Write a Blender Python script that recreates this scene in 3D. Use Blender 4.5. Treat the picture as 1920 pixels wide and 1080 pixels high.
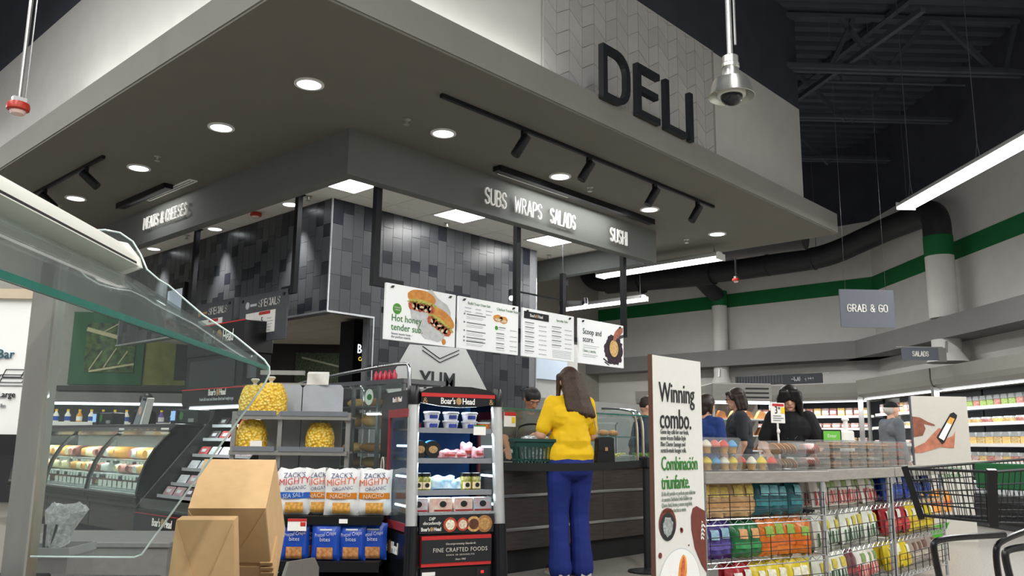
import bpy, bmesh, math, random
from mathutils import Matrix, Vector, Euler
random.seed(7)
for o in list(bpy.data.objects): bpy.data.objects.remove(o)
SC = bpy.context.scene
COL = SC.collection
# ---------------------------------------------------------------- camera
CAM_H = 1.05
YAW, PITCH, ROLL = math.radians(43.05), math.radians(10.426), math.radians(0.672)
F_PX = 1586.6
_f = Vector((math.cos(YAW)*math.cos(PITCH), math.sin(YAW)*math.cos(PITCH), math.sin(PITCH)))
_r = Vector((math.sin(YAW), -math.cos(YAW), 0)); _u = _r.cross(_f)
CR = _r*math.cos(ROLL) + _u*math.sin(ROLL); CU = -_r*math.sin(ROLL) + _u*math.cos(ROLL)
cam = bpy.data.objects.new('camera', bpy.data.cameras.new('camera')); COL.objects.link(cam)
cam.data.sensor_width = 36; cam.data.lens = 36*F_PX/1920; cam.data.clip_end = 200; cam.data.clip_start = .02
m = Matrix((( CR.x, CU.x, -_f.x, 0), (CR.y, CU.y, -_f.y, 0), (CR.z, CU.z, -_f.z, CAM_H), (0,0,0,1)))
cam.matrix_world = m
SC.camera = cam
# ---------------------------------------------------------------- world, exposure
wd = bpy.data.worlds.new('store_ambient'); SC.world = wd; wd.use_nodes = True
wd.node_tree.nodes['Background'].inputs[0].default_value = (.96, .985, 1, 1)
wd.node_tree.nodes['Background'].inputs[1].default_value = .30
SC.view_settings.view_transform = 'Standard'; SC.view_settings.look = 'None'
SC.view_settings.exposure = 0.0; SC.view_settings.gamma = 1; SC.view_settings.use_curve_mapping = False

# measuring helpers: the sight line through a point of the 1920x1080 photograph met with a plane of the room
def ray(u, v): return CR*((u-960)/F_PX) + CU*(-(v-540)/F_PX) + _f
ORG = Vector((0, 0, CAM_H)); Q = math.sqrt(.5)
def pZ(u, v, z): d = ray(u, v); return ORG + d*((z-CAM_H)/d.z)
def pX(u, v, x): d = ray(u, v); return ORG + d*(x/d.x)
def pY(u, v, y): d = ray(u, v); return ORG + d*(y/d.y)
def pF(u, v, fw): d = ray(u, v); return ORG + d*(fw/((d.x+d.y)*Q))     # fw metres along the 45 degree aisle
def pW(u, v, lat): d = ray(u, v); return ORG + d*(lat/((d.x-d.y)*Q))   # lat metres to the right of it
def dia(p): return ((p[0]-p[1])*Q, (p[0]+p[1])*Q, p[2])                # world -> (lat, fw, z)
def und(l, f, z=0): return Vector(((l+f)*Q, (f-l)*Q, z))               # (lat, fw, z) -> world
R45 = -math.pi/4

# ---------------------------------------------------------------- materials
MATS = {}
def lin(h):
    h = h.lstrip('#'); c = [int(h[i:i+2], 16)/255 for i in (0, 2, 4)]
    return tuple(((x+.055)/1.055)**2.4 if x > .04045 else x/12.92 for x in c)
def mat(name, hx, rough=.5, metal=0, var=.05, scale=18, emit=0, trans=0, bump=0, alpha=1, spec=.5, ior=1.45, stretch=None, var2=None):
    if name in MATS: return MATS[name]
    M_ = bpy.data.materials.new(name); M_.use_nodes = True; nt = M_.node_tree; N = nt.nodes; Lk = nt.links
    b = N['Principled BSDF']; c = lin(hx)
    b.inputs['Roughness'].default_value = rough; b.inputs['Metallic'].default_value = metal
    b.inputs['IOR'].default_value = ior; b.inputs['Specular IOR Level'].default_value = spec
    b.inputs['Transmission Weight'].default_value = trans; b.inputs['Alpha'].default_value = alpha
    b.inputs['Base Color'].default_value = (*c, 1)
    if emit:
        b.inputs['Emission Color'].default_value = (*c, 1); b.inputs['Emission Strength'].default_value = emit
    if var or bump:
        tc = N.new('ShaderNodeTexCoord'); nz = N.new('ShaderNodeTexNoise'); nz.inputs['Scale'].default_value = scale
        nz.inputs['Detail'].default_value = 5
        src = tc.outputs['Object']
        if stretch:
            mp = N.new('ShaderNodeMapping'); mp.inputs['Scale'].default_value = stretch; Lk.new(src, mp.inputs[0]); src = mp.outputs[0]
        Lk.new(src, nz.inputs['Vector'])
        if var:
            mx = N.new('ShaderNodeMix'); mx.data_type = 'RGBA'
            rp = N.new('ShaderNodeMapRange'); rp.inputs[1].default_value = .3; rp.inputs[2].default_value = .7
            Lk.new(nz.outputs['Fac'], rp.inputs[0]); Lk.new(rp.outputs[0], mx.inputs[0])
            c2 = lin(var2) if var2 else tuple(min(1, x*(1+var)+var*.02) for x in c)
            mx.inputs[6].default_value = (*(c if var2 else tuple(x*(1-var) for x in c)), 1); mx.inputs[7].default_value = (*c2, 1)
            Lk.new(mx.outputs[2], b.inputs['Base Color'])
        if bump:
            bp = N.new('ShaderNodeBump'); bp.inputs['Strength'].default_value = bump; bp.inputs['Distance'].default_value = .01
            Lk.new(nz.outputs['Fac'], bp.inputs['Height']); Lk.new(bp.outputs[0], b.inputs['Normal'])
    MATS[name] = M_; return M_
def glass(name='clear_glass', hx='#f3f9f7', alpha=.06, rough=.03):
    # thin glass: mostly see-through with a mirror-like sheen
    if name in MATS: return MATS[name]
    M_ = bpy.data.materials.new(name); M_.use_nodes = True; nt = M_.node_tree; N = nt.nodes; Lk = nt.links
    N.remove(N['Principled BSDF']); out = N['Material Output']
    tr = N.new('ShaderNodeBsdfTransparent'); tr.inputs[0].default_value = (*lin(hx), 1)
    gl = N.new('ShaderNodeBsdfGlossy'); gl.inputs['Roughness'].default_value = rough
    lw = N.new('ShaderNodeLayerWeight'); lw.inputs[0].default_value = .5; fr = N.new('ShaderNodeMath'); fr.operation = 'POWER'; fr.inputs[1].default_value = 4; Lk.new(lw.outputs['Facing'], fr.inputs[0])
    ad = N.new('ShaderNodeMath'); ad.operation = 'MULTIPLY_ADD'; ad.inputs[1].default_value = .55; ad.inputs[2].default_value = .03; ad.use_clamp = True
    mx = N.new('ShaderNodeMixShader'); Lk.new(fr.outputs[0], ad.inputs[0]); Lk.new(ad.outputs[0], mx.inputs[0])
    Lk.new(tr.outputs[0], mx.inputs[1]); Lk.new(gl.outputs[0], mx.inputs[2])
    df = N.new('ShaderNodeBsdfDiffuse'); df.inputs[0].default_value = (*lin(hx), 1)
    m2 = N.new('ShaderNodeMixShader'); m2.inputs[0].default_value = alpha*.35
    Lk.new(mx.outputs[0], m2.inputs[1]); Lk.new(df.outputs[0], m2.inputs[2]); Lk.new(m2.outputs[0], out.inputs[0])
    MATS[name] = M_; return M_
# ---------------------------------------------------------------- mesh builder
class B:
    def __init__(s): s.v = []; s.f = []; s.T = None
    def add(s, vs, fs):
        k = len(s.v)
        s.v += [tuple(s.T @ Vector(p)) if s.T else tuple(p) for p in vs]
        s.f += [tuple(i+k for i in q) for q in fs]; return s
    def box(s, x0, x1, y0, y1, z0, z1, c=0):
        if c:   # chamfered all round
            a = c
            vs = []; 
            for z, ins in ((z0, a), (z0+a, 0), (z1-a, 0), (z1, a)):
                xa, xb, ya, yb = x0+ins, x1-ins, y0+ins, y1-ins
                if ins == 0: vs += [(xa+a,ya,z),(xb-a,ya,z),(xb,ya+a,z),(xb,yb-a,z),(xb-a,yb,z),(xa+a,yb,z),(xa,yb-a,z),(xa,ya+a,z)]
                else: vs += [(xa,ya,z),(xb,ya,z),(xb,ya,z),(xb,yb,z),(xb,yb,z),(xa,yb,z),(xa,yb,z),(xa,ya,z)]
            fs = [tuple(range(7,-1,-1)), tuple(range(24,32))]
            for r in range(3):
                for i in range(8):
                    j = (i+1) % 8; fs.append((r*8+i, r*8+j, r*8+8+j, r*8+8+i))
            return s.add(vs, fs)
        return s.add([(x0,y0,z0),(x1,y0,z0),(x1,y1,z0),(x0,y1,z0),(x0,y0,z1),(x1,y0,z1),(x1,y1,z1),(x0,y1,z1)],
              [(0,3,2,1),(4,5,6,7),(0,1,5,4),(1,2,6,5),(2,3,7,6),(3,0,4,7)])
    def cbox(s, c, d, ch=0): return s.box(c[0]-d[0]/2, c[0]+d[0]/2, c[1]-d[1]/2, c[1]+d[1]/2, c[2]-d[2]/2, c[2]+d[2]/2, ch)
    def bar(s, a, b, w, h=None, up=(0,0,1)):
        a, b = Vector(a), Vector(b); h = h or w; d = (b-a).normalized(); u = Vector(up)
        if abs(d.dot(u)) > .99: u = Vector((1,0,0))
        x = d.cross(u).normalized()*w/2; y = x.cross(d).normalized()*h/2
        vs = [a-x-y, a+x-y, a+x+y, a-x+y, b-x-y, b+x-y, b+x+y, b-x+y]
        return s.add(vs, [(0,1,2,3),(7,6,5,4),(0,4,5,1),(1,5,6,2),(2,6,7,3),(3,7,4,0)])
    def tube(s, pts, r, n=8, cap=True, closed=False):
        pts = [Vector(p) for p in pts]; m_ = len(pts); rs = r if isinstance(r, (list, tuple)) else [r]*m_
        vs = []; ref = None
        for i, p in enumerate(pts):
            if closed: t = pts[(i+1) % m_]-pts[i-1]
            else: t = pts[min(i+1, m_-1)]-pts[max(i-1, 0)]
            t.normalize()
            if ref is None: ref = Vector((0,0,1)) if abs(t.z) < .9 else Vector((1,0,0))
            a = t.cross(ref).normalized(); ref = a.cross(t).normalized()
            for k in range(n):
                w = 2*math.pi*k/n; vs.append(p + a*math.cos(w)*rs[i] + ref*math.sin(w)*rs[i])
        fs = []
        for i in range(m_ if closed else m_-1):
            for k in range(n):
                j = (i+1) % m_
                fs.append((i*n+k, i*n+(k+1) % n, j*n+(k+1) % n, j*n+k))
        if cap and not closed: fs += [tuple(range(n-1, -1, -1)), tuple(range((m_-1)*n, m_*n))]
        return s.add(vs, fs)
    def lathe(s, prof, c=(0,0,0), n=16):
        vs = []; fs = []; c = Vector(c); k = len(prof)
        for r, z in prof:
            for i in range(n):
                w = 2*math.pi*i/n; vs.append(c + Vector((r*math.cos(w), r*math.sin(w), z)))
        for j in range(k-1):
            for i in range(n): fs.append((j*n+i, j*n+(i+1) % n, (j+1)*n+(i+1) % n, (j+1)*n+i))
        fs.append(tuple(range(n-1, -1, -1))); fs.append(tuple(range((k-1)*n, k*n)))
        return s.add(vs, fs)
    def loft(s, rings, cap=True):
        n = len(rings[0]); vs = [p for r in rings for p in r]; fs = []
        for j in range(len(rings)-1):
            for i in range(n): fs.append((j*n+i, j*n+(i+1) % n, (j+1)*n+(i+1) % n, (j+1)*n+i))
        if cap: fs += [tuple(range(n-1, -1, -1)), tuple(range((len(rings)-1)*n, len(rings)*n))]
        return s.add(vs, fs)
    def prism(s, poly, d, o=(0,0,0), ax=(1,0,0), ay=(0,0,1)):
        # poly drawn in the (ax, ay) plane at o, thickened by the vector d
        o, ax, ay, d = Vector(o), Vector(ax), Vector(ay), Vector(d); n = len(poly)
        a = [o+ax*p[0]+ay*p[1] for p in poly]; b = [p+d for p in a]
        fs = [tuple(range(n)), tuple(range(2*n-1, n-1, -1))] + [(i, n+i, n+(i+1) % n, (i+1) % n) for i in range(n)]
        return s.add(a+b, fs)
    def ball(s, c, r, nu=12, nv=8):
        r = (r, r, r) if not isinstance(r, (tuple, list)) else r; c = Vector(c); vs = []; fs = []
        for j in range(nv+1):
            ph = math.pi*j/nv
            for i in range(nu):
                w = 2*math.pi*i/nu
                vs.append(c+Vector((r[0]*math.sin(ph)*math.cos(w), r[1]*math.sin(ph)*math.sin(w), -r[2]*math.cos(ph))))
        for j in range(nv):
            for i in range(nu):
                q = (j*nu+i, j*nu+(i+1) % nu, (j+1)*nu+(i+1) % nu, (j+1)*nu+i)
                fs.append(q)
        return s.add(vs, fs)
    def cap(s, a, b, ra, rb, n=12):
        # tapered capsule
        a, b = Vector(a), Vector(b); t = (b-a); L_ = t.length
        t = t/L_ if L_ > 1e-6 else Vector((0,0,1))
        ref = Vector((0,0,1)) if abs(t.z) < .9 else Vector((1,0,0)); x = t.cross(ref).normalized(); y = t.cross(x)
        rings = []
        for k in range(1, 4):
            w = -math.pi/2 + k*math.pi/8; rings.append((a+t*ra*math.sin(w), ra*math.cos(w)))
        rings.append((a, ra)); rings.append((b, rb))
        for k in range(1, 4):
            w = k*math.pi/8; rings.append((b+t*rb*math.sin(w), rb*math.cos(w)))
        return s.loft([[c+(x*math.cos(2*math.pi*i/n)+y*math.sin(2*math.pi*i/n))*r for i in range(n)] for c, r in rings])
    def grid(s, fn, nu, nv, thick=None):
        vs = [fn(i/nu, j/nv) for j in range(nv+1) for i in range(nu+1)]
        fs = [(j*(nu+1)+i, j*(nu+1)+i+1, (j+1)*(nu+1)+i+1, (j+1)*(nu+1)+i) for j in range(nv) for i in range(nu)]
        return s.add(vs, fs)
    def mesh(s, name, M_=None, smooth=False):
        me = bpy.data.meshes.new(name); me.from_pydata(s.v, [], s.f)
        bm = bmesh.new(); bm.from_mesh(me); bmesh.ops.remove_doubles(bm, verts=bm.verts, dist=1e-6)
        bmesh.ops.recalc_face_normals(bm, faces=bm.faces); bm.to_mesh(me); bm.free()
        if smooth:
            me.polygons.foreach_set('use_smooth', [True]*len(me.polygons))
            try: me.set_sharp_from_angle(angle=math.radians(42))
            except Exception: pass
        if M_: me.materials.append(M_)
        return me
def tag(o, label=None, cat=None, group=None, kind=None):
    for k, v_ in (('label', label), ('category', cat), ('group', group), ('kind', kind)):
        if v_: o[k] = v_
    return o
KIDS = {}
def link(name, data, parent=None, loc=None, rz=None):
    o = bpy.data.objects.new(name, data); COL.objects.link(o)
    if parent: o.parent = parent; KIDS.setdefault(parent, []).append(o)
    if loc is not None: o.location = loc
    if rz is not None: o.rotation_euler = (0, 0, rz)
    return o
def obj(name, b, M_, parent=None, smooth=False, label=None, cat=None, group=None, kind=None, loc=None, rz=None):
    me = b.mesh(name, M_, smooth) if isinstance(b, B) else b
    return tag(link(name, me, parent, loc, rz), label, cat, group, kind)
def thing(name, label, cat, loc=(0,0,0), rz=0, group=None, kind=None):
    return tag(link(name, None, None, loc, rz), label, cat, group, kind)
def struct(name, b, M_, label=None, smooth=False, loc=None, rz=None):
    return obj(name, b, M_, None, smooth, label=label, kind='structure', loc=loc, rz=rz)
def dup(root, loc, rz=0, label=None, group=None, scale=None):
    # a copy of a thing with copies of its parts and sub-parts
    def rec(o, par):
        c = o.copy(); COL.objects.link(c)
        if par: c.parent = par; KIDS.setdefault(par, []).append(c)
        for ch in list(KIDS.get(o, ())): rec(ch, c)
        return c
    r = rec(root, None); r.location = loc; r.rotation_euler = (0, 0, rz)
    if label: r['label'] = label
    if group: r['group'] = group
    if scale: r.scale = (scale, scale, scale) if not isinstance(scale, tuple) else scale
    return r
TXT = {}
def txt_mesh(s, size, depth, sx, align, sp, sk=0, bold=0):
    k = (s, size, depth, sx, align, sp, sk, bold)
    if k in TXT: return TXT[k]
    cu = bpy.data.curves.new('t', 'FONT'); cu.body = s; cu.size = size; cu.extrude = depth/2; cu.align_x = align
    cu.space_character = sp; cu.resolution_u = 2; cu.shear = sk; cu.space_line = .92; cu.offset = bold
    o = bpy.data.objects.new('t', cu); COL.objects.link(o)
    dg = bpy.context.evaluated_depsgraph_get(); me = bpy.data.meshes.new_from_object(o.evaluated_get(dg))
    bpy.data.objects.remove(o)
    for v_ in me.vertices: v_.co.x *= sx
    me.materials.clear()
    TXT[k] = me; return me
# faces of text planes: matrices from (x right, y up, z out)
def face(o, ax, ay):
    ax, ay = Vector(ax).normalized(), Vector(ay).normalized(); az = ax.cross(ay)
    return Matrix(((ax.x, ay.x, az.x, o[0]), (ax.y, ay.y, az.y, o[1]), (ax.z, ay.z, az.z, o[2]), (0,0,0,1)))
def txt(name, s, size, M_, FM, parent=None, depth=.004, sx=1, align='LEFT', sp=1, at=(0,0), sk=0, bold=0):
    me = txt_mesh(s, size, depth, sx, align, sp, sk, bold).copy()
    me.transform(FM @ Matrix.Translation((at[0], at[1], depth/2+.001)))
    me.materials.append(M_); me.name = name
    return obj(name, me, None, parent)
# narrow single-stroke capitals for the painted and cut-out signs (unit height)
def _arc(cx, cy, rx, ry, a0, a1, n=7): return [(cx+rx*math.cos(math.radians(a0+(a1-a0)*i/n)), cy+ry*math.sin(math.radians(a0+(a1-a0)*i/n))) for i in range(n+1)]
GLY = {
 'A': (.50, [[(0, 0), (.25, 1), (.50, 0)], [(.09, .33), (.41, .33)]]), 'B': (.45, [[(0, 0), (0, 1), (.22, 1)]+_arc(.22, .76, .20, .24, 90, -90)+[(0, .52)], [(.22, .52)]+_arc(.22, .26, .23, .26, 90, -90)+[(0, 0)]]),
 'C': (.44, [_arc(.22, .76, .22, .24, 10, 180)+_arc(.22, .24, .22, .24, 180, 350)]), 'D': (.46, [[(0, 0), (0, 1), (.22, 1)]+_arc(.22, .74, .24, .26, 90, 0)+_arc(.22, .26, .24, .26, 0, -90)+[(0, 0)]]),
 'E': (.40, [[(.40, 0), (0, 0), (0, 1), (.40, 1)], [(0, .52), (.34, .52)]]), 'G': (.46, [_arc(.23, .76, .23, .24, 15, 180)+_arc(.23, .24, .23, .24, 180, 360)+[(.46, .48), (.26, .48)]]), 'H': (.46, [[(0, 0), (0, 1)], [(.46, 0), (.46, 1)], [(0, .52), (.46, .52)]]),
 'I': (.02, [[(.01, 0), (.01, 1)]]), 'L': (.38, [[(0, 1), (0, 0), (.38, 0)]]), 'M': (.60, [[(0, 0), (0, 1), (.30, .35), (.60, 1), (.60, 0)]]), 'O': (.46, [_arc(.23, .76, .23, .24, 0, 180)+_arc(.23, .24, .23, .24, 180, 360)+[(.46, .76)]]),
 'P': (.44, [[(0, 0), (0, 1), (.22, 1)]+_arc(.22, .74, .22, .26, 90, -90)+[(0, .48)]]), 'R': (.45, [[(0, 0), (0, 1), (.22, 1)]+_arc(.22, .75, .22, .25, 90, -90)+[(0, .50)], [(.22, .50), (.45, 0)]]),
 'S': (.44, [_arc(.22, .77, .21, .23, 10, 180)+[(.02, .66), (.12, .55), (.32, .46), (.42, .34)]+_arc(.22, .23, .21, .23, 20, -170)]), 'T': (.44, [[(0, 1), (.44, 1)], [(.22, 0), (.22, 1)]]), 'U': (.46, [[(0, 1), (0, .24)]+_arc(.23, .24, .23, .24, 180, 360)+[(.46, 1)]]),
 'W': (.70, [[(0, 1), (.16, 0), (.35, .8), (.54, 0), (.70, 1)]]), '&': (.54, [[(.52, 0), (.12, .68)]+_arc(.25, .82, .16, .18, 200, -20)+[(.36, .66), (.10, .46)]+_arc(.21, .25, .20, .24, 140, 330)+[(.50, .42)]])}
def sign_word(s, h, M_, FM, par, depth, thick, width=None, sp=.20, name='letter', at=(0, 0)):
    tot = sum(GLY[c][0]+sp if c != ' ' else .38 for c in s)-sp
    kx = (width/h/tot) if width else 1; x = 0
    for c in s:
        if c == ' ': x += .38; continue
        b = B(); b.T = FM @ Matrix.Translation((at[0], at[1], 0)); w_, strokes = GLY[c]
        for st_ in strokes:
            for p, q in zip(st_, st_[1:]):
                a = Vector(((x+p[0])*kx*h, p[1]*h, depth/2)); e = Vector(((x+q[0])*kx*h, q[1]*h, depth/2)); d_ = e-a
                if d_.length < 1e-6: continue
                d_.normalize(); b.bar(a-d_*thick*.42, e+d_*thick*.42, thick, depth, (0, 0, 1))
        obj(name, b, M_, par); x += w_+sp
def flat(name, polys, M_, FM, parent=None, t=.002, lift=0):
    # printed patches: polygons in the plane of FM, t thick
    b = B(); b.T = FM
    for p in polys: b.prism(p, (0,0,t), (0,0,lift), (1,0,0), (0,1,0))
    return obj(name, b, M_, parent)
def rect(x0, y0, x1, y1): return [(x0,y0),(x1,y0),(x1,y1),(x0,y1)]
def disc(x, y, r, n=20, ry=None): return [(x+r*math.cos(2*math.pi*i/n), y+(ry or r)*math.sin(2*math.pi*i/n)) for i in range(n)]
FR = lambda x, y, z: face((x, y, z), (1,0,0), (0,0,1))      # faces -Y, reads towards +X
FL = lambda x, y, z: face((x, y, z), (0,-1,0), (0,0,1))     # faces -X, reads towards -Y
def lamp(kind, name, loc, power, parent=None, color=(1,.99,.97), rot=(0,0,0), size=.1, size_y=None, spot=None, blend=.5):
    l = bpy.data.lights.new(name, kind); l.energy = power; l.color = color
    if kind == 'AREA':
        l.size = size
        if size_y: l.shape = 'RECTANGLE'; l.size_y = size_y
    elif kind == 'SPOT': l.spot_size = spot; l.spot_blend = blend; l.shadow_soft_size = size
    else: l.shadow_soft_size = size
    o = link(name, l, parent, loc); o.rotation_euler = rot; return o
ORD = ['first','second','third','fourth','fifth','sixth','seventh','eighth','ninth','tenth','eleventh','twelfth','thirteenth','fourteenth','fifteenth','sixteenth','seventeenth','eighteenth','nineteenth','twentieth']
# ================================================================ STRUCTURE
SOF = 4.0; CEIL = 3.89; DECK = 7.4
M_soffit = mat('soffit_paint', '#737069', .85, var=.03, scale=3)
M_fascia = mat('fascia_paint', '#8e8c87', .85, var=.03, scale=3)
M_beam = mat('header_paint', '#6c6f6b', .8, var=.03, scale=4)
M_white = mat('wall_white', '#dbdad5', .9, var=.03, scale=4)
M_black = mat('upper_black_paint', '#41444f', .95, var=.1, scale=3)
M_green = mat('green_band', '#0e6b38', .8, var=.04, scale=5)
M_band = mat('grey_bulkhead', '#807f7d', .85, var=.03, scale=3)
M_deck = mat('roof_deck_black', '#4d525e', .8, var=.1, scale=2)
M_blackmetal = mat('black_metal', '#15171b', .45, .3, var=.1, scale=9)
M_steel = mat('brushed_steel', '#b9bab8', .35, .9, var=.08, scale=40, stretch=(1,1,8))
M_chrome = mat('chrome', '#d6d8da', .18, 1, var=.03)
M_lens = mat('light_lens', '#ffffff', .4, var=0, emit=9)
M_disc = mat('downlight_glow', '#f4fbff', .4, var=0, emit=5)
M_grout = mat('pale_grout', '#7c7e82', .9)
M_ceilt = mat('ceiling_tile', '#e3e1da', .95, var=.05, scale=60, bump=.05)
M_letterw = mat('letter_white_glow', '#fbfaf6', .5, var=.02, emit=.12)  # cut-out letters with a faint glow added; they hold no lamp
# floor -------------------------------------------------------------------
M_floor = mat('speckled_floor', '#7b7770', .35, var=.2, scale=55, var2='#a39e95')
struct('floor', B().box(-9, 24, -9, 24, -.06, 0), M_floor, 'pale grey speckled store floor')
# far walls ---------------------------------------------------------------
XB, YB, LATW = 17.565, 6.25, 8.0
def wall_strip(name, M_, z0, z1, out=0, label=None):
    pass
def back_parts(tag_, M_, z0, z1, out):
    struct('wall_back'+tag_, B().box(XB-out, XB+.25, YB-1.2, 13.4, z0, z1), M_)
    w = B().box(LATW-out, LATW+.25, -3, 16.84+.3, z0, z1)
    struct('wall_right'+tag_, w, M_, rz=R45)
back_parts('', M_white, 0, 5.7, 0)
back_parts('_upper', M_black, 5.7, DECK+.3, 0)
back_parts('_green_band', M_green, 4.21, 4.52, .012)
back_parts('_grey_band', M_band, 2.81, 3.16, .55)
struct('wall_back_side', B().box(9.9, XB+.2, 13.3, 13.55, 0, 5.6), mat('side_wall_grey', '#a5a198', .9))
struct('wall_far_left', B().box(-16, 1.0, 15.4, 15.6, 0, 6), mat('far_wall_grey', '#9a978f', .9), rz=R45)
# roof deck: corrugated, ribs across the diagonal aisle
b = B(); pitch = .3
f0 = -1.0; vs = []; fs = []
n = 88
prof = []
for i in range(n):
    y = f0+i*pitch
    prof += [(y, DECK), (y+.14, DECK), (y+.17, DECK+.07), (y+.27, DECK+.07)]
for y, z in prof: vs += [(-20, y, z), (9.5, y, z)]
fs = [(2*i, 2*i+1, 2*i+3, 2*i+2) for i in range(len(prof)-1)]
b.add(vs, fs)
struct('ceiling_roof_deck', b, M_deck, 'black corrugated roof deck', rz=R45)
# roof trusses
def truss(label, fw, l0, l1, nodes, zt=DECK-.05, zb=6.5):
    t = thing('roof_truss', label, 'truss', und((l0+l1)/2, fw, zb), R45, 'roof trusses'); c = (l0+l1)/2
    for dy in (-.06, .06):
        obj('bottom_chord', B().box(l0-c, l1-c, dy-.035, dy+.035, -.03, .03).box(l0-c, l1-c, dy-.012, dy+.012, .03, .06), M_deck, t)
    obj('top_chord', B().box(l0-c, l1-c, -.06, .06, zt-zb-.06, zt-zb), M_deck, t)
    for (a, za, d, zd) in nodes:
        obj('web_brace', B().bar((a-c, 0, za-zb), (d-c, 0, zd-zb), .065, .065), M_deck, t)
    return t
truss('nearest black roof truss with steep diagonal braces', 11.43, 3.4, 7.9, [(5.0, 6.5, 5.43, 7.35), (5.17, 7.35, 5.8, 6.5), (5.85, 6.5, 6.56, 7.35), (6.7, 7.35, 7.48, 6.5), (7.6, 6.5, 7.85, 7.3)])
truss('black roof truss farther back, above the duct', 13.4, 3.6, 7.9, [(4.3, 6.5, 5.2, 7.35), (5.3, 7.35, 6.1, 6.5), (6.2, 6.5, 7.0, 7.35)], zb=6.55)
truss('farthest black roof truss near the back wall', 15.6, 4.2, 7.9, [(5.0, 6.5, 5.8, 7.35), (5.9, 7.35, 6.7, 6.5)], zb=6.6)
t = thing('roof_joist', 'long black bar joist running back under the roof deck', 'joist', und(5.0, 13, 6.95), R45)
obj('lower_chord', B().bar((.55, -3.2, -.38), (-.9, 5.0, -.3), .07, .07), M_deck, t)
obj('upper_chord', B().bar((1.1, -3.0, .36), (.1, 3.6, .36), .09, .07), M_deck, t)
tag(obj('sprinkler_pipe', B().tube([(5.0, 12.4, 6.75), (7.6, 12.4, 6.75)], .025, 8).tube([(5.6, 12.4, 6.75), (5.6, 12.4, 6.95)], .015, 6), M_deck, rz=R45), 'thin black sprinkler pipe beneath the roof deck', 'pipe')
# canopy slab, upper bulkhead ----------------------------------------------
CX0, CX1, CY0, CY1 = 2.73, 11.55, 4.55, 14.2
b = B(); b.box(CX0, CX1, CY0, CY1, SOF, SOF+.02)
struct('ceiling_canopy_soffit', b, M_soffit, 'grey canopy soffit with round downlights')
b = B(); b.prism([(CX0-.01, CY0-.01), (CX1+.01, CY0-.01), (CX1+.01, CY1), (CX0-.01, CY1)], (0,0,.27), (0,0,SOF+.021), (1,0,0), (0,1,0))
struct('trim_canopy_fascia', b, M_fascia, 'grey fascia band around the canopy edge')
UX, UY, UX1, UZ = 3.1, 4.95, 11.42, 5.92
struct('wall_bulkhead_front', B().box(UX, UX1, UY, UY+.2, SOF+.29, UZ), M_white, 'white bulkhead above the canopy with the large letters')
struct('wall_bulkhead_left', B().box(UX, UX+.2, UY+.2, CY1, SOF+.29, UZ), M_white)
struct('wall_bulkhead_front_upper', B().box(UX, UX1, UY, UY+.2, UZ, DECK), M_black)
struct('wall_bulkhead_left_upper', B().box(UX, UX+.2, UY+.2, CY1, UZ, DECK), M_black)
struct('wall_bulkhead_right', B().box(UX1-.2, UX1, UY+.2, CY1, SOF+.29, DECK), M_black)
# chevron panel of white tiles behind the letters
M_chev = [mat('chevron_tile_a', '#cfcdca', .5, var=.03), mat('chevron_tile_b', '#c8c6c3', .5, var=.03)]
PX0, PX1 = 5.66, 8.93
panel = struct('wall_bulkhead_tiles', B().box(PX0, PX1, UY-.012, UY-.001, SOF+.3, UZ), mat('chevron_grout', '#a9a7a4', .9), 'white chevron tile panel on the bulkhead')
cw, ch, sk = .2, .22, .12
chevs = []
for up in (0, 1):
    for k in (0, 1):
        g_ = .0035; s0, s1 = (0, sk) if up else (sk, 0)
        bb = B().prism([(g_, s0+g_), (cw-g_, s1+g_), (cw-g_, s1+ch-g_), (g_, s0+ch-g_)], (0,-.010,0), (0, 0, 0))
        chevs.append(bb.mesh('chevron_tile', M_chev[k]))
ncol = int((PX1-PX0)/cw)
for i in range(ncol):
    z = SOF+.10
    while z < UZ:
        up = i % 2
        if z+ch+sk <= UZ-.01 and z >= SOF+.29:
            link('tile', chevs[up*2+random.randint(0, 1)], panel, (PX0+.008+i*cw, UY-.012, z))
        else:      # cut tiles along the edges of the panel
            s0, s1 = (0, sk) if up else (sk, 0); g_ = .0035; cl = lambda q: min(UZ-.012, max(SOF+.30, q))
            pg = [(g_, cl(z+s0+g_)), (cw-g_, cl(z+s1+g_)), (cw-g_, cl(z+s1+ch-g_)), (g_, cl(z+s0+ch-g_))]
            if max(p[1] for p in pg)-min(p[1] for p in pg) > .03: obj('tile', B().prism(pg, (0,-.010,0)), M_chev[0], panel, loc=(PX0+.008+i*cw, UY-.012, 0))
        z += ch
# letters
M_delil = mat('black_letter', '#24282d', .45, var=.08)
LET = thing('deli_letters', 'large black raised letters spelling DELI on white tile bulkhead', 'sign', (6.02, 4.478, 4.25))
def letter_prism(name, polys, x, w, h, holes=None):
    b = B()
    for p in polys: b.prism(p, (0, .06, 0), (x, 0, 0))
    return obj(name, b, M_delil, LET)
H_, T_ = .548, .066
outer = [(0,0),(.23,0)]+[(.23+.21*math.sin(a), .21-.21*math.cos(a)) for a in [math.pi/2*i/6 for i in range(1,7)]]+[(.44,H_-.21)]+[(.23+.21*math.cos(a), H_-.21+.21*math.sin(a)) for a in [math.pi/2*i/6 for i in range(1,7)]]+[(0,H_)]
inner = [(T_,T_),(.23,T_)]+[(.23+.144*math.sin(a), .21-.144*math.cos(a)) for a in [math.pi/2*i/6 for i in range(1,7)]]+[(.374,H_-.21)]+[(.23+.144*math.cos(a), H_-.21+.144*math.sin(a)) for a in [math.pi/2*i/6 for i in range(1,7)]]+[(T_,H_-T_)]
b = B(); no = len(outer)
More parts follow.
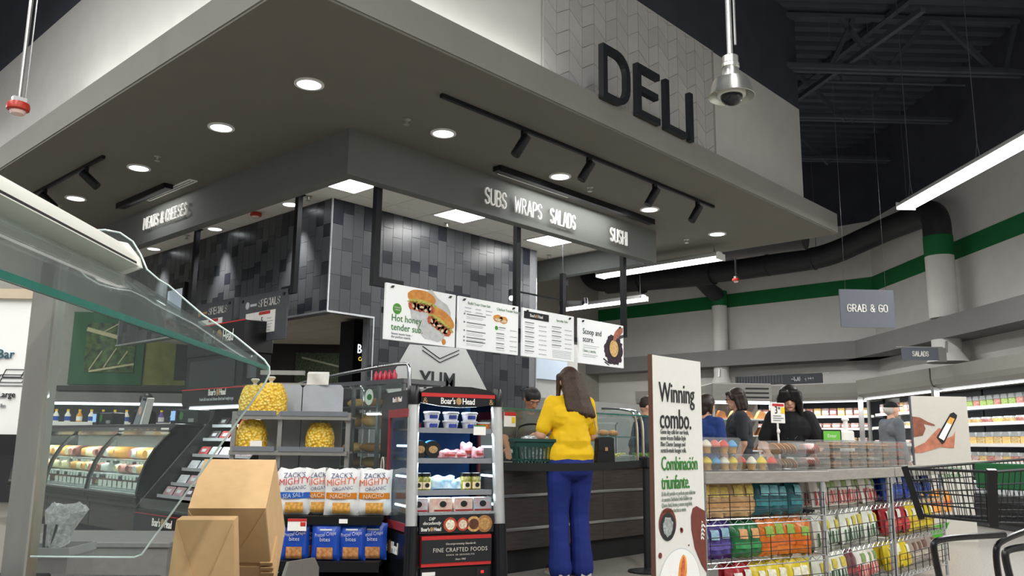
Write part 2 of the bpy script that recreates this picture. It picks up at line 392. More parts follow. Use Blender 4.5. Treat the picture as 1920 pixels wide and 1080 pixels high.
vs = [(p[0], y, p[1]) for y in (0, .06) for q in (outer, inner) for p in q]
fs = []
for y in (0, 2*no):
    for i in range(no): fs.append((y+i, y+(i+1) % no, y+no+(i+1) % no, y+no+i))
for q in (0, no):
    for i in range(no): fs.append((q+i, q+(i+1) % no, 2*no+q+(i+1) % no, 2*no+q+i))
b.add(vs, fs); obj('letter_d', b, M_delil, LET)
letter_prism('letter_e', [rect(0,0,T_,H_), rect(T_,0,.40,T_), rect(T_,.255,.365,.255+T_), rect(T_,H_-T_,.40,H_)], .563, 0, 0)
letter_prism('letter_l', [rect(0,0,T_,H_), rect(T_,0,.40,T_)], 1.073, 0, 0)
letter_prism('letter_i', [rect(0,0,T_,H_)], 1.543, 0, 0)
# header beam, letters ------------------------------------------------------
HX, HY, HB = 4.54, 6.39, 3.545
b = B().box(HX, 9.78, HY, HY+.13, HB, SOF).box(HX, HX+.125, HY+.13, 14, HB, SOF)
struct('trim_header', b, M_beam, 'grey L-shaped header beam carrying the department names')
struct('trim_inner_header', B().box(9.87, 10.0, 6.75, 13.2, 3.6, 3.98), mat('inner_header', '#6f7472', .8), 'grey inner header running back from the counter')
hw = thing('header_letters', 'white letters reading SUBS WRAPS SALADS SUSHI on grey header', 'sign', (6.35, HY-.03, 3.64))
for s, x in (('SUBS', 0), ('WRAPS', .475), ('SALADS', 1.11), ('SUSHI', 2.31)):
    w_ = {'SUBS': .33, 'WRAPS': .465, 'SALADS': .465, 'SUSHI': .36}[s]
    sign_word(s, .175, M_letterw, FR(x, 0, .012), hw, .02, .0125, w_)
hl = thing('header_letters', 'white letters reading MEATS & CHEESES on grey header', 'sign', (HX-.03, 10.72, 3.70))
sign_word('MEATS & CHEESES', .145, M_letterw, FL(0, 0, .01), hl, .02, .0125, 1.17)
# lay-in ceiling -------------------------------------------------------------
ceil = struct('ceiling_lay_in', B().box(HX+.125, 9.87, HY+.13, 14, CEIL+.012, CEIL+.03), mat('ceiling_grid', '#bdb9b0', .8), 'white lay-in ceiling over the service counter')
pt = .585; tm = B().box(.006, pt-.006, .006, pt-.006, 0, .011).mesh('ceiling_tile', M_ceilt)
LIGHTS = {(0, 0): 'left', (3, 0): 'middle', (6, 0): 'right'}
gx0, gy0 = 6.86-3*pt, 7.845-pt
for i in range(-1, 9):
    for j in range(-2, 11):
        x, y = gx0+i*pt, gy0+j*pt
        if x < HX+.10 or x+pt > 9.9 or y < HY-.1: continue
        if x+pt > 5.75 and y+pt > 8.5: continue
        if j == 0 and i in (0, 3, 6): continue
        link('ceiling_tile', tm, ceil, (x, y, CEIL))
lm = B().box(.03, pt-.03, .03, pt-.03, -.004, .004).mesh('lens', M_lens)
for i, w in ((0, 'nearest the tiled wall corner'), (3, 'over the middle of the counter'), (6, 'at the right end of the counter')):
    t = thing('panel_light', 'bright square ceiling panel light '+w, 'ceiling light', (gx0+i*pt, gy0, CEIL), 0, 'panel lights')
    obj('frame', B().box(.006, pt-.006, .006, .035, -.006, .01).box(.006, pt-.006, pt-.035, pt-.006, -.006, .01).box(.006, .035, .035, pt-.035, -.006, .01).box(pt-.035, pt-.006, .035, pt-.035, -.006, .01), M_ceilt, t)
    link('lens', lm, t)
    lamp('AREA', 'panel_lamp', (pt/2, pt/2, -.012), 16, t, (1, .98, .95), (0,0,0), .5)
# tiled service core ----------------------------------------------------------
TX, TY, TX1 = 5.615, 8.165, 9.255
OPZ, OPX = 2.545, 6.285
M_tiles = [mat('tile_grey', '#474a4e', .32, var=.05, scale=30, stretch=(1,1,.2)), mat('tile_grey_b', '#424549', .32, var=.05, scale=30), mat('tile_mid', '#3a3d42', .32, var=.05, scale=30), mat('tile_dark', '#22262e', .28, var=.05, scale=30)]
cwt = .152
def tile_meshes(axis):
    d = {}
    for k, M_ in enumerate(M_tiles):
        for hh in (.152, .305):
            b = B(); g_ = .0022
            if axis == 'R': b.box(g_, cwt-g_, -.009, 0, g_, hh-g_)
            else: b.box(-.009, 0, g_, cwt-g_, g_, hh-g_)
            d[k, hh] = b.mesh('tile', M_)
    return d
wr = struct('wall_tile_front', B().box(TX, OPX, TY, TY+.2, OPZ, CEIL).box(OPX, TX1, TY, TY+.2, 0, CEIL), M_grout, 'grey tiled wall behind the menu boards')
wl = struct('wall_tile_left', B().box(TX, TX+.2, TY+.2, 14, OPZ, CEIL), M_grout, 'grey tiled wall above the meat case')
def lay_tiles(par, axis, n, zlow, org):
    d = tile_meshes(axis); cnt = 0
    for i in range(n):
        z = CEIL; lo = zlow(i)
        if i % 2: first = random.choice((.152, .305, .2))
        else: first = random.choice((.305, .1, .25))
        last = 0
        while z > lo+.02:
            hh = .152 if (random.random() < .5 and last != .152) else .305
            k = 3 if (hh == .152 and random.random() < .78) else (2 if hh == .152 else random.choice((0, 0, 1)))
            last = hh
            use = first if z == CEIL else hh
            use = min(use, z-lo)
            o = link('tile', d[k, hh], par)
            o.scale = (1, 1, use/hh)
            o.location = (org[0]+i*cwt, org[1], z-use) if axis == 'R' else (org[0], org[1]+i*cwt, z-use)
            z -= use; cnt += 1
    return cnt
lay_tiles(wr, 'R', int((TX1-TX)/cwt), lambda i: OPZ if TX+(i+1)*cwt <= OPX+.05 else 1.35, (TX+.004, TY, 0))
lay_tiles(wl, 'L', 38, lambda i: OPZ, (TX, TY+.004, 0))
struct('trim_tile_corner', B().box(TX-.014, TX+.004, TY-.014, TY+.004, OPZ, CEIL).box(TX-.014, OPX, TY-.016, TY+.03, OPZ-.022, OPZ).box(TX-.016, TX+.03, TY+.03, 14, OPZ-.022, OPZ).box(OPX-.012, OPX+.006, TY-.014, TY+.1, .9, OPZ), mat('edge_trim', '#c9ccd0', .3, .8), 'slim metal edge trim on the tiled wall')
struct('trim_tile_end', B().box(TX1-.004, TX1+.012, TY-.014, TY+.2, .9, CEIL), MATS['edge_trim'])
# prep room seen through the opening
struct('ceiling_prep_room', B().box(5.82, 9.24, 8.4, 14.0, 2.66, 2.68), mat('prep_ceiling', '#c9c4b8', .95), 'pale lay-in ceiling of the prep room')
pc = bpy.data.objects['ceiling_prep_room']
pm = B().box(.006, .604, .006, .604, -.012, 0).mesh('ceiling_tile', mat('prep_ceiling_tile', '#d6d0c3', .95))
for i in range(6):
    for j in range(9): link('ceiling_tile', pm, pc, (5.83+i*.61, 8.41+j*.61, 2.66))
struct('wall_prep_room', B().box(-4.9, .5, 14.2, 14.3, 0, 2.66), mat('prep_brown', '#2b2522', .7), rz=R45)
t = thing('round_sign_cabinet', 'black cabinet with round lit lettered sign inside the opening', 'cabinet', (pY(663, 640, 9.0).x, 9.0, 0))
obj('body', B().box(0, .75, 0, .3, 0, 2.62), M_blackmetal, t); obj('disc', B().prism(disc(.27, 2.19, .25, 28), (0, -.02, 0)), mat('sign_disc', '#050506', .4, var=0), t)
M_neon = mat('sign_glow', '#e8f4ff', .5, var=0, emit=1.6); txt('lettering', "Boar's", .17, M_neon, FR(0, -.021, 0), t, .006, .75, 'LEFT', 1, (.045, 2.19)); txt('lettering', 'Certified', .075, mat('sign_glow_yellow', '#f2d24a', .5, var=0, emit=1.2), FR(0, -.021, 0), t, .006, .8, 'LEFT', 1, (.07, 2.09))
t = thing('prep_mural', 'dark leafy mural strip on the prep room wall', 'picture', und(-2.6, 14.15, 2.0), R45)
obj('panel', B().box(-.5, 1.0, 0, .03, 0, .5), mat('prep_leaf', '#0d100c', .7, var=1, scale=40, var2='#4a5a42'), t); obj('stem', B().bar((-.4, -.006, .42), (.9, -.006, .12), .006, .03), mat('prep_stem', '#8a8f7a', .7), t)
lamp('AREA', 'prep_room_light', (7.5, 10.5, 2.6), 25, None, (1,.96,.9), (0,0,0), 1.2)
# ================================================================ CEILING FIXTURES
# round downlights in the soffit
ringm = B().lathe([(.125, 0), (.125, -.012), (.10, -.014), (.10, 0)], n=28).mesh('trim_ring', mat('downlight_trim', '#e9e9e6', .4), True)
lensm = B().lathe([(.1, -.004), (.1, -.008)], n=28).mesh('lens', M_disc)
def downlight(p, label, power=30, spot=75, grp='round downlights', r=1):
    t = thing('downlight', label, 'ceiling light', p, 0, grp)
    link('trim_ring', ringm, t); link('lens', lensm, t)
    if r != 1: t.scale = (r, r, 1)
    lamp('SPOT', 'downlight_lamp', (0, 0, -.03), power, t, (1,.97,.92), (0,0,0), .08, spot=math.radians(spot), blend=.6)
    return t
dl = [((3.70, 5.81), 'brightest round downlight at the canopy corner'), ((3.71, 7.30), 'round downlight second along the left canopy side'), ((3.72, 9.13), 'round downlight third along the left canopy side'), ((3.72, 10.93), 'round downlight farthest along the left canopy side'),
      ((5.22, 5.81), 'round downlight above the header corner'), ((6.99, 5.815), 'round downlight above the word WRAPS'), ((8.77, 5.82), 'round downlight above the word SUSHI'), ((10.45, 5.81), 'round downlight at the right end of the canopy')]
for (x, y), lab in dl: downlight((x, y, SOF), lab)
# wall-washing downlights along the tiled wall
for (x, y), lab in (((5.42, 8.77), 'small downlight over the tiled wall nearest the corner'), ((5.42, 10.62), 'small downlight over the tiled wall beside the hanging post'), ((5.42, 12.48), 'small downlight over the tiled wall at the far left')):
    downlight((x, y, CEIL), lab, 230, 70, 'wall wash downlights', .9)
# sprinklers
sp = B().lathe([(.04, 0), (.04, -.006), (.015, -.012), (.012, -.04), (.028, -.05), (.028, -.054)], n=12)
spm = sp.mesh('sprinkler', mat('sprinkler_steel', '#c9c6bd', .3, .8), True)
for (x, y, z), lab in (((4.76, 5.81, SOF), 'sprinkler head beside the header corner'), ((7.54, 5.82, SOF), 'sprinkler head above the word SALADS'), ((3.69, 8.6, SOF), 'sprinkler head on the left canopy side'), ((10.47, 6.32, SOF), 'sprinkler head at the right end of the canopy'), ((3.71, 11.46, SOF), 'sprinkler head farthest along the left canopy'),
      ((5.38, 8.32, CEIL), 'sprinkler head above the tiled wall corner'), ((5.35, 11.28, CEIL), 'sprinkler head left of the hanging post'), ((7.28, 7.98, CEIL), 'sprinkler head beside the middle panel light'), ((9.6, 8.2, CEIL), 'sprinkler head beyond the right panel light')):
    tag(link('sprinkler', spm, None, (x, y, z)), lab, 'sprinkler', 'sprinkler heads')
# track lights
def track(name_label, a, d, heads, aim, rz, l_):
    # a: start on the soffit, local +x runs along the track
    t = thing('track_light', name_label, 'track light', a, rz, 'track lights')
    obj('rail', B().box(0, l_, -.018, .018, -.035, 0).box(0, l_, -.004, .004, -.038, -.034), M_blackmetal, t)
    for h in heads:
        hd = obj('spot_head', B().box(h-.03, h+.03, -.016, .016, -.10, -.036).cap((h, 0, -.10), (h, .0, -.12), .016, .016, 8), M_blackmetal, t)
        c0 = Vector((h, 0, -.13)); dr = Vector(aim).normalized()
        obj('spot_barrel', B().tube([c0-dr*.05, c0+dr*.17, c0+dr*.175], [.048, .048, .044], 14), M_blackmetal, hd, smooth=True)
        q = c0+dr*.19
        s = lamp('SPOT', 'spot_lamp', q, 14, t, (1,.97,.93), (0,0,0), .03, spot=math.radians(40), blend=.6)
        s.rotation_euler = dr.to_track_quat('-Z', 'Y').to_euler()
    return t
track('long black track light with four spot heads under the front canopy', (4.575, 5.13, SOF), None, (1.06, 2.06, 3.27, 4.2), (-.45, .35, -1), 0, 4.58)
track('black track light with two spot heads at the left canopy', (3.295, 11.16, SOF), None, (.45, 1.70), (.35, .5, -.55), -math.pi/2, 2.15)
def wash(label, a, rz, l_, s0, s1, side, e, pw_=15):
    t = thing('wall_washer', label, 'ceiling light', a, rz, 'linear wall washers')
    obj('housing', B().box(0, l_, -.05, .05, -.055, 0).box(.01, l_-.01, -.062, -.05, -.07, -.0), M_blackmetal, t)
    lamp('AREA', 'wash_lamp', (e, -.02, -.06), pw_, t, (1,.99,.97), (math.radians(40)*side, 0, 0), l_*.6, .03)
    return t
wash('long black linear light in front of the SUBS letters', (6.27, 6.11, SOF), 0, 2.98, 0, 0, 1, 1.5)
wash('short black linear light in front of the MEATS letters', (4.22, 10.81, SOF), -math.pi/2, 1.35, 0, 0, 1, .7, 5)
def diffuser(label, a, rz, l_):
    t = thing('slot_diffuser', label, 'air vent', a, rz, 'slot air diffusers')
    obj('frame', B().box(0, l_, -.05, -.032, -.012, 0).box(0, l_, .032, .05, -.012, 0).box(0, .02, -.032, .032, -.012, 0).box(l_-.02, l_, -.032, .032, -.012, 0).box(.02, l_-.02, -.008, .008, -.012, 0), mat('diffuser_white', '#f4f4f0', .5), t)
    obj('slot', B().box(.02, l_-.02, -.032, .032, -.003, 0), M_blackmetal, t)
diffuser('white slot air diffuser above the word WRAPS', (6.46, 6.225, SOF), 0, 1.22)
diffuser('white slot air diffuser above the word CHEESES', (4.335, 10.33, SOF), -math.pi/2, 1.24)
# hanging linear lights
def strip(label, a, rz, l_, power, z=4.15, top=DECK-.01, wires=(), grp='hanging strip lights', w=.23):
    t = thing('strip_light', label, 'ceiling light', (a[0], a[1], z), rz, grp)
    obj('housing', B().prism([(-w/2-.01, .0), (w/2+.01, 0), (w/2-.02, .05), (.05, .085), (-.05, .085), (-w/2+.02, .05)], (0, l_, 0), (0,0,0)), mat('strip_housing', '#d9d9d6', .4), t)
    obj('lens', B().prism([(-w/2, -.002), (-w/2+.03, -.035), (w/2-.03, -.035), (w/2, -.002)], (0, l_-.02, 0), (0, .01, 0)), M_lens, t)
    for y_ in (-.012, l_): obj('end_cap', B().box(-w/2-.012, w/2+.012, y_, y_+.012, -.04, .06), MATS['strip_housing'], t)
    for y in wires:
        lp = min(.28, (top-z)*.7); bb = B().tube([(0, y, lp), (0, y, top-z)], .005, 5); bb.tube([(-.06, y-.05, .06), (0, y, lp), (.06, y+.05, .06)], .005, 5)
        obj('wire', bb, mat('wire_grey', '#6e7176', .5, .5), t)
    nl = max(1, int(l_/2.5))
    for i in range(nl): lamp('AREA', 'strip_lamp', (0, l_*(i+.5)/nl, -.04), power*l_/nl, t, (1,.985,.96), (0,0,0), w*.8, l_/nl*.95)
    return t
PW = 34
strip('hanging strip light above the far left cooler aisle', und(-9.0, 7.0), R45, 7.5, 34, 5.2)  # unseen lamp added to brighten the far left wall and its mural
p = und(5.5, -3.5)
strip('long bright hanging strip light at the upper right', p, R45, 14.0, PW, 4.155, wires=(12.35, 13.85))
strip('bright strip light hanging beyond the sushi header', (11, 6.08), 0, 2.2, PW, 3.79, wires=(.1, 2.0), top=SOF-.012)
strip('bright strip light hanging beyond the menu boards', (14, 9.45), 0, 2.1, PW, 3.93, wires=(.1, 2.0), top=DECK-.01)
for l, f0_, ln, w in ((1.6, -7, 9.5, 'over the aisle behind the viewer'), (-2.6, -7, 9.0, 'over the salad bar behind the viewer'), (-6.5, -5, 12, 'left of the salad bar'), (3.6, 13.0, 3.0, 'over the grab and go aisle')):
    strip('hanging strip light '+w, und(l, f0_), R45, ln, PW*1.3, 6.3 if f0_ < 0 else 4.6)
# cove lights on the canopy ledge, washing the white bulkhead
t = thing('cove_light', 'slim light strip lying on the ledge along the left bulkhead', 'cove light', (2.92, 5.0, SOF+.30), 0, 'cove lights')
obj('channel', B().box(-.03, .03, 0, 6.0, 0, .02), M_steel, t); lamp('AREA', 'cove_lamp', (0, 2.2, .03), 26, t, (1,.98,.95), (math.radians(180), math.radians(-25), 0), .05, 4.0)
t = thing('cove_light', 'slim light strip lying on the ledge along the front bulkhead', 'cove light', (3.2, 4.80, SOF+.30), 0, 'cove lights')
obj('channel', B().box(0, 2.6, -.03, .03, 0, .02), M_steel, t); lamp('AREA', 'cove_lamp', (1.3, 0, .03), 7, t, (1,.98,.95), (math.radians(160), 0, 0), 2.4, .05)
# dome camera pendant
t = thing('dome_camera', 'silver dome security camera hanging on a pole from the roof', 'security camera', (4.125, 2.175, 3.0))
obj('pole', B().tube([(0,0,.24), (0,0,4.4)], .017, 10).tube([(.012,-.03,.3), (.012,-.03,4.4)], .007, 6), M_steel, t, True)
obj('collar', B().lathe([(.02,.245),(.045,.23),(.045,.19),(.05,.185),(.05,.165),(.044,.16),(.05,.14),(.05,.10),(.06,.09)], n=20), mat('pendant_silver', '#c3c4be', .3, .9), t, True)
obj('shade', B().lathe([(.05,.10),(.10,.085),(.112,.05),(.118,.02),(.13,-.01),(.126,-.012),(.108,.02),(.10,.045),(.05,.07)], n=28), MATS['pendant_silver'], t, True)
obj('dome_ring', B().lathe([(.075,.04),(.08,.01),(.078,-.005),(.06,-.005)], n=24), mat('camera_white', '#e6e4dd', .4), t, True)
obj('dome', B().ball((0,0,-.008), (.062,.062,.055), 20, 12), mat('smoked_dome', '#22262c', .08, .3, spec=.8), t, True)
# red fire strobes on stems
def strobe(label, p, top, s=1, stem=True, M_p=None):
    t = thing('fire_strobe', label, 'fire alarm', p, 0, 'red fire strobes'); t.scale = (s, s, 1)
    obj('body', B().lathe([(.03,.06),(.055,.05),(.06,.03),(.058,.012),(.03,.0)], n=18), mat('strobe_red', '#b53422', .35), t, True)
    obj('lens', B().lathe([(.045,.012),(.035,-.012),(.01,-.02)], n=14), mat('strobe_lens', '#e8c8bf', .1, spec=.8), t, True)
    if stem:
        obj('mount', B().box(-.035,.035,-.02,.02,.055,.085), M_steel, t)
        obj('stem', B().tube([(0,0,.08),(0,0,(top-p[2]))], .011, 8).tube([(.03,0,.08),(.03,0,(top-p[2]))], .004, 5), M_p or M_steel, t)
strobe('red fire strobe on a silver stem at the upper left', pF(33, 210, 4.6), 7.0)
strobe('red fire strobe on a black stem in front of the duct', pX(1380, 528, 12.5), 7.3, 1, M_p=M_blackmetal)
strobe('red fire strobe on the lay-in ceiling', (5.35, 9.44, CEIL-.06), CEIL, 1.2, False)
# ducts -------------------------------------------------------------------
M_duct = mat('duct_black', '#2f3034', .5, .2, var=.12, scale=4)
def smooth_path(pts, n=6):
    out = []
    for i in range(len(pts)):
        if 0 < i < len(pts)-1:
            a, b_, c = Vector(pts[i-1]), Vector(pts[i]), Vector(pts[i+1])
            da, dc = min(.45, (a-b_).length*.45), min(.45, (c-b_).length*.45)
            p0 = b_+(a-b_).normalized()*da; p2 = b_+(c-b_).normalized()*dc
            for k in range(n+1):
                q = k/n; out.append(p0*(1-q)**2+b_*2*q*(1-q)+p2*q*q)
        else: out.append(Vector(pts[i]))
    return out
du = thing('air_duct', 'large black round air duct snaking along the back walls', 'duct', (16.5, 9, 4.8))
o_ = Vector((16.5, 9, 4.8))
main = [(16.5, 13.1, 6.3), (16.5, 12.75, 5.0), (16.5, 9.0, 4.82), (16.5, 6.75, 4.83), (16.35, 5.55, 5.15), (15.6, 4.75, 5.1), (15.0, 4.22, 5.02), (14.97, 4.21, 4.35)]
obj('trunk', B().tube([Vector(p)-o_ for p in smooth_path(main)], [.26]*30+[.21]*60 if False else .225, 20), M_duct, du, True)
obj('fat_trunk', B().tube([Vector(p)-o_ for p in ((16.5, 12.2, 4.96), (16.5, 9.4, 4.84), (16.5, 9.3, 4.84))], .275, 20), M_duct, du, True)
obj('branch', B().tube([Vector(p)-o_ for p in smooth_path([(16.5, 9.7, 4.8), (16.9, 9.6, 4.5), (17.25, 9.6, 4.45), (17.25, 9.6, 4.2)])], .17, 16), M_duct, du, True)
for q in ((16.5, 11.2), (16.5, 8.0), (16.5, 7.0)):
    obj('seam_band', B().tube([(q[0]-o_.x, q[1]-o_.y-.02, .06 if q[1] > 9.5 else .03), (q[0]-o_.x, q[1]-o_.y+.02, .06 if q[1] > 9.5 else .03)], .285 if q[1] > 9.5 else .235, 20), M_duct, du)
for y, x in ((6.95, 16.5), (9.2, 16.5), (4.9, 15.75)):
    obj('hanger_wire', B().tube([(x-o_.x, y-o_.y, .1), (x-o_.x, y-o_.y, 2.5)], .006, 5), MATS['wire_grey'], du)
def riser(label, x, y, r):
    t = thing('duct_riser', label, 'duct', (x, y, 2.6), 0, 'painted duct risers')
    obj('lower_pipe', B().lathe([(r, .57), (r, 1.61)], n=20), M_white, t, True)
    obj('outlet_flare', B().lathe([(r*1.45, -.16), (r, .0), (r, .21)], (0, 0, 0), 20), M_white, t, True); obj('lever', B().bar((-r*1.2, -r*.3, -.02), (-r*1.0, -r*.3, .16), .03, .03), M_steel, t)
    obj('green_section', B().lathe([(r+.006, 1.61), (r+.006, 1.95)], n=20), M_green, t, True)
riser('white duct riser with green section on the back wall', 17.25, 9.6, .17)
riser('large white duct riser with green section at right', 14.97, 4.21, .225)
b = B().tube([(11.9, 7.2, 4.25), (13.5, 7.5, 4.25)], .3, 20)
tag(obj('air_duct', B().tube([(12.1, 6.6, 4.33), (12.3, 5.35, 4.33)], .30, 20), M_duct, smooth=True), 'black duct stub showing behind the canopy end', 'duct')
# ================================================================ SHARED PIECES FOR THE GOODS
R90 = -math.pi/2
M_glass = glass()
M_glassg = mat('glass_green_edge', '#2f7d70', .15, var=.1, spec=.8, trans=.3)
M_txtw = mat('print_white', '#f4f2ec', .6, var=0)
M_txtk = mat('print_black', '#1b1d20', .6, var=0)
M_txtg = mat('print_green', '#2f7d2e', .6, var=0)
M_txtgr = mat('print_grey', '#8c8f93', .7, var=0)
M_txtlg = mat('print_pale_grey', '#c3c7ca', .7, var=0)
M_red = mat('print_red', '#c02b2a', .5, var=.05)
M_gold = mat('emblem_gold', '#a98658', .5, var=.3, scale=60)
M_blackp = mat('black_plastic', '#101113', .3, var=.1, scale=10)
M_blackm = mat('black_matte', '#17181a', .6, var=.1, scale=10)
M_board = mat('white_board', '#eeeeea', .6, var=.01)
M_wood = mat('dark_wood', '#4a423d', .45, var=.2, scale=9, stretch=(.6, .6, 9), var2='#332d2a')
M_card = mat('kraft_cardboard', '#c9a577', .8, var=.05, scale=25)
M_paper = mat('paper_white', '#f1f0ea', .7, var=.02)
M_yel = mat('print_yellow', '#f4d21f', .6, var=.03)
def boar(FM, par, size, x, y, sx=.75):
    # two-word lettering with a round emblem between, centred on (x, y)
    txt('lettering', "Boar's", size, M_txtw, FM, par, .003, sx, 'RIGHT', .95, (x-size*.42, y), 0, size*.012)
    txt('lettering', "Head", size, M_txtw, FM, par, .003, sx, 'LEFT', .95, (x+size*.42, y), 0, size*.012)
    flat('emblem', [disc(x, y+size*.33, size*.34, 14, size*.42)], M_gold, FM, par, .003)
def lines(FM, par, x0, x1, y0, n, dy, h, M_=None, ragged=.4, name='small_print'):
    random.seed(int(x0*1000)+n); P_ = []
    for i in range(n):
        P_.append(rect(x0, y0-i*dy, x1-(x1-x0)*ragged*random.random(), y0-i*dy+h))
    flat(name, P_, M_ or M_txtgr, FM, par, .002)
def price_tag(par, FM, x, y, w=.06, h=.035, red=False):
    flat('price_tag', [rect(x, y, x+w, y+h)], M_paper, FM, par, .003)
def bag_mesh(w, h, t, M_, seed=0, nu=10, nv=12, name='bag', crimp=.06):
    # a pillow bag standing on z=0, centred in x, front towards -y
    rnd = random.Random(seed); b = B(); ph = [rnd.uniform(0, 6.28) for _ in range(6)]
    def side(sg):
        def fn(u, v):
            x = (u-.5)*w; z = v*h
            e = (max(0, math.sin(math.pi*u))**.55)*(max(0, min(1, v/.12))**.6)*(max(0, min(1, (1-v-crimp*.5)/.25))**.7 if v < 1-crimp else 0)
            wr = .006*math.sin(9*u+ph[0]+4*v)*math.sin(7*v+ph[1]) + .004*math.sin(17*u+ph[2])*(1-abs(2*v-1))
            pinch = 1-.07*math.sin(math.pi*v)*0 - (.04*math.sin(math.pi*min(1, v*1.0)))
            return Vector((x*pinch, sg*(t/2*e + wr*e), z + .006*math.sin(12*u+ph[3])*(v > .95)))
        return fn
    b.grid(side(-1), nu, nv); b.grid(side(1), nu, nv)
    return b.mesh(name, M_, True)
def bag_front(w, t, par, patches, h):
    # printed patches that follow the bulge of the bag: (x0, z0, x1, z1, material), fractions of w and h
    for i, (x0, z0, x1, z1, M_) in enumerate(patches):
        b = B(); n = 6
        def fn(u, v):
            uu = x0+(x1-x0)*u; vv = z0+(z1-z0)*v
            e = (max(0, math.sin(math.pi*uu))**.55)*(min(1, vv/.12)**.6)*(max(0, min(1, (1-vv-.03)/.25))**.7)
            return Vector(((uu-.5)*w*(1-.04*math.sin(math.pi*vv)), -(t/2*e+.0075), vv*h))
        b.grid(fn, n, n); obj('print', b, M_, par, True)
# ================================================================ SALAD BAR (near left)
LB = lambda name, label, cat, lat=0, fw=0, z=0, grp=None: thing(name, label, cat, und(lat, fw, z), R45, grp)
sb = LB('salad_bar', 'steel salad bar counter with curved glass sneeze guard in the near left', 'salad bar', -1.0, 2.2)
# local: x = lat+1.0, y = fw-2.2
M_frame = mat('satin_steel', '#a3a29c', .38, .75, var=.04, scale=14, stretch=(3, 3, .5))
obj('post', B().box(-.165, -.105, -.005, .055, .70, 1.62, .004), M_frame, sb)
obj('bracket', B().box(-.145, -.115, -.012, -.004, 1.43, 1.50, .003).tube([(-.15, -.03, 1.545), (-.06, -.03, 1.53)], .02, 10).tube([(-.09, -.55, 1.56), (-.09, 0, 1.53)], .022, 10), mat('dark_bracket', '#4b4a47', .4, .6), sb)
prof = [(-.05, 1.589), (.0, 1.592), (.04, 1.585), (.075, 1.562), (.098, 1.528), (.118, 1.488), (.15, 1.462), (.178, 1.446), (.272, 1.370), (.359, 1.316), (.438, 1.255), (.451, 1.238), (.453, 1.221), (.442, 1.193), (.169, .771), (.151, .764), (-.10, .764)]
endp = prof
b = B().prism([(x, z) for x, z in endp]+[(-.10, 1.589)], (0, .010, 0), (0, 0, 0))
obj('end_glass', b, M_glass, sb)
rim = B(); rim.tube([(x, .004, z) for x, z in endp], .0026, 6)
obj('polished_edge', rim, mat('glass_edge_light', '#cfdcd8', .12, var=.05, spec=.9), sb, True)
roofp = [(-.02, 1.50), (.10, 1.455), (.272, 1.352), (.40, 1.268), (.445, 1.236)]
b = B()
b.add([(x, y, z) for y in (-2.35, 0) for x, z in roofp] + [(x, y, z-.008) for y in (-2.35, 0) for x, z in roofp],
      [(i, i+1, i+6, i+5) for i in range(4)] + [(10+i, 10+i+5, 10+i+6, 10+i+1) for i in range(4)] + [(4, 14, 19, 9), (0, 5, 15, 10)])
obj('guard_glass', b, glass('tinted_guard_glass', '#cfd8d5', .16), sb, True)
obj('guard_edge', B().bar((.447, -2.35, 1.2335), (.447, 0, 1.2335), .007, .010), M_glassg, sb)
# light fixture along the guard
fx = [(-.03, 1.505), (.02, 1.558), (.065, 1.548), (.098, 1.513), (.105, 1.492), (.06, 1.478), (.0, 1.49)]
obj('light_housing', B().prism(fx, (0, -2.3, 0), (0, -.02, 0)), mat('housing_white', '#d9d8cf', .4, var=.02), sb, True)
obj('light_slot', B().bar((.102, -2.3, 1.497), (.102, -.03, 1.497), .004, .008), M_blackm, sb)
obj('end_cap', B().prism([(-.03, 1.50), (.02, 1.562), (.07, 1.553), (.104, 1.513), (.112, 1.488), (.06, 1.468), (.0, 1.478)], (0, .012, 0), (0, -.02, 0)), mat('cap_white', '#e6e5de', .35, var=.02), sb)
obj('counter_top', B().box(-.9, .17, -2.6, .16, .66, .70, .006), mat('counter_steel', '#8c8f8f', .3, .8, var=.08), sb)
obj('cabinet', B().box(-.88, .12, -2.6, .12, 0, .66), mat('cabinet_grey', '#6d6e6c', .5), sb)
obj('rim_tray', B().box(-.30, -.09, -.10, .10, .70, .712, .004), M_blackm, sb)
# bin with gloves bag, low cabinet
bp_ = dia(pF(96, 1036, 3.0))
bn = LB('utensil_bin', 'grey metal utensil bin at the end of the salad bar', 'bin', bp_[0], 3.0)
obj('box', B().box(-.10, .055, 0, .2, 0, bp_[2]-.01), mat('bin_grey', '#8a8a87', .5, .3), bn)
for q in ((-.105, .06, -.005, .003), (-.105, .06, .197, .205), (.052, .06, .003, .197), (-.105, -.097, .003, .197)): obj('lip', B().box(q[0], q[1], q[2], q[3], bp_[2]-.012, bp_[2]+.015), mat('bin_grey_b', '#9b9b98', .5, .3), bn)
b = B(); rnd = random.Random(5); rings = []
for j, (z, rx, ry, ox) in enumerate(((0, .03, .03, 0), (.04, .035, .03, 0), (.08, .045, .03, .01), (.115, .06, .03, .02), (.14, .05, .025, .025), (.12, .02, .02, .02))):
    rings.append([Vector((ox+rx*math.cos(a)*(1+.35*rnd.random()), ry*math.sin(a)*(1+.35*rnd.random()), z+.022*rnd.random())) for a in [2*math.pi*k/18 for k in range(18)]])
b.loft(rings); gl = LB('utensil_bag', 'crinkled clear plastic bag of black utensils in the metal bin', 'bag', bp_[0]-.03, 3.1, bp_[2])
obj('plastic', b, mat('crinkled_plastic', '#d9dadb', .12, var=.3, scale=60, trans=.5, bump=.6, spec=.9), gl)
for i in range(4): obj('fork', B().bar((-.03+.012*i, -.032+.01*(i % 2), .0), (-.03+.02*i, -.036+.01*(i % 2), .085), .010, .005), M_blackp, gl)
lc = LB('low_cabinet', 'low grey cabinet behind the salad bar end', 'cabinet', -1.78, 4.1)
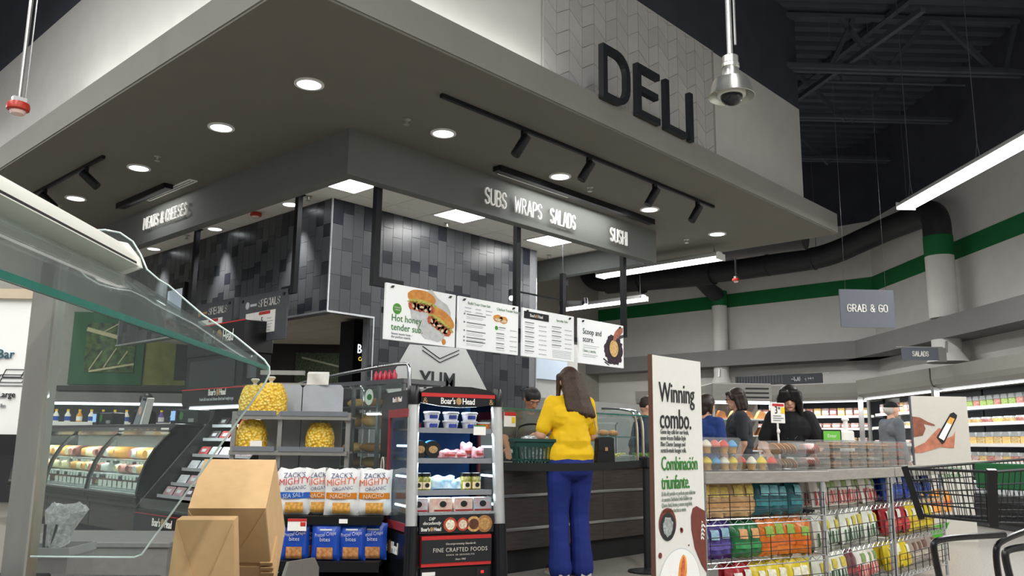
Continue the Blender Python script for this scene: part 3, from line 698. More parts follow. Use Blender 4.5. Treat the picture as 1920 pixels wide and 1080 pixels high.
obj('body', B().box(-.35, .35, 0, .5, 0, .56), mat('low_grey', '#74736f', .6, var=.08, scale=30), lc)
obj('top_plate', B().box(-.36, .36, -.01, .51, .56, .585, .004), MATS['low_grey'], lc)
# salad bar size chart
sg = LB('salad_bar_sign', 'white upright sign with container drawings reading Salad Bar and Large', 'sign', -1.62, 2.62)
obj('board', B().box(-.62, .245, 0, .012, 1.06, 1.47), M_board, sg)
obj('cap_rail', B().box(-.62, .245, -.012, .03, 1.47, 1.50), mat('tan_rail', '#c3b39a', .5), sg)
obj('foot_rail', B().box(-.62, .245, -.01, .03, 1.0, 1.06).box(-.1, -.07, 0, .02, .70, 1.0), M_blackm, sg)
txt('lettering', 'Salad Bar', .040, mat('print_teal', '#2c5a6b', .6, var=0), FR(.20, -.001, 1.287), sg, .003, .95, 'RIGHT')
txt('lettering', 'Large', .026, M_txtk, FR(.165, -.001, 1.17), sg, .003, .9, 'LEFT')
txt('lettering', '2 lbs', .016, M_txtgr, FR(.165, -.001, 1.14), sg, .003, .9, 'LEFT')
b = B()
for x0, w in ((.16, .075), (.03, .075)):
    for dz, dx, s_ in ((0, 0, 1), (.010, -.004, 1), (.026, .010, .75)):
        q = [(x0+dx, 1.205+dz), (x0+dx+w*s_, 1.205+dz), (x0+dx+w*s_+.01, 1.228+dz), (x0+dx+.01, 1.228+dz)]
        for i in range(4):
            p0, p1 = q[i], q[(i+1) % 4]; b.bar((p0[0], -.002, p0[1]), (p1[0], -.002, p1[1]), .002, .0016)
obj('container_drawing', b, M_txtk, sg, kind='stuff')
# ---- kraft takeaway boxes: two nested stacks standing bottom up in a tray
def kraft(name_label, p, rz, tilt, w, d, h, k, nest):
    # origin at the middle of the front edge of the carton's upturned bottom; k: how much wider the rim is
    t = thing('takeaway_box', name_label, 'cardboard box', p, rz, 'kraft takeaway boxes')
    t.rotation_euler = (math.radians(tilt), 0, rz)
    e = d*(k-1)*.6
    v0 = [(-w/2*k, -e, -h), (w/2*k, -e, -h), (w/2*k, d+e, -h), (-w/2*k, d+e, -h)]; v1 = [(-w/2, 0, 0), (w/2, 0, 0), (w/2, d, 0), (-w/2, d, 0)]
    obj('carton', B().add(v0+v1, [(0,1,5,4),(1,2,6,5),(2,3,7,6),(3,0,4,7),(4,5,6,7),(3,2,1,0)]), M_card, t)
    q = lambda fx_, f: Vector((fx_*w/2*(1+(k-1)*f), -e*f-.0015, -h*f))
    for s_ in (-1, 1):   # triangular corner flaps folded onto the front
        pts = [q(s_*.99, .015), q(s_*.99, .62), q(s_*.22, .60), q(s_*.18, .53)]
        obj('front_flap', B().add(pts+[x+Vector((0, -.004, 0)) for x in pts], [(0,1,2,3),(7,6,5,4),(0,4,5,1),(1,5,6,2),(2,6,7,3),(3,7,4,0)]), M_card, t)
    pts = [q(-.95, .66), q(.95, .66), q(.95, 1), q(-.95, 1)]
    obj('front_panel', B().add(pts+[x+Vector((0, -.003, 0)) for x in pts], [(0,1,2,3),(7,6,5,4),(0,4,5,1),(1,5,6,2),(2,6,7,3),(3,7,4,0)]), M_card, t)
    for i in range(nest):
        f = .60+.06*i; x = w/2*(1+(k-1)*f)
        obj('nested_rim', B().box(x-.03, x+.006, -e*f-.010, d*.4, -h*f-.010, -h*f), M_card, t)
    return t
rk = LB('box_rack', 'grey tray holding the kraft takeaway boxes', 'rack', -.66, 2.30)
obj('tray', B().box(-.2, .16, -.02, .62, .50, .52), mat('tray_grey', '#5c5b58', .5), rk)
obj('side_plate', B().prism([(0, .52), (.5, .52), (.5, .66), (.42, .70), (.06, .735), (0, .70)], (.008, 0, 0), (.15, 0, 0), (0,1,0), (0,0,1)), mat('plate_grey', '#6b6862', .45), rk)
obj('stand', B().box(-.19, .15, .05, .53, 0, .50), M_blackm, rk)
kraft('smaller kraft takeaway box stack standing in front', pF(385, 975, 2.36), R45+.10, 5, .148, .062, .31, 1.28, 0)
kraft('larger kraft takeaway box stack leaning behind the small one', pF(426, 953, 2.50), R45+.12, 36, .212, .225, .30, 1.2, 5)
# ================================================================ MEAT CASES along the left
LY = lambda name, label, cat, X, Y, z=0, grp=None: thing(name, label, cat, (X, Y, z), R90, grp)
CASE_W = 1.32
cp = [(.0, .50), (.02, .64), (.07, .80), (.15, .95), (.25, 1.07), (.36, 1.15)]   # curved glass (depth, z)
M_trayl = mat('case_tray', '#c8ccd0', .35, .4)
M_meat = [('pink ham log', mat('ham_pink', '#d98c82', .45, var=.2, scale=20)), ('orange cheese block', mat('cheese_orange', '#e6a04a', .45, var=.1)), ('golden turkey breast', mat('turkey_gold', '#d3a25c', .5, var=.25, scale=12)), ('pale cheese wheel', mat('cheese_pale', '#eadfb4', .45, var=.08)), ('dark red roast', mat('roast_red', '#7c3a2c', .5, var=.3, scale=14)), ('white foil-wrapped loaf', mat('foil_white', '#dcdcd8', .3, var=.15, scale=25))]
def meat(i, k, label, x, y, z, l_, r, root_rz, case_o):
    b = B(); rnd = random.Random(i*7+k)
    pts = [(0, -l_/2+l_*j/5, r*.92) for j in range(6)]
    rr = [r*f*(.94+.12*rnd.random()) for f in (.55, .93, 1, 1, .95, .6)]
    b.tube(pts, rr, 10)
    loc = case_o.matrix_world @ Vector((x, y, z)) if False else Vector((case_o.location.x+y, case_o.location.y-x, z))
    o = obj('deli_meat', b, M_meat[k][1], smooth=True, label=label, cat='deli meat', group='deli meats and cheeses in the cases', loc=loc, rz=R90+rnd.uniform(-.5, .5))
    return o
CASES = ['nearest', 'second', 'third', 'farthest']
for c in range(3):
    Y1 = 8.86+CASE_W*(c+1)
    cs = LY('meat_case', 'curved glass deli meat case, %s along the left counter' % CASES[c], 'display case', 3.9, Y1, 0, 'deli meat cases')
    W = CASE_W
    obj('base_panel', B().box(.01, W-.01, .06, .95, .10, .42), M_wood, cs)
    obj('plinth', B().box(.01, W-.01, .12, .95, 0, .10), M_blackm, cs)
    obj('bumper', B().box(0, W, -.01, .06, .42, .47, .008), M_blackp, cs)
    obj('lower_rail', B().box(0, W, .0, .06, .47, .50, .006), mat('rail_aluminium', '#9a9c9e', .3, .9), cs)
    obj('wood_rail', B().box(.01, W-.01, .03, .07, .36, .42), M_wood, cs)
    obj('deck', B().box(.01, W-.01, .06, .85, .47, .52), M_trayl, cs)
    obj('upper_shelf', B().box(.03, W-.03, .30, .84, .80, .82), M_trayl, cs)
    obj('middle_shelf', B().box(.03, W-.03, .16, .84, .65, .665), M_trayl, cs)
    obj('back_panel', B().box(.01, W-.01, .84, .90, .47, 1.18), mat('case_white', '#cfd2d4', .5), cs)
    obj('top_deck', B().box(0, W, .34, .95, 1.18, 1.22, .006), mat('case_top', '#55575a', .35, .5), cs)
    obj('hood', B().prism([(.34, 1.10), (.40, 1.19), (.34, 1.19), (.28, 1.14)], (W, 0, 0), (0, 0, 0), (0,1,0), (0,0,1)), M_blackp, cs)
    g_ = B()
    g_.add([(x, y, z) for x in (.02, W-.02) for y, z in cp]+[(x, y+.006, z-.004) for x in (.02, W-.02) for y, z in cp],
           [(i, i+1, i+7, i+6) for i in range(5)]+[(12+i, 18+i, 19+i, 13+i) for i in range(5)])
    obj('curved_glass', g_, M_glass, cs, True)
    ep = cp+[(.36, 1.20), (.95, 1.20), (.95, .10), (.03, .10), (.0, .42)]
    for x in (0, W-.03):
        if x == 0 or c > 0: continue
        obj('end_panel', B().prism(ep, (.03, 0, 0), (x, 0, 0), (0,1,0), (0,0,1)), M_blackp, cs)
    obj('divider', B().add([(W-.04, y-.004, z) for y, z in cp]+[(W, y-.004, z) for y, z in cp]+[(W-.04, y+.03, z-.02) for y, z in cp]+[(W, y+.03, z-.02) for y, z in cp],
        [(i, i+1, i+7, i+6) for i in range(5)]+[(i+12, i+18, i+19, i+13) for i in range(5)]+[(i, i+12, i+13, i+1) for i in range(5)]+[(i+6, i+7, i+19, i+18) for i in range(5)]), M_blackp, cs)
    for sname, y, z in (('upper', .295, .76), ('middle', .155, .615)):
        for q in range(14):
            if (q*7+c) % 5 == 0: continue
            flat('price_tag', [rect(.06+q*.088, z, .06+q*.088+.062, z+.045)], M_paper, FR(0, y-.004, 0), cs, .003)
    for q in range(9): flat('price_tag', [rect(.08+q*.13, .53, .08+q*.13+.09, .60)], M_paper, FR(0, .10, 0), cs, .003)
    if c == 0:
        flat('hood_print', [rect(.02, 1.115, .16, 1.175), rect(W-.22, 1.115, W-.04, 1.175)], M_paper, FR(0, .30, 0), cs, .003)
        for q in range(5): flat('sandwich_print', [disc(.30+q*.16, 1.145, .05, 10, .018)], M_meat[2][1], FR(0, .30, 0), cs, .003)
    lamp('AREA', 'case_lamp', (W/2, .34, 1.09), 9, cs, (1,.97,.92), (0,0,0), W*.9, .05)
    sides = ORD
    for lev, (ylev, zlev, l_, r, n) in enumerate(((.55, .82, .40, .075, 8), (.42, .665, .40, .065, 9), (.36, .52, .25, .045, 7))):
        for i in range(n):
            k = [0, 1, 5, 3, 2, 0, 1, 4, 3][(i*2+lev*3+c) % 9] % 6 if lev != 2 else [4, 2, 4, 1, 4, 2, 0][i % 7]
            x = .12+(W-.22)*(i+.5)/n
            lab = '%s, %s from left on %s shelf of %s meat case' % (M_meat[k][0], ORD[i], ('top', 'middle', 'bottom')[lev], CASES[c])
            meat(c*40+lev*10+i, k, lab, x, ylev, zlev, l_, r, 0, cs)
# scales and a tent sign on the case top
def scale_unit(label, X, Y):
    t = LY('deli_scale', label, 'scale', X, Y, 1.22, 'deli scales')
    obj('housing', B().box(-.22, .22, 0, .16, 0, .16, .015), mat('scale_dark', '#23282a', .4), t)
    obj('screen_bezel', B().box(-.34, -.20, -.02, .14, .0, .165, .01), M_blackm, t)
    obj('screen', B().box(-.325, -.225, -.026, -.02, .04, .145), mat('screen_blue', '#8fb2dc', .3, var=.3, scale=50, emit=.8), t)
    obj('logo', B().prism(disc(-.12, .09, .045, 16), (0, -.003, 0), (0, -.001, 0)), mat('logo_green', '#3d7a3c', .5, var=.5, scale=80), t)
    obj('label_plate', B().box(.05, .17, -.006, 0, .02, .06), mat('plate_pale', '#8f9490', .5), t)
scale_unit('dark deli scale with blue screen on the left of the meat case', 4.42, 11.15)
scale_unit('dark deli scale with blue screen beside the merchandiser', 4.42, 8.97)
t = LY('tent_sign', 'tall leaning tent card standing on the meat case', 'sign', 4.38, 10.05, 1.22)
obj('card', B().prism([(-.17, 0), (-.02, 0), (.13, .30), (.02, .32)], (0, .01, 0), (0, 0, 0)), mat('tent_grey', '#8d9299', .5), t)
obj('fold', B().prism([(-.02, 0), (.03, 0), (.15, .30), (.13, .31)], (0, .08, 0), (0, .01, 0)), M_paper, t)
flat('heading', [[(.035, .285), (.125, .27), (.135, .30), (.045, .315)]], M_txtk, FR(0, -.001, 0), t, .003)
flat('picture', [disc(-.0, .16, .04, 12, .05)], mat('peach_print', '#d8b29a', .6, var=.4, scale=60), FR(0, -.001, 0), t, .003)
# wall cooler far behind with juice bottles
wc = LB('wall_cooler', 'lit wall cooler with a white shelf edge behind the meat counter', 'cooler', -6.6, 14.2)
obj('body', B().box(-1.6, 1.7, .5, 1.0, 0, 1.75), mat('cooler_dark', '#3c3e3f', .5), wc)
obj('shelf', B().box(-1.6, 1.7, .0, .5, 1.28, 1.31).box(-1.6, 1.7, -.02, .0, 1.26, 1.32), M_paper, wc)
obj('light_bar', B().box(-1.6, 1.7, .05, .12, 1.60, 1.64), mat('cool_light_bar', '#f4f8ff', .4, var=0, emit=3), wc)
obj('canopy', B().box(-1.62, 1.72, .0, .6, 1.64, 1.80), mat('cooler_canopy', '#7d7b76', .6), wc)
bt = [('yellow-capped juice bottle with blue label', '#f0ead8', '#2b54a8', '#e8b818'), ('purple juice bottle with yellow cap', '#6a4a9a', '#e8e4dc', '#e8b818'), ('orange juice bottle with yellow cap', '#e29a2c', '#f2efe6', '#e8b818')]
for i in range(16):
    nm, c1, c2, c3 = bt[(0, 0, 2, 0, 1)[i % 5]]; x = -6.6-1.35+i*.19
    t = LB('juice_bottle', nm+', %s from the left on the cooler shelf' % ORD[i], 'bottle', x, 14.35, 1.31, 'juice bottles in the wall cooler')
    obj('bottle', B().lathe([(.045, 0), (.047, .12), (.02, .17), (.02, .19)], n=10), mat('bottle_'+c1, c1, .3), t, True)
    obj('label_wrap', B().lathe([(.049, .03), (.049, .10)], n=10), mat('bottle_'+c2, c2, .4), t, True)
    obj('cap', B().lathe([(.023, .185), (.023, .215)], n=10), mat('cap_'+c3, c3, .4), t)
# green produce pictures on the far wall
pp = LB('wall_mural', 'green framed mural of leafy stalks on the far left wall', 'picture', -6.70, 15.36)
obj('frame', B().box(-.66, .63, 0, .04, 2.0, 3.30), mat('mural_green', '#1e5a34', .6, var=.08), pp)
obj('picture', B().box(-.40, .48, -.012, 0, 2.22, 3.10), mat('mural_leaves', '#12180f', .6, var=1, scale=9, var2='#5c7a3a'), pp)
stalk = mat('mural_stalk', '#c9bf96', .6, var=.1)
obj('stalks', B().bar((-.40, -.016, 2.99), (.48, -.016, 2.76), .004, .07).bar((-.30, -.016, 2.23), (.48, -.016, 2.37), .004, .035).bar((-.10, -.016, 2.94), (.15, -.016, 3.09), .004, .02).bar((-.3, -.016, 2.26), (-.1, -.016, 2.6), .004, .02).bar((-.05, -.016, 2.3), (.15, -.016, 2.65), .004, .02).bar((.2, -.016, 2.36), (.35, -.016, 2.6), .004, .02).bar((.15, -.016, 2.88), (.47, -.016, 3.0), .004, .02), stalk, pp)
py_ = LB('wall_mural', 'yellow-green mural panel beside the leafy one', 'picture', -5.55, 15.36)
obj('panel', B().box(-.48, .9, 0, .03, 2.0, 3.2), mat('mural_yellow', '#8f8d3a', .6, var=.4, scale=5, var2='#6d6f2e'), py_)
obj('dark_panel', B().box(.05, .7, -.01, 0, 2.1, 2.9), M_blackm, py_)
obj('ledge', B().box(-2, 1.2, -.25, .0, 1.88, 1.96), mat('ledge_brown', '#3a342d', .6), py_)
# ================================================================ MERCHANDISER (sloped, facing left aisle)
mz = LY('sloped_merchandiser', 'black sloped open merchandiser with stepped shelves beside the meat case', 'display case', 3.65, 8.32)
MWd = 1.36
spf = [(0, 0), (0, .40), (.05, .47), (.72, 1.28), (.74, 1.36), (.40, 1.38), (.39, 1.54), (.62, 1.56), (1.1, 1.42), (1.1, 0)]
for x in (0, MWd-.03): obj('side_panel', B().prism(spf, (.03, 0, 0), (x, 0, 0), (0,1,0), (0,0,1)), M_blackp, mz)
obj('base', B().box(.03, MWd-.03, .0, 1.0, .0, .40), M_blackm, mz)
obj('back', B().prism([(.40, .40), (1.0, 1.36), (1.06, 1.36), (1.06, .40)], (MWd-.06, 0, 0), (.03, 0, 0), (0,1,0), (0,0,1)), M_blackm, mz)
obj('hood', B().prism([(.40, 1.38), (.385, 1.41), (.385, 1.53), (.42, 1.56), (.62, 1.57), (1.1, 1.43), (1.1, 1.36), (.55, 1.36)], (MWd, 0, 0), (0, 0, 0), (0,1,0), (0,0,1)), M_blackp, mz)
obj('red_line', B().box(0, MWd, .378, .386, 1.535, 1.545), M_red, mz)
obj('hood_light', B().box(.06, MWd-.06, .44, .52, 1.352, 1.372), mat('hood_glow', '#f3f7ff', .4, var=0, emit=2.5), mz)
lamp('AREA', 'hood_lamp', (MWd/2, .46, 1.34), 7, mz, (.95,.98,1), (math.radians(20), 0, 0), MWd*.85, .06)
boar(FR(0, .384, 0), mz, .085, .72, 1.475, .7)
txt('lettering', 'Fresh deli meat and cheese sliced and ready to go', .045, M_txtlg, FR(0, .384, 0), mz, .002, .72, 'CENTER', 1, (.70, 1.425))
boar(FR(0, -.003, 0), mz, .10, .62, .27, .7)
txt('lettering', 'Fresh deli meat and cheese', .06, M_txtlg, FR(0, -.003, 0), mz, .002, .72, 'CENTER', 1, (.66, .14))
obj('front_red_line', B().box(.03, MWd-.03, -.004, 0, .365, .370), M_red, mz)
obj('lip_glass', B().box(.04, MWd-.04, .03, .036, .41, .50), M_glass, mz)
M_pk = [mat('pack_pink', '#a58083', .35, var=.3, scale=20), mat('pack_white', '#b9b9bd', .3, var=.2, scale=20), mat('pack_dark', '#3b3334', .35, var=.4, scale=20), mat('pack_red', '#a63a36', .35, var=.3, scale=20)]
nmk = ['pink', 'white', 'dark', 'red']
for lev, (z, y) in enumerate(((.575, .20), (.684, .33), (.823, .43), (.959, .53), (1.116, .63), (1.253, .72))):
    z -= .05
    obj('shelf', B().box(.04, MWd-.04, y, y+.30, z-.012, z), mat('shelf_black', '#2a2b2d', .4), mz)
    obj('shelf_edge', B().box(.04, MWd-.04, y-.008, y, z-.024, z+.006), mat('shelf_edge_pale', '#a7aaad', .4), mz)
    for i in range(6):
        k = (0, 2, 1, 0, 2, 1, 2, 3)[(lev*5+i*3) % 8]; x = .15+i*.212
        t = obj('deli_pack', B().box(-.085, .085, 0, .02, 0, .095, .006), M_pk[k], loc=Vector((3.65+y+.03, 8.32-x, z)), rz=R90)
        t.rotation_euler = (math.radians(-32), 0, R90)
        tag(t, '%s sliced deli pack, %s from left on %s shelf of the sloped merchandiser' % (nmk[k], ORD[i], ('lowest', 'second', 'third', 'fourth', 'fifth', 'top')[lev]), 'deli pack', 'sliced packs on the sloped merchandiser')
        obj('label_patch', B().box(-.04, .04, -.002, 0, .03, .065), M_pk[1], t)
# tall black cabinet with lettered header
kk = LY('tall_cabinet', 'tall black cabinet with lettered header and red top line behind the merchandiser', 'cabinet', 4.98, 10.2)
obj('body', B().box(0, 1.36, 0, .35, 0, 2.05), M_blackm, kk)
obj('header', B().box(0, 1.38, -.02, .36, 2.05, 2.43, .01), M_blackp, kk)
obj('red_line', B().box(0, 1.38, -.024, -.02, 2.415, 2.43), M_red, kk)
obj('glass_door', B().box(.1, 1.2, -.012, 0, 1.2, 2.0), mat('smoky_glass', '#2a2d30', .12, var=.1), kk)
boar(FR(0, -.024, 0), kk, .20, .80, 2.20, .62)
ct = LY('card_holder', 'clear card holder clipped on the tall black cabinet', 'card holder', 5.05, 8.80, 1.75)
obj('sleeve', B().box(-.02, .17, -.03, -.02, 0, .26), mat('sleeve_grey', '#55585b', .2), ct)
obj('button', B().ball((.07, -.032, .24), .014, 8, 6), M_paper, ct)
# hanging special signs with posts
def hang_post(label, x, y, foot, zb, rz):
    t = thing('hanging_post', label, 'post', (x, y, zb), rz, 'black hanging posts')
    obj('tube', B().box(-.035, .035, -.03, .03, 0, CEIL-zb), M_blackmetal, t)
    obj('ceiling_plate', B().box(-.06, .06, -.05, .05, CEIL-zb-.012, CEIL-zb-.0005), M_blackmetal, t)
    if foot: obj('foot', B().box(.035 if foot > 0 else foot, foot if foot > 0 else -.035, -.03, .03, 0, .09), M_blackmetal, t)
    return t
hang_post('black post holding the nearer SPECIALS sign', 5.28, 8.36, -.22, 2.72, R90)
hang_post('black post in front of the left tiled wall', 5.29, 10.85, 0, 2.78, R90)
def special(label, y1, y0, z0, z1):
    t = LY('specials_sign', label, 'sign', 5.24, y1, z0, 'SPECIALS signs')
    w = y1-y0; h = z1-z0
    obj('board', B().box(0, w, 0, .02, 0, h), mat('sign_slate', '#4c5055', .6), t)
    sign_word('SPECIALS', .085, M_txtw, FR(0, -.001, 0), t, .004, .010, .46, at=(w*.42, h-.16))
    flat('emblem', [disc(w*.18, h-.12, .045, 14), rect(w*.24, h-.14, w*.38, h-.11)], M_txtlg if y0 < 9 else M_gold, FR(0, -.001, 0), t, .003)
    obj('clip', B().box(.05, .09, -.01, 0, h-.07, h-.04), M_blackp, t); obj('clip', B().box(w-.09, w-.05, -.01, 0, h-.07, h-.04), M_blackp, t)
    obj('price_sheet', B().box(w*.16, w*.78, -.006, 0, .10, h-.22), M_paper, t)
    F_ = FR(0, -.007, 0)
    flat('red_strip', [rect(w*.45, h-.26, w*.68, h-.225)], M_red, F_, t, .003)
    txt('price', '5', .10, M_txtk, F_, t, .003, .8, 'LEFT', 1, (w*.5, h-.36))
    lines(F_, t, w*.62, w*.75, h-.32, 5, .035, .012, M_txtlg); flat('yellow_mark', [rect(w*.18, .12, w*.24, .19)], M_yel, F_, t, .003)
special('nearer grey SPECIALS sign with price sheet hanging by the post', 9.48, 8.42, 2.20, 2.78)
special('farther grey SPECIALS sign with emblem hanging on the left', 10.68, 9.66, 2.22, 2.80)
t = LY('wall_screen', 'black framed wall screen on the left tiled wall', 'screen', 5.55, 11.95, 2.75)
obj('frame', B().box(-.25, .30, 0, .05, 0, .55), M_blackmetal, t); obj('display', B().box(-.2, .25, -.006, 0, .05, .46), mat('screen_pale', '#b9c3d2', .3, emit=.4), t)
# ================================================================ CENTRE: MENUS, COUNTER, DISPLAYS
def wpt(root, p):      # local point of a thing -> world
    a = root.rotation_euler[2]; c, s = math.cos(a), math.sin(a)
    return Vector((root.location.x+p[0]*c-p[1]*s, root.location.y+p[0]*s+p[1]*c, root.location.z+p[2]))
def blob(cx, cy, rx, ry, seed=0, n=22, rough=.1, rot=0):
    rnd = random.Random(seed); out = []
    for i in range(n):
        a = 2*math.pi*i/n; k = 1+rnd.uniform(-rough, rough); x, y = rx*k*math.cos(a), ry*k*math.sin(a)
        out.append((cx+x*math.cos(rot)-y*math.sin(rot), cy+x*math.sin(rot)+y*math.cos(rot)))
    return out
M_bun = mat('bun_orange', '#d8842f', .5, var=.3, scale=14, var2='#efab52')
M_fill = mat('filling_red', '#a8371f', .5, var=.5, scale=26, var2='#e27a4a')
M_lett = mat('lettuce_yellow', '#a8ab45', .5, var=.5, scale=40, var2='#e3d36c')
M_cream = mat('print_cream', '#f0d9b4', .6, var=.2, scale=30)
M_onion = mat('print_plum', '#3a2735', .6, var=.4, scale=30)
# posts of the menu boards
for x, zb, ft, lab in ((5.04, 2.56, .35, 'black post at the left end of the menu boards'), (7.10, 2.55, 0, 'black post between the menu boards'), (9.22, 2.46, 0, 'black post at the right end of the menu boards')):
    hang_post(lab, x, 6.56, ft, zb, 0)
t = thing('hanging_post', 'short black bracket post with two spot lamps farther back', 'post', (8.9, 7.35, 2.6), 0, 'black hanging posts')
obj('tube', B().box(-.035, .035, -.03, .03, -.2, .78), M_blackmetal, t)
obj('bracket', B().box(.035, .09, -.02, .02, .62, .70), M_blackmetal, t); obj('bracket', B().box(.035, .10, -.02, .02, .32, .40), M_blackmetal, t); obj('hanger_rod', B().tube([(0, 0, .78), (0, 0, CEIL-2.6+.01)], .006, 6), MATS['wire_grey'], t)
obj('arm', B().bar((.05, 0, .38), (.62, .1, .46), .05, .05), M_blackmetal, t)
for x, y, z in ((.60, .08, .46), (-.72, .3, .42)):
    q = obj('spot_head', B().tube([(x, y, z+.05), (x-.05, y-.05, z-.05)], .04, 12), M_blackmetal, t)
    obj('spot_lens', B().ball((x-.055, y-.055, z-.06), .036, 10, 8), M_disc, q)
obj('cross_rail', B().bar((-.72, .3, .48), (.0, .0, .40), .02, .02), M_blackmetal, t)
rail_z = 2.50
tag(obj('menu_rail', B().box(5.14, 9.14, 6.535, 6.56, 2.30, 2.36), M_blackmetal), 'black steel rail behind the four menu boards', 'rail')
# menu boards
MB_W, MB_H = .94, .56
def menu(i, x, label):
    t = thing('menu_board', label, 'menu board', (x, 6.5, 2.04), 0, 'menu boards over the counter')
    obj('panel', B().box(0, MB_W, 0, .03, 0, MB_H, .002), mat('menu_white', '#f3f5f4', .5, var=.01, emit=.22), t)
    for q in (.07, MB_W-.09): obj('clip', B().prism([(q-.02, MB_H-.045), (q+.01, MB_H-.045), (q+.03, MB_H-.02), (q, MB_H-.02)], (0, -.012, 0), (0, 0, 0)), M_blackp, t)
    return t, FR(0, -.001, 0)
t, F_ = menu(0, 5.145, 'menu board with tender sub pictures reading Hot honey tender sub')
flat('badge', [disc(.145, .315, .055, 20)], mat('badge_green', '#4aa02c', .5, var=.02), F_, t, .003)
txt('lettering', 'Limited\nedition', .026, M_txtw, FR(0, -.0045, 0), t, .002, 1, 'CENTER', 1, (.145, .32))
txt('lettering', 'Hot honey\ntender sub.', .098, M_txtg, F_, t, .003, .92, 'LEFT', 1, (.075, .19))
txt('lettering', 'Sweet meets heat\u2014\nthe perfect match.', .034, M_txtgr, F_, t, .003, 1, 'LEFT', 1, (.08, .055))
flat('paper_wrap', [blob(.60, .30, .30, .24, 3, rough=.12, rot=-.5)], mat('print_wrap', '#d9dadb', .6, var=.12, scale=20), F_, t, .002)
for (cx, cy, r) in ((.46, .43, -.05), (.73, .26, -.42)):
    c, s = math.cos(r), math.sin(r); P_ = lambda x, y: (cx+x*c-y*s, cy+x*s+y*c)
    flat('bun_print', [blob(*P_(0, .03), .19, .085, 5, rough=.03, rot=r)], M_bun, F_, t, .004)
    flat('lettuce_print', [blob(*P_(.01, -.025), .185, .04, 6, rough=.12, rot=r)], M_lett, F_, t, .005)
    flat('filling_print', [blob(*P_(-.02+.05*k, -.065), .05, .045, 7+k, rough=.15) for k in range(-2, 4)], M_fill, F_, t, .006)
    [flat('chicken_print', [blob(*P_(dx_, dy_), a_, b_2, 17+int(dx_*99), rough=.3, rot=dx_*9)], M_cream, F_, t, .007) for dx_, dy_, a_, b_2 in ((-.11, -.065, .026, .014), (-.06, -.09, .018, .012), (.0, -.06, .030, .012), (.06, -.085, .022, .016), (.12, -.06, .020, .012))]
    flat('herb_print', [blob(*P_(-.12+.05*k_, -.03+.008*(k_ % 2)), .022, .006, k_, rough=.3, rot=r+.4*(k_ % 3)) for k_ in range(6)], mat('print_herb', '#56702a', .6, var=.4, scale=40), F_, t, .0075)
flat('crumb_print', [blob(.78, .045, .03, .03, 4)], M_bun, F_, t, .003)
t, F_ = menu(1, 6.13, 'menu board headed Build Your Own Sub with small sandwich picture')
txt('heading', 'Build Your Own Sub', .044, mat('print_sage', '#86a083', .6, var=0), F_, t, .003, .95, 'LEFT', 1, (.13, .485))
txt('heading', 'Chicken Tender Subs', .044, MATS['print_sage'], F_, t, .003, .92, 'LEFT', 1, (.58, .475))
for k in range(3): lines(F_, t, .09+.16*k, .20+.16*k, .44, 2, .04, .010, M_txtlg, .3)
for k, y in enumerate((.37, .28, .19, .12, .08)):
    flat('bullet', [disc(.085, y+.008, .011, 10)], M_txtgr, F_, t, .003)
    lines(F_, t, .12, .42, y, 1, .02, .012, M_txtgr, .4); lines(F_, t, .12, .44, y-.022, 2, .016, .005, M_txtlg, .4)
flat('sandwich_print', [blob(.60, .385, .075, .04, 2, rough=.06), blob(.69, .375, .07, .042, 3, rough=.06)], M_bun, F_, t, .003)
flat('filling_print', [blob(.61, .37, .06, .016, 4), blob(.69, .36, .05, .016, 5)], M_cream, F_, t, .004)
flat('badge', [disc(.58, .275, .024, 14)], MATS['badge_green'], F_, t, .003)
for k, y in enumerate((.28, .21, .16, .10, .05)):
    lines(F_, t, .62 if k == 0 else .58, .74, y, 1, .02, .011, M_txtgr, .3); lines(F_, t, .58, .76, y-.02, 1, .015, .005, M_txtlg, .3); lines(F_, t, .80, .92, y-.015, 1, .015, .008, M_txtlg, .2)
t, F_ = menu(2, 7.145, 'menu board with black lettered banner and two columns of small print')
flat('banner', [rect(.02, .44, .46, .525)], M_txtk, F_, t, .003); boar(FR(0, -.004, 0), t, .052, .24, .465, .8)
txt('heading', 'Specialty Subs', .042, MATS['print_sage'], F_, t, .003, .92, 'LEFT', 1, (.60, .465))
for col in (0, 1):
    for k in range(7):
        y = .39-.055*k
        if col and k > 4: continue
        lines(F_, t, .04+.48*col, .22+.48*col, y, 1, .02, .011, M_txtgr, .3); lines(F_, t, .04+.48*col, .20+.48*col, y-.02, 1, .015, .005, M_txtlg, .3); lines(F_, t, .28+.48*col, .42+.48*col, y-.02, 1, .015, .010, M_txtlg, .2)
lines(F_, t, .53, .90, .11, 5, .02, .006, M_txtlg, .1)
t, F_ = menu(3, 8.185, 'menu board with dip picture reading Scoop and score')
txt('lettering', 'Scoop and\nscore.', .105, M_txtk, F_, t, .003, .88, 'LEFT', 1, (.07, .37))
lines(F_, t, .08, .42, .225, 2, .025, .008, M_txtlg); txt('lettering', 'Unta y anota.', .055, MATS['print_sage'], F_, t, .003, .9, 'LEFT', 1, (.075, .145)); lines(F_, t, .08, .40, .11, 2, .022, .008, M_txtlg)
flat('bowl_print', [blob(.72, .22, .20, .20, 9, 40, .10)], M_onion, F_, t, .003)
flat('rim_print', [disc(.72, .235, .115, 24, .125)], mat('print_darkbowl', '#241a20', .5), F_, t, .004); flat('dip_print', [disc(.72, .24, .095, 24, .11)], mat('print_dip', '#e4bb78', .6, var=.3, scale=40), F_, t, .005)
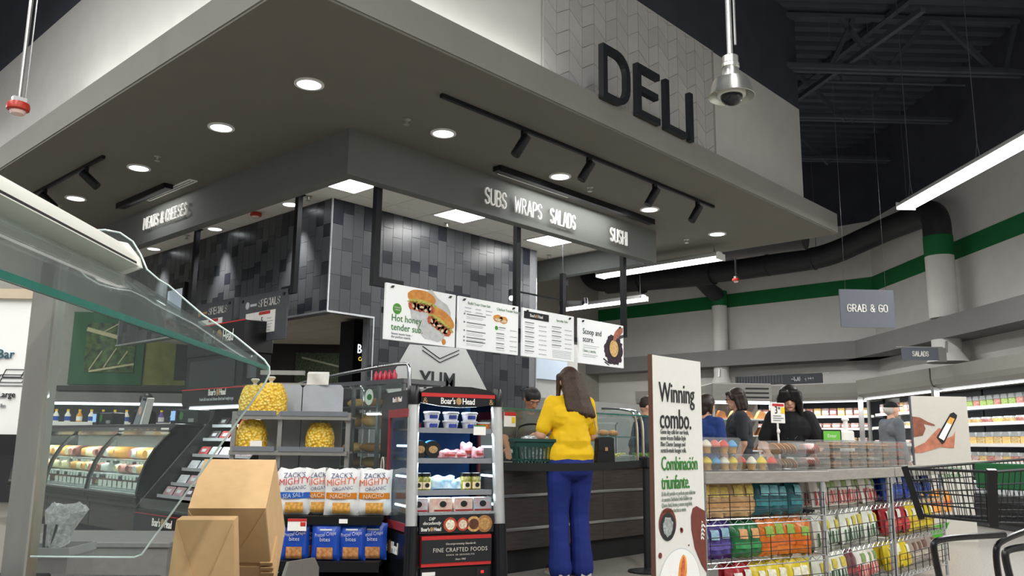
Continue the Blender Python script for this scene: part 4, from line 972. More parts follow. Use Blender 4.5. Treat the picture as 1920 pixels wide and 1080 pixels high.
flat('hand_print', [[(.70, .345), (.74, .335), (.78, .37), (.84, .41), (.92, .47), (.92, .53), (.83, .52), (.76, .47), (.72, .41)]], mat('print_hand', '#b3705a', .6, var=.2, scale=15), F_, t, .006); flat('cuff_print', [[(.80, .36), (.93, .40), (.93, .44), (.84, .42)]], mat('print_cuff', '#4d4b55', .6), F_, t, .005)
flat('stripe_print', [[(.50, .10), (.62, .05), (.61, .035), (.49, .085)], [(.53, .06), (.62, .02), (.61, .01), (.52, .045)]], M_onion, F_, t, .003)
# hexagonal sign and pale panel on the tiled wall
hx = thing('hexagon_sign', 'white hexagon sign with black chevron lines reading YUM on the tiled wall', 'sign', (7.35, 8.13, 1.6))
hp = [(-.50, .66), (.46, .69), (.90, .13), (.46, -.45), (-.50, -.45), (-.86, .10)]
obj('panel', B().prism(hp, (0, .02, 0), (0, 0, 0)), mat('hexagon_white', '#d9dcda', .5, var=.02), hx)
b = B()
for dz in (0, .05): b.bar((-.30, -.003, .655-dz), (0, -.003, .52-dz), .006, .010).bar((0, -.003, .52-dz), (.34, -.003, .66-dz), .006, .010)
obj('chevron_lines', b, M_txtk, hx, kind='stuff')
txt('lettering', 'YUM', .31, mat('print_charcoal', '#34383b', .6, var=0), FR(0, -.001, 0), hx, .006, .92, 'CENTER', 1.05, (-.02, .13), 0, .006)
struct('wall_back_counter', B().box(9.27, 10.6, 8.45, 8.55, 0, 2.62), mat('back_counter_grey', '#a4a5a2', .7), 'pale grey panel wall beyond the tiles')
tag(obj('poster', B().box(9.30, 10.3, 8.42, 8.45, 2.02, 2.34), mat('pale_blue_poster', '#b9c8d8', .6, var=.02)), 'pale blue poster on the grey panel wall', 'poster')
tag(obj('back_counter', B().box(9.3, 12.4, 8.2, 8.44, 0, 1.72), mat('back_counter_mid', '#7d7e7c', .6)), 'grey back counter unit behind the server', 'counter')
# ---------------------------------------------------------------- service counter
cn = thing('service_counter', 'dark wood service counter with steel strips and glass guard', 'counter', (5.0, 4.906, 0))
CW = 4.6; z1, z2 = pY(1000, 928, 4.9).z, pY(1000, 990, 4.9).z
obj('kick_plate', B().box(0, CW, .05, .9, 0, .19), M_blackm, cn)
for za, zb in ((.19, z2-.012), (z2+.012, z1-.012), (z1+.012, .84)):
    for q in range(3): obj('wood_panel', B().box(q*CW/3+.002, (q+1)*CW/3-.002, 0, .05, za, zb), M_wood, cn)
for z in (z1, z2): obj('steel_strip', B().box(0, CW, -.012, .02, z-.012, z+.012, .003), M_steel, cn)
obj('body', B().box(0, CW, .05, .9, .19, .84), M_blackm, cn)
obj('steel_top', B().box(-.01, CW, -.04, .95, .84, .88, .006), M_steel, cn)
obj('guard_glass', B().box(.1, 2.08, .02, .028, .88, 1.335), M_glass, cn); obj('guard_glass', B().box(2.25, CW-.1, .02, .028, .88, 1.335), M_glass, cn)
obj('shelf_glass', B().box(.05, CW-.1, .01, .36, 1.335, 1.347), M_glass, cn)
obj('shelf_edge', B().box(.05, CW-.1, .004, .012, 1.334, 1.348), M_glassg, cn)
for x in (2.10, 2.20):
    obj('guard_tube', B().tube(smooth_path([(x, .0, .88), (x, .0, 1.36), (x-.10, .10, 1.40), (x-.3, .22, 1.40)]), .014, 8), M_chrome, cn, True)
# things on the counter
t = tag(obj('price_card', B().box(5.17, 5.31, 4.90, 4.904, 1.19, 1.31), M_paper), 'small price card with red top on the guard glass', 'price card')
flat('red_strip', [rect(5.17, 1.28, 5.31, 1.31)], M_red, FR(0, 4.899, 0), t, .002); flat('yellow_patch', [rect(5.26, 1.22, 5.30, 1.27)], M_yel, FR(0, 4.899, 0), t, .002)
for i, (x, y, c, w, nm) in enumerate(((6.55, 5.25, '#e4c68d', .14, 'tray of shredded cheese'), (7.08, 5.22, '#d9d06a', .17, 'tray of yellow shredded lettuce'), (7.75, 5.22, '#5f8f3c', .16, 'tray of green peppers'))):
    t = thing('topping_tray', nm+' on the service counter', 'food tray', (x, y, .88), 0, 'topping trays')
    obj('pan', B().box(-w, w, -.12, .12, 0, .05), M_steel, t)
    rnd = random.Random(i); b = B()
    for k in range(60): 
        px_, py_2 = rnd.uniform(-w*.85, w*.85), rnd.uniform(-.1, .1); a = rnd.uniform(0, 3.14); b.bar((px_, py_2, .05+rnd.uniform(0, .04)), (px_+.05*math.cos(a), py_2+.05*math.sin(a), .05+rnd.uniform(0, .04)), .012, .008)
    obj('topping', b, mat('topping_'+c, c, .6, var=.2), t, kind='stuff')
# inner display of rolls behind the glass
t = thing('roll_display', 'small glass roll display on the counter behind the woman', 'display case', (7.55, 5.48, .88))
obj('base', B().box(-.45, .4, -.02, .3, 0, .06), M_steel, t)
obj('shelf', B().box(-.42, .38, .0, .28, .25, .262), glass('shelf_glass_blue', '#a9cdd0', .5), t)
obj('frame', B().box(-.45, -.43, .28, .3, .06, .42).box(.38, .4, .28, .3, .06, .42).box(-.45, .4, .28, .3, .40, .42), M_steel, t)
obj('back_sheet', B().box(-.42, .05, .29, .295, .07, .24), M_paper, t)
for k in range(3):
    tag(obj('bread_roll', B().ball((7.3+.17*k, 5.6, 1.175), (.08, .05, .035), 12, 8), mat('roll_crust', '#c98a4a', .6, var=.25), smooth=True), 'golden bread roll, %s from left in the small glass display' % ORD[k], 'bread roll', 'rolls in the small display')
# rope barrier: two posts and a strap
def stanchion(label, x, y):
    t = thing('barrier_post', label, 'barrier post', (x, y, 0), 0, 'belt barrier posts')
    obj('base', B().lathe([(.17, 0), (.17, .012), (.04, .03), (.035, .035)], n=20), M_blackm, t)
    obj('tube', B().lathe([(.034, .03), (.034, .86)], n=14), M_blackm, t, True)
    obj('head', B().box(-.05, .05, -.05, .05, .86, .955, .01), M_blackm, t)
stanchion('black belt barrier post beside the tall white standee', 6.24, 4.22)
stanchion('black belt barrier post hidden behind the cooler', 4.26, 4.30)
tag(obj('barrier_belt', B().add([Vector((4.31+(6.19-4.31)*u, 4.30-.08*u, z-.02*math.sin(math.pi*u))) for z in (.865, .925) for u in [k/10 for k in range(11)]]+[Vector((4.31+(6.19-4.31)*u, 4.302-.08*u, z-.02*math.sin(math.pi*u))) for z in (.865, .925) for u in [k/10 for k in range(11)]],
    [(k, k+1, k+12, k+11) for k in range(10)]+[(k+22, k+33, k+34, k+23) for k in range(10)]+[(k, k+22, k+23, k+1) for k in range(10)]+[(k+11, k+12, k+34, k+33) for k in range(10)]), mat('belt_black', '#0f1012', .7)), 'black belt strap stretched between the barrier posts', 'barrier belt')
# ---------------------------------------------------------------- bread case (faces the left aisle)
bc = LY('bread_case', 'steel and glass bread case with tube frame behind the cooler', 'display case', 4.86, 6.98)
BW = 1.15
for x in (.0, .38, .76, BW-.04):
    obj('upright', B().box(x, x+.03, 0, .03, .5, 1.60), mat('case_steel', '#74777a', .35, .8), bc)
obj('top_frame', B().box(0, BW, -.01, .035, 1.57, 1.61).box(0, BW, .45, .49, 1.57, 1.61).box(0, .03, .035, .45, 1.57, 1.61).box(BW-.03, BW, .035, .45, 1.57, 1.61), MATS['case_steel'], bc)
obj('base_cabinet', B().box(0, BW, .0, .55, 0, .70), M_blackm, bc)
obj('top_glass', B().box(.03, BW-.03, .035, .45, 1.60, 1.608), M_glass, bc)
obj('front_glass', B().box(.0, BW, -.012, -.006, .72, 1.56), M_glass, bc)
obj('tube_rail', B().tube(smooth_path([(-.55, .02, 1.63), (.0, .0, 1.68), (BW+.10, -.08, 1.74), (BW+.16, -.08, 1.70), (BW+.16, -.08, 1.25)]), .017, 10), M_chrome, bc, True)
for x in (.1, .25): obj('inner_tube', B().tube(smooth_path([(x-.3, .2, 1.60), (x, .2, 1.60), (x+.06, .2, 1.50), (x+.06, .2, .8)]), .012, 8), M_chrome, bc, True)
M_bread = [mat('crust_gold', '#b8823f', .6, var=.35, scale=10, var2='#d8ac68'), mat('crust_brown', '#8a5a2b', .6, var=.3, scale=12, var2='#b07a3c')]
for lv, (z, n, l_, r) in enumerate(((1.38, 4, .22, .045), (1.19, 4, .26, .075), (.96, 4, .30, .045), (.82, 4, .24, .05))):
    obj('shelf', B().box(.03, BW-.03, .03, .46, z-.014, z), MATS['case_steel'], bc)
    for i in range(n):
        x = .18+i*.27; y = .22
        b = B().tube([(-l_/2+l_*q/7, 0, r*.9) for q in range(8)], [r*f for f in (.35, .75, .95, 1, 1, .95, .75, .35)], 10)
        for q in range(3): b.ball((-l_/4+l_/4*q, -.0, r*1.55), (.02, r*.5, r*.25), 8, 6)
        o = obj('bread_loaf', b, M_bread[(lv+i) % 2], smooth=True, loc=wpt(bc, (x, y, z)), rz=R90+.25)
        tag(o, 'golden crusty loaf, %s from left on %s shelf of the bread case' % (ORD[i], ('top', 'second', 'third', 'lowest')[lv]), 'bread', 'loaves in the bread case')
t = tag(link('name_tag', None, None, wpt(bc, (.62, .02, 1.39)), R90), 'rounded white tag with green oval logo in the bread case', 'sign')
obj('card', B().prism(blob(0, .07, .06, .075, 1, 20, 0), (0, .006, 0)), M_paper, t); obj('logo', B().prism(disc(.01, .07, .035, 14, .028), (0, -.003, 0)), M_txtg, t)
for k in range(5): tag(obj('soda_bottle', B().lathe([(.025, 0), (.027, .07), (.012, .10), (.012, .115)], n=8), mat('soda_red', '#b3203a', .2), smooth=True, loc=wpt(bc, (.42+k*.07, .25, 1.61))), 'small red bottle, %s from left on top of the bread case' % ORD[k], 'bottle', 'red bottles on the bread case')
# ---------------------------------------------------------------- popcorn rack (45 degree row)
pr = LB('popcorn_rack', 'steel two-tier rack with grey back panels holding popcorn bags', 'rack', -1.23, 5.55)
for x in (-.36, -.065, .37): obj('upright', B().box(x-.014, x+.014, .02, .05, 0 if x != -.36 else .4, 1.235), M_frame, pr)
for z, x0, x1 in ((1.20, -.35, .39), (.975, -.37, .375)):
    obj('rail', B().box(x0, x1, -.012, .02, z-.014, z+.014), M_frame, pr)
    obj('shelf_plate', B().box(x0+.01, x1-.01, .02, .30, z-.002, z+.010), M_frame, pr)
    for a, c in ((x0+.02, -.085), (-.06, x1-.02)): obj('price_rail', B().box(a, c, -.02, -.012, z+.010, z+.040), mat('rail_grey', '#70747a', .5), pr)
for a, c in ((-.26, .005), (.012, .285)):
    obj('back_panel', B().prism([(a, .80), (c, .80), (c, 1.41), (c-.02, 1.432), (a+.02, 1.432), (a, 1.41)], (0, .01, 0), (0, .30, 0)), mat('panel_blue_grey', '#a6acb2', .5, var=.04), pr)
obj('end_stub', B().box(-.30, .0, .36, .40, 1.50, 1.53).box(-.25, .05, .36, .38, 1.43, 1.445), M_frame, pr)
t = LB('paper_roll', 'crumpled white paper sheet draped over the rack rail', 'paper', -1.12, 5.86, 1.43)
b = B(); b.grid(lambda u, v: Vector(((u-.5)*.15, -.02+.012*math.sin(5*u+3*v), .0+.10*v)) if v < .8 else Vector(((u-.5)*.14, -.02+(v-.8)*.3, .09)), 8, 8); obj('sheet', b, mat('paper_crumple', '#d9d8cf', .8, var=.08, scale=20), t, True)
M_pop = bpy.data.materials.new('popcorn'); M_pop.use_nodes = True
nt = M_pop.node_tree; bs = nt.nodes['Principled BSDF']; vr = nt.nodes.new('ShaderNodeTexVoronoi'); vr.inputs['Scale'].default_value = 55; tc = nt.nodes.new('ShaderNodeTexCoord'); nt.links.new(tc.outputs['Object'], vr.inputs['Vector'])
rp = nt.nodes.new('ShaderNodeValToRGB'); e = rp.color_ramp.elements; e[0].position = .0; e[0].color = (*lin('#fbe9a0'), 1); e[1].position = .9; e[1].color = (*lin('#c98f1c'), 1); m_ = rp.color_ramp.elements.new(.45); m_.color = (*lin('#f2c93a'), 1)
nt.links.new(vr.outputs['Distance'], rp.inputs[0]); nt.links.new(rp.outputs[0], bs.inputs['Base Color']); bp = nt.nodes.new('ShaderNodeBump'); bp.inputs['Strength'].default_value = .9; bp.inputs['Distance'].default_value = .012; bp.invert = True; nt.links.new(vr.outputs['Distance'], bp.inputs['Height']); nt.links.new(bp.outputs[0], bs.inputs['Normal']); bs.inputs['Roughness'].default_value = .45
def popcorn(label, lat, z, w, h, seed):
    w *= 1.12
    t = LB('popcorn_bag', label, 'popcorn bag', lat, 5.68, z, 'popcorn bags on the rack'); rnd = random.Random(seed); rings = []
    for v in [k/10 for k in range(11)]:
        s = (math.sin(math.pi*min(.93, .12+v*.8)))**.32 if v > .5 else 1-.10*(v < .05)
        s *= (1-.10*max(0, v-.5))
        rings.append([Vector((w/2*s*math.copysign(abs(math.cos(a))**.75, math.cos(a))*(1+.03*rnd.uniform(-1, 1)), .075*s*math.sin(a)*(1+.05*rnd.uniform(-1, 1)), v*h)) for a in [2*math.pi*k/20 for k in range(20)]])
    obj('contents', B().loft(rings), M_pop, t, True)
    obj('neck', B().lathe([(.025, h-.01), (.010, h+.012), (.03, h+.035), (.022, h+.045)], n=10), mat('clear_film', '#e8e4d2', .25, trans=.4), t, True)
    if seed in (3,): obj('label_patch', B().box(.015, .09, -.082, -.079, .02, .065), M_paper, t)
popcorn('popcorn bag at the far left of the upper rack shelf', -1.50, 1.21, .17, .20, 1)
popcorn('popcorn bag leaning second on the upper rack shelf', -1.395, 1.21, .20, .215, 2)
popcorn('popcorn bag with price label on the lower rack shelf, left', -1.50, .985, .18, .20, 3)
popcorn('popcorn bag alone on the right of the lower rack shelf', -1.055, .985, .165, .185, 4)
# ---------------------------------------------------------------- chip display: white and blue bags
cd = LB('snack_display', 'black two-shelf snack display below the popcorn rack', 'display shelf', -.83, 5.22)
obj('upper_shelf', B().box(-.36, .25, .0, .28, .585, .61), M_blackm, cd); obj('upper_edge', B().box(-.36, .25, -.012, 0, .565, .615), M_blackp, cd)
obj('lower_shelf', B().box(-.36, .25, -.05, .28, .335, .36), M_blackm, cd); obj('lower_edge', B().box(-.36, .25, -.062, -.05, .305, .362), M_blackp, cd)
obj('back', B().box(-.36, .25, .28, .30, 0, .85), M_blackm, cd)
for k in range(3): obj('base_slat', B().box(-.36, .25, -.04, .25, .02+k*.09, .10+k*.09), M_blackp, cd)
flat('price_tag', [rect(.0, .575, .05, .60)], M_paper, FR(0, -.013, 0), cd, .003)
flat('shelf_card', [rect(-.30, .53, -.19, .60)], M_paper, FR(0, -.014, 0), cd, .003); flat('shelf_card_print', [rect(-.30, .585, -.19, .60), rect(-.225, .558, -.195, .58)], M_red, FR(0, -.017, 0), cd, .003)
M_chipw = mat('bag_white', '#e4e4e2', .28, var=.04); M_nacho = mat('print_nacho', '#d9861e', .4, var=.15, var2='#b86a12'); M_mighty = mat('print_mighty_orange', '#e8702a', .4, var=0); M_navy = mat('print_navy', '#1d3b7a', .4, var=0); M_blueband = mat('print_blue_band', '#1c5fb8', .4, var=.05); M_mred = mat('print_mighty_red', '#d8453a', .4, var=0); M_chip = mat('print_chip', '#dba14a', .6, var=.3, scale=60)
def curved_text(s, size, M_, par, w, t_, h, x, z, sx=1, al='CENTER', tilt=.05):
    # lettering laid on the bag's front
    o = txt('lettering', s, size, M_, Matrix.Rotation(math.pi/2, 4, 'X'), par, .001, sx, al)
    me = o.data; rot = tilt
    for v_ in me.vertices:
        X = x+v_.co.x; Z = z+v_.co.z+rot*v_.co.x; u = min(.97, max(.03, X/w+.5)); vv = min(.95, max(.02, Z/h))
        e = (math.sin(math.pi*u)**.55)*(min(1, vv/.12)**.6)*(max(0, min(1, (1-vv-.03)/.25))**.7)
        v_.co = Vector((X*(1-.04*math.sin(math.pi*vv)), -(t_/2*e+.010)+(-.001 if v_.co.y < -.0005 else 0), Z))
    return o
def zack(label, lat, fw, rz, salt):
    w, h, t_ = .215, .275, .085
    t = thing('chip_bag', label, 'chip bag', und(lat, fw-.08, .612), R45+rz, 'white chip bags')
    link('bag', ZB, t)
    bag_front(w, t_, t, [(.06, .36, .96, .49, M_blueband if salt else M_nacho), (.28, .05, .78, .28, M_chip)], h)
    curved_text("ZACK'S", .042, M_navy, t, w, t_, h, 0, .222, .95); curved_text('MIGHTY', .054, M_mred if salt else M_mighty, t, w, t_, h, .0, .182, .95, tilt=.1)
    curved_text('ORGANIC', .030, M_navy, t, w, t_, h, .01, .150, .95, tilt=.1); curved_text('SEA SALT' if salt else 'NACHO', .036, M_txtw, t, w, t_, h, 0, .105, .9 if salt else 1.0, tilt=.1)
    return t
ZB = bag_mesh(.215, .275, .085, M_chipw, 2)
zack('white chip bag with blue SEA SALT band, leftmost beside the cardboard', -1.13, 5.42, .1, True)
zack('white nacho chip bag with round yellow seal, second from left', -.985, 5.46, .12, False)
zack('white nacho chip bag standing upright in the middle of the shelf', -.838, 5.40, -.05, False)
zack('white nacho chip bag turned sideways behind the others', -.72, 5.50, .5, False)
zack('white nacho chip bag partly hidden by the cooler', -.645, 5.42, .05, False)
M_bluebag = mat('bag_blue', '#1c47a8', .28, var=.08, scale=12); M_pretz = mat('print_pretzel', '#9a5a30', .6, var=.5, scale=50, var2='#d09a62')
BBM = bag_mesh(.17, .215, .07, M_bluebag, 5)
def pretz(label, lat, fw, rz):
    w, h, t_ = .17, .215, .07
    t = thing('pretzel_bag', label, 'pretzel bag', und(lat, fw-.08, .362), R45+rz, 'blue pretzel bags')
    link('bag', BBM, t); bag_front(w, t_, t, [(.22, .04, .78, .36, M_pretz), (.30, .80, .72, .84, M_txtlg)], h)
    curved_text('Pretzel Crisps', .030, M_txtw, t, w, t_, h, 0, .142, .75, tilt=.12); curved_text('bites', .034, M_txtw, t, w, t_, h, 0, .112, 1, tilt=0)
pretz('blue pretzel bag farthest left beside the cardboard box', -1.09, 5.33, .05); pretz('blue pretzel bag tucked behind between two others', -1.0, 5.42, .2); pretz('blue pretzel bag front and centre on the low shelf', -.905, 5.31, 0); pretz('blue pretzel bag second from the cooler', -.755, 5.33, -.05); pretz('blue pretzel bag next to the cooler side', -.635, 5.36, 0)
# ---------------------------------------------------------------- red and black cooler
CRZ = math.radians(-21.5)
co = thing('open_cooler', 'black open-front cooler with silver poles and red trimmed lettered panels', 'cooler', und(-.165, 5.25), CRZ)
cw2, cdp = .31, .50
M_navyp = mat('cooler_black', '#121419', .25, var=.1, scale=8)
obj('base', B().box(-cw2, cw2, -.06, cdp, 0, .54, .02), M_navyp, co)
for s_ in (-1, 1):
    obj('front_column', B().tube([(s_*.285, -.085, .0), (s_*.285, -.085, .30), (s_*.28, -.075, .575)], [.046, .044, .040], 14), M_navyp, co, True)
    obj('silver_pole', B().tube([(s_*.28, -.072, .575), (s_*.272, -.02, 1.275)], .034, 16), mat('satin_aluminium', '#c9cbca', .35, .6, var=.03), co, True)
    obj('pole_cap', B().tube([(s_*.272, -.02, 1.275), (s_*.272, -.02, 1.35), (s_*.272, -.02, 1.385)], [.040, .042, .028], 14), M_blackp, co, True)
obj('red_kick_panel', B().box(-.22, .22, -.090, -.06, .345, .515), M_red, co)
obj('lettered_panel', B().box(-.22, .22, -.094, -.089, .365, .495), M_txtk, co)
F2 = FR(0, -.095, 0); M_silver = mat('print_silver', '#c9c4b8', .4, var=0)
txt('lettering', 'FINE CRAFTED FOODS', .034, M_silver, F2, co, .002, .92, 'CENTER', 1.1, (.02, .425)); txt('lettering', 'BORN IN BROOKLYN', .014, M_silver, F2, co, .002, 1, 'CENTER', 1.4, (.02, .403)); txt('lettering', 'Since 1905', .015, M_silver, F2, co, .002, 1, 'CENTER', 1, (.02, .378), .3); txt('lettering', 'Uncompromising Standards', .017, M_silver, F2, co, .002, 1, 'CENTER', 1, (.02, .465), .3)
obj('vent_trim', B().box(-.22, .22, -.08, -.06, .26, .335), M_blackp, co)
for k in range(4): obj('vent_slat', B().box(-.21, .21, -.088, -.06, .05+k*.05, .085+k*.05), M_blackp, co)
obj('control_sticker', B().box(-.21, -.13, -.084, -.08, .295, .315), M_paper, co); obj('control_panel', B().box(.13, .20, -.084, -.08, .28, .325), M_blackm, co); obj('red_display', B().box(.158, .175, -.087, -.084, .295, .31), mat('led_red', '#e02525', .4, emit=1.5, var=0), co)
obj('banner', B().box(-.235, .235, -.085, -.078, .53, .635), M_txtk, co); obj('banner_sleeve', B().box(-.24, .24, -.088, -.07, .635, .65), glass('sleeve_clear', '#e8eef0', .6), co)
FB = FR(0, -.0855, 0)
txt('lettering', 'DIP\ndecadently', .026, M_txtw, FB, co, .002, 1, 'CENTER', 1, (-.16, .605), .2); boar(FB, co, .03, -.16, .545, .75)
for k, (x, r, c) in enumerate(((-.045, .042, '#b0482c'), (.035, .038, '#a83a2a'), (.105, .045, '#c79a5e'), (.175, .05, '#9a6b3c'))):
    flat('bowl_print', [disc(x, .578, r, 20)], mat('dip_'+c, c, .5, var=.4, scale=60), FB, co, .003); flat('bowl_centre', [disc(x, .578, r*.7, 16)], mat('dipc%d' % k, ('#e8d8c0', '#d8c8b0', '#5a3020', '#b58a52')[k], .5, var=.4, scale=80), FB, co, .0035)
obj('header_band', B().prism([(-.24, 1.335), (.24, 1.335), (.24, 1.285), (.12, 1.268), (0, 1.262), (-.12, 1.268), (-.24, 1.285)], (0, .02, 0), (0, -.065, 0)), M_navyp, co)
obj('header_red', B().box(-.24, .24, -.069, -.065, 1.322, 1.345), M_red, co)
obj('top_cap', B().prism([(-.25, 1.345), (.25, 1.345), (.20, 1.372), (.08, 1.388), (-.08, 1.388), (-.20, 1.372)], (0, cdp+.06, 0), (0, -.07, 0)), M_blackp, co)
FH = FR(0, -.066, 0); boar(FH, co, .052, 0, 1.282, .78); txt('scroll_mark', '&', .05, M_gold, FH, co, .003, 1, 'CENTER', 1, (-.215, 1.283)); txt('scroll_mark', '&', .05, M_gold, FH, co, .003, 1, 'CENTER', 1, (.215, 1.283))
obj('blue_back', B().box(-.29, .29, cdp-.06, cdp-.04, .55, 1.34), mat('cooler_blue', '#1d5fae', .5, var=.1, scale=6), co); obj('rear', B().box(-cw2, cw2, cdp-.04, cdp, .5, 1.36), M_navyp, co)
# sides: red framed glass windows
FS = face((-cw2, cdp, 0), (0, -1, 0), (0, 0, 1))
for s_ in (-1, 1):
    x0, x1 = (-cw2, -cw2+.015) if s_ < 0 else (cw2-.015, cw2)
    obj('side_rear_panel', B().box(x0, x1, .34, cdp-.04, .54, 1.36), M_navyp, co); obj('side_top_panel', B().box(x0, x1, -.02, .34, 1.25, 1.36), M_navyp, co)
    fo = -.003 if s_ < 0 else .003
    obj('side_red_frame', B().box(x0+fo, x1+fo, .31, .34, .56, 1.25).box(x0+fo, x1+fo, -.03, .31, 1.20, 1.25).box(x0+fo, x1+fo, -.06, .31, .54, .585), mat('frame_maroon', '#8a2e33', .4), co)
    obj('side_window', B().box((x0+x1)/2-.003, (x0+x1)/2+.003, -.05, .31, .585, 1.20), M_glass, co)
boar(FS, co, .042, .33, 1.295, .75); boar(FS, co, .095, .27, .40, .62)
txt('lettering', 'FINE CRAFTED FOODS', .040, M_gold, FS, co, .002, .75, 'CENTER', 1, (.27, .20)); txt('lettering', 'BORN IN BROOKLYN', .02, M_gold, FS, co, .002, 1, 'CENTER', 1.2, (.27, .16))
b = B()
for z, r in ((.90, .055), (.62, .055)):
    b.tube([Vector((-cw2-.004, .42+.028*math.cos(2*math.pi*k/20), z+r*math.sin(2*math.pi*k/20))) for k in range(20)], .006, 5, closed=True)
for k in range(5): b.tube([Vector((-cw2-.004, .42+.025*math.cos(2*math.pi*j/12+k), .68+.04*k+.022*math.sin(2*math.pi*j/12))) for j in range(12)], .004, 4, closed=True)
obj('scroll_print', b, M_silver, co, kind='stuff')
SHZ = [1.135, .955, .768, .640]
for k, z in enumerate(SHZ):
    obj('shelf', B().box(-.245, .245, .0, cdp-.06, z-.012, z), mat('shelf_grey', '#62666b', .4), co)
    if k < 3: obj('shelf_front', B().box(-.25, .25, -.018, -.004, z-.026, z+.004), mat('shelf_front_grey', '#84888d', .45), co)
    if k: lamp('AREA', 'shelf_lamp', (0, .05, SHZ[k-1]-.03), 1.6, co, (.75,.9,1), (math.radians(-30), 0, 0), .45, .03)
lamp('AREA', 'header_lamp', (0, .03, 1.26), 1.2, co, (.85,.94,1), (math.radians(-25), 0, 0), .45, .03)
for x in (-.285, .285):
    for z in (1.05, .87, .70): obj('light_tube', B().tube([(x, .02, z-.02), (x, .22, z-.02)], .008, 6), mat('tube_glow', '#cfeaff', .4, var=0, emit=3), co)
obj('shelf_card', B().box(.12, .20, -.026, -.02, SHZ[0]-.035, SHZ[0]+.025), M_paper, co); flat('card_print', [rect(.12, SHZ[0]+.018, .20, SHZ[0]+.025)], M_txtg, FR(0, -.0265, 0), co, .002)
def cool(name, label, cat, p, parts, rz=0, grp='goods in the open cooler'):
    t = thing(name, label, cat, wpt(co, p), CRZ+rz, grp)
    for n_, b_, m_, sm in parts: obj(n_, b_, m_, t, sm)
    return t
M_tub = mat('tub_white', '#dfe1ea', .3); M_tubl = mat('tub_label_blue', '#2d3f94', .4, var=.1); M_tubc = mat('tub_lid', '#d6d8dc', .2, trans=.2)
for i in range(3):
    for j in range(2):
        cool('dip_tub', 'white dip tub with blue label, %s stack from left, %s' % (ORD[i], ('bottom', 'top')[j]), 'dip tub', (-.13+i*.125, .05, SHZ[0]+j*.052),
             [('cup', B().lathe([(.040, 0), (.049, .040)], n=18), M_tub, True), ('lid', B().lathe([(.053, .039), (.053, .048), (.048, .051)], n=18), M_tubc, True), ('label_wrap', B().add([Vector(((.0455+.001)*math.sin(a), -(.0455+.001)*math.cos(a), z)) for z in (.008, .034) for a in [-.6+.2*k for k in range(7)]], [(k, k+1, k+8, k+7) for k in range(6)]), M_tubl, False)])
cool('dip_tub', 'small orange tub at the right of the top cooler shelf', 'dip tub', (.215, .05, SHZ[0]), [('cup', B().lathe([(.036, 0), (.042, .035)], n=16), mat('tub_orange', '#e0762a', .3), True), ('lid', B().lathe([(.045, .034), (.045, .045)], n=16), M_tubc, True)])
cool('snack_tub', 'dark red tub at the left of the top cooler shelf', 'dip tub', (-.225, .06, SHZ[0]), [('cup', B().lathe([(.03, 0), (.034, .03)], n=14), mat('tub_red', '#7c2a28', .3), True), ('lid', B().lathe([(.036, .03), (.036, .037)], n=14), M_blackp, True)])
for i, x in enumerate((-.20, -.12)):
    cool('round_dip', 'black round container with blue rim standing on edge, %s' % ('behind the pole' if i == 0 else 'beside the sausages'), 'dip tub', (x, .06, SHZ[1]+.055),
         [('lid_disc', B().tube([(0, -.02, 0), (0, -.005, 0)], .052, 22), M_blackp, True), ('blue_rim', B().tube([(0, -.005, 0), (0, .03, 0)], .055, 22), mat('rim_blue', '#3f86d6', .3), True), ('emblem', B().prism(disc(0, 0, .03, 16, .022), (0, -.002, 0), (0, -.021, 0)), M_gold, False)], .1)
M_saus = mat('sausage_pack', '#a8505c', .3, var=.5, scale=30, var2='#e3c3c8')
for i, (x, w, h, y) in enumerate(((-.015, .07, .055, .05), (.06, .06, .05, .06), (.12, .045, .10, .09), (.185, .045, .07, .06))):
    cool('sausage_pack', 'shiny pink sausage pack, %s from left on the second cooler shelf' % ORD[i], 'sausage pack', (x, y, SHZ[1]), [('pack', bag_mesh(w*2, h, .05, M_saus, 11+i, 8, 8), None, False), ('stripe', B().box(-w*.5, w*.5, -.032, -.029, h*.3, h*.5), M_pk[3], False)], random.uniform(-.2, .2))
for i, x in enumerate((-.215, -.16, .10, .165)):
    cool('pickle_jar', 'glass jar of green olives with black lid, %s from left' % ORD[i], 'jar', (x, .045, SHZ[2]), [('jar', B().lathe([(.033, 0), (.035, .01), (.035, .075), (.028, .085)], n=16), mat('olive_jar', '#8a8a34', .1, var=.4, scale=60, spec=.9), True), ('lid', B().lathe([(.033, .084), (.033, .102), (.03, .104)], n=16), M_blackp, True), ('label_wrap', B().add([Vector((.0365*math.sin(a), -.0365*math.cos(a), z)) for z in (.01, .05) for a in [-.8+.2*k for k in range(9)]], [(k, k+1, k+10, k+9) for k in range(8)]), M_cream, False), ('emblem', B().prism(disc(0, .032, .014, 12), (0, -.002, 0), (0, -.0365, 0)), M_txtk, False)])
M_ice = mat('cheese_pack_blue', '#8fc3e6', .2, var=.5, scale=25, var2='#e4f2fa')
for i, (x, w, h) in enumerate(((-.045, .08, .085), (.045, .055, .07))):
    cool('cheese_pack', 'pale blue cheese pack %s on the third cooler shelf' % ('in the middle' if i == 0 else 'beside the jars'), 'cheese pack', (x, .06, SHZ[2]), [('pack', bag_mesh(w*2, h, .05, M_ice, 31+i, 10, 8), None, False)])
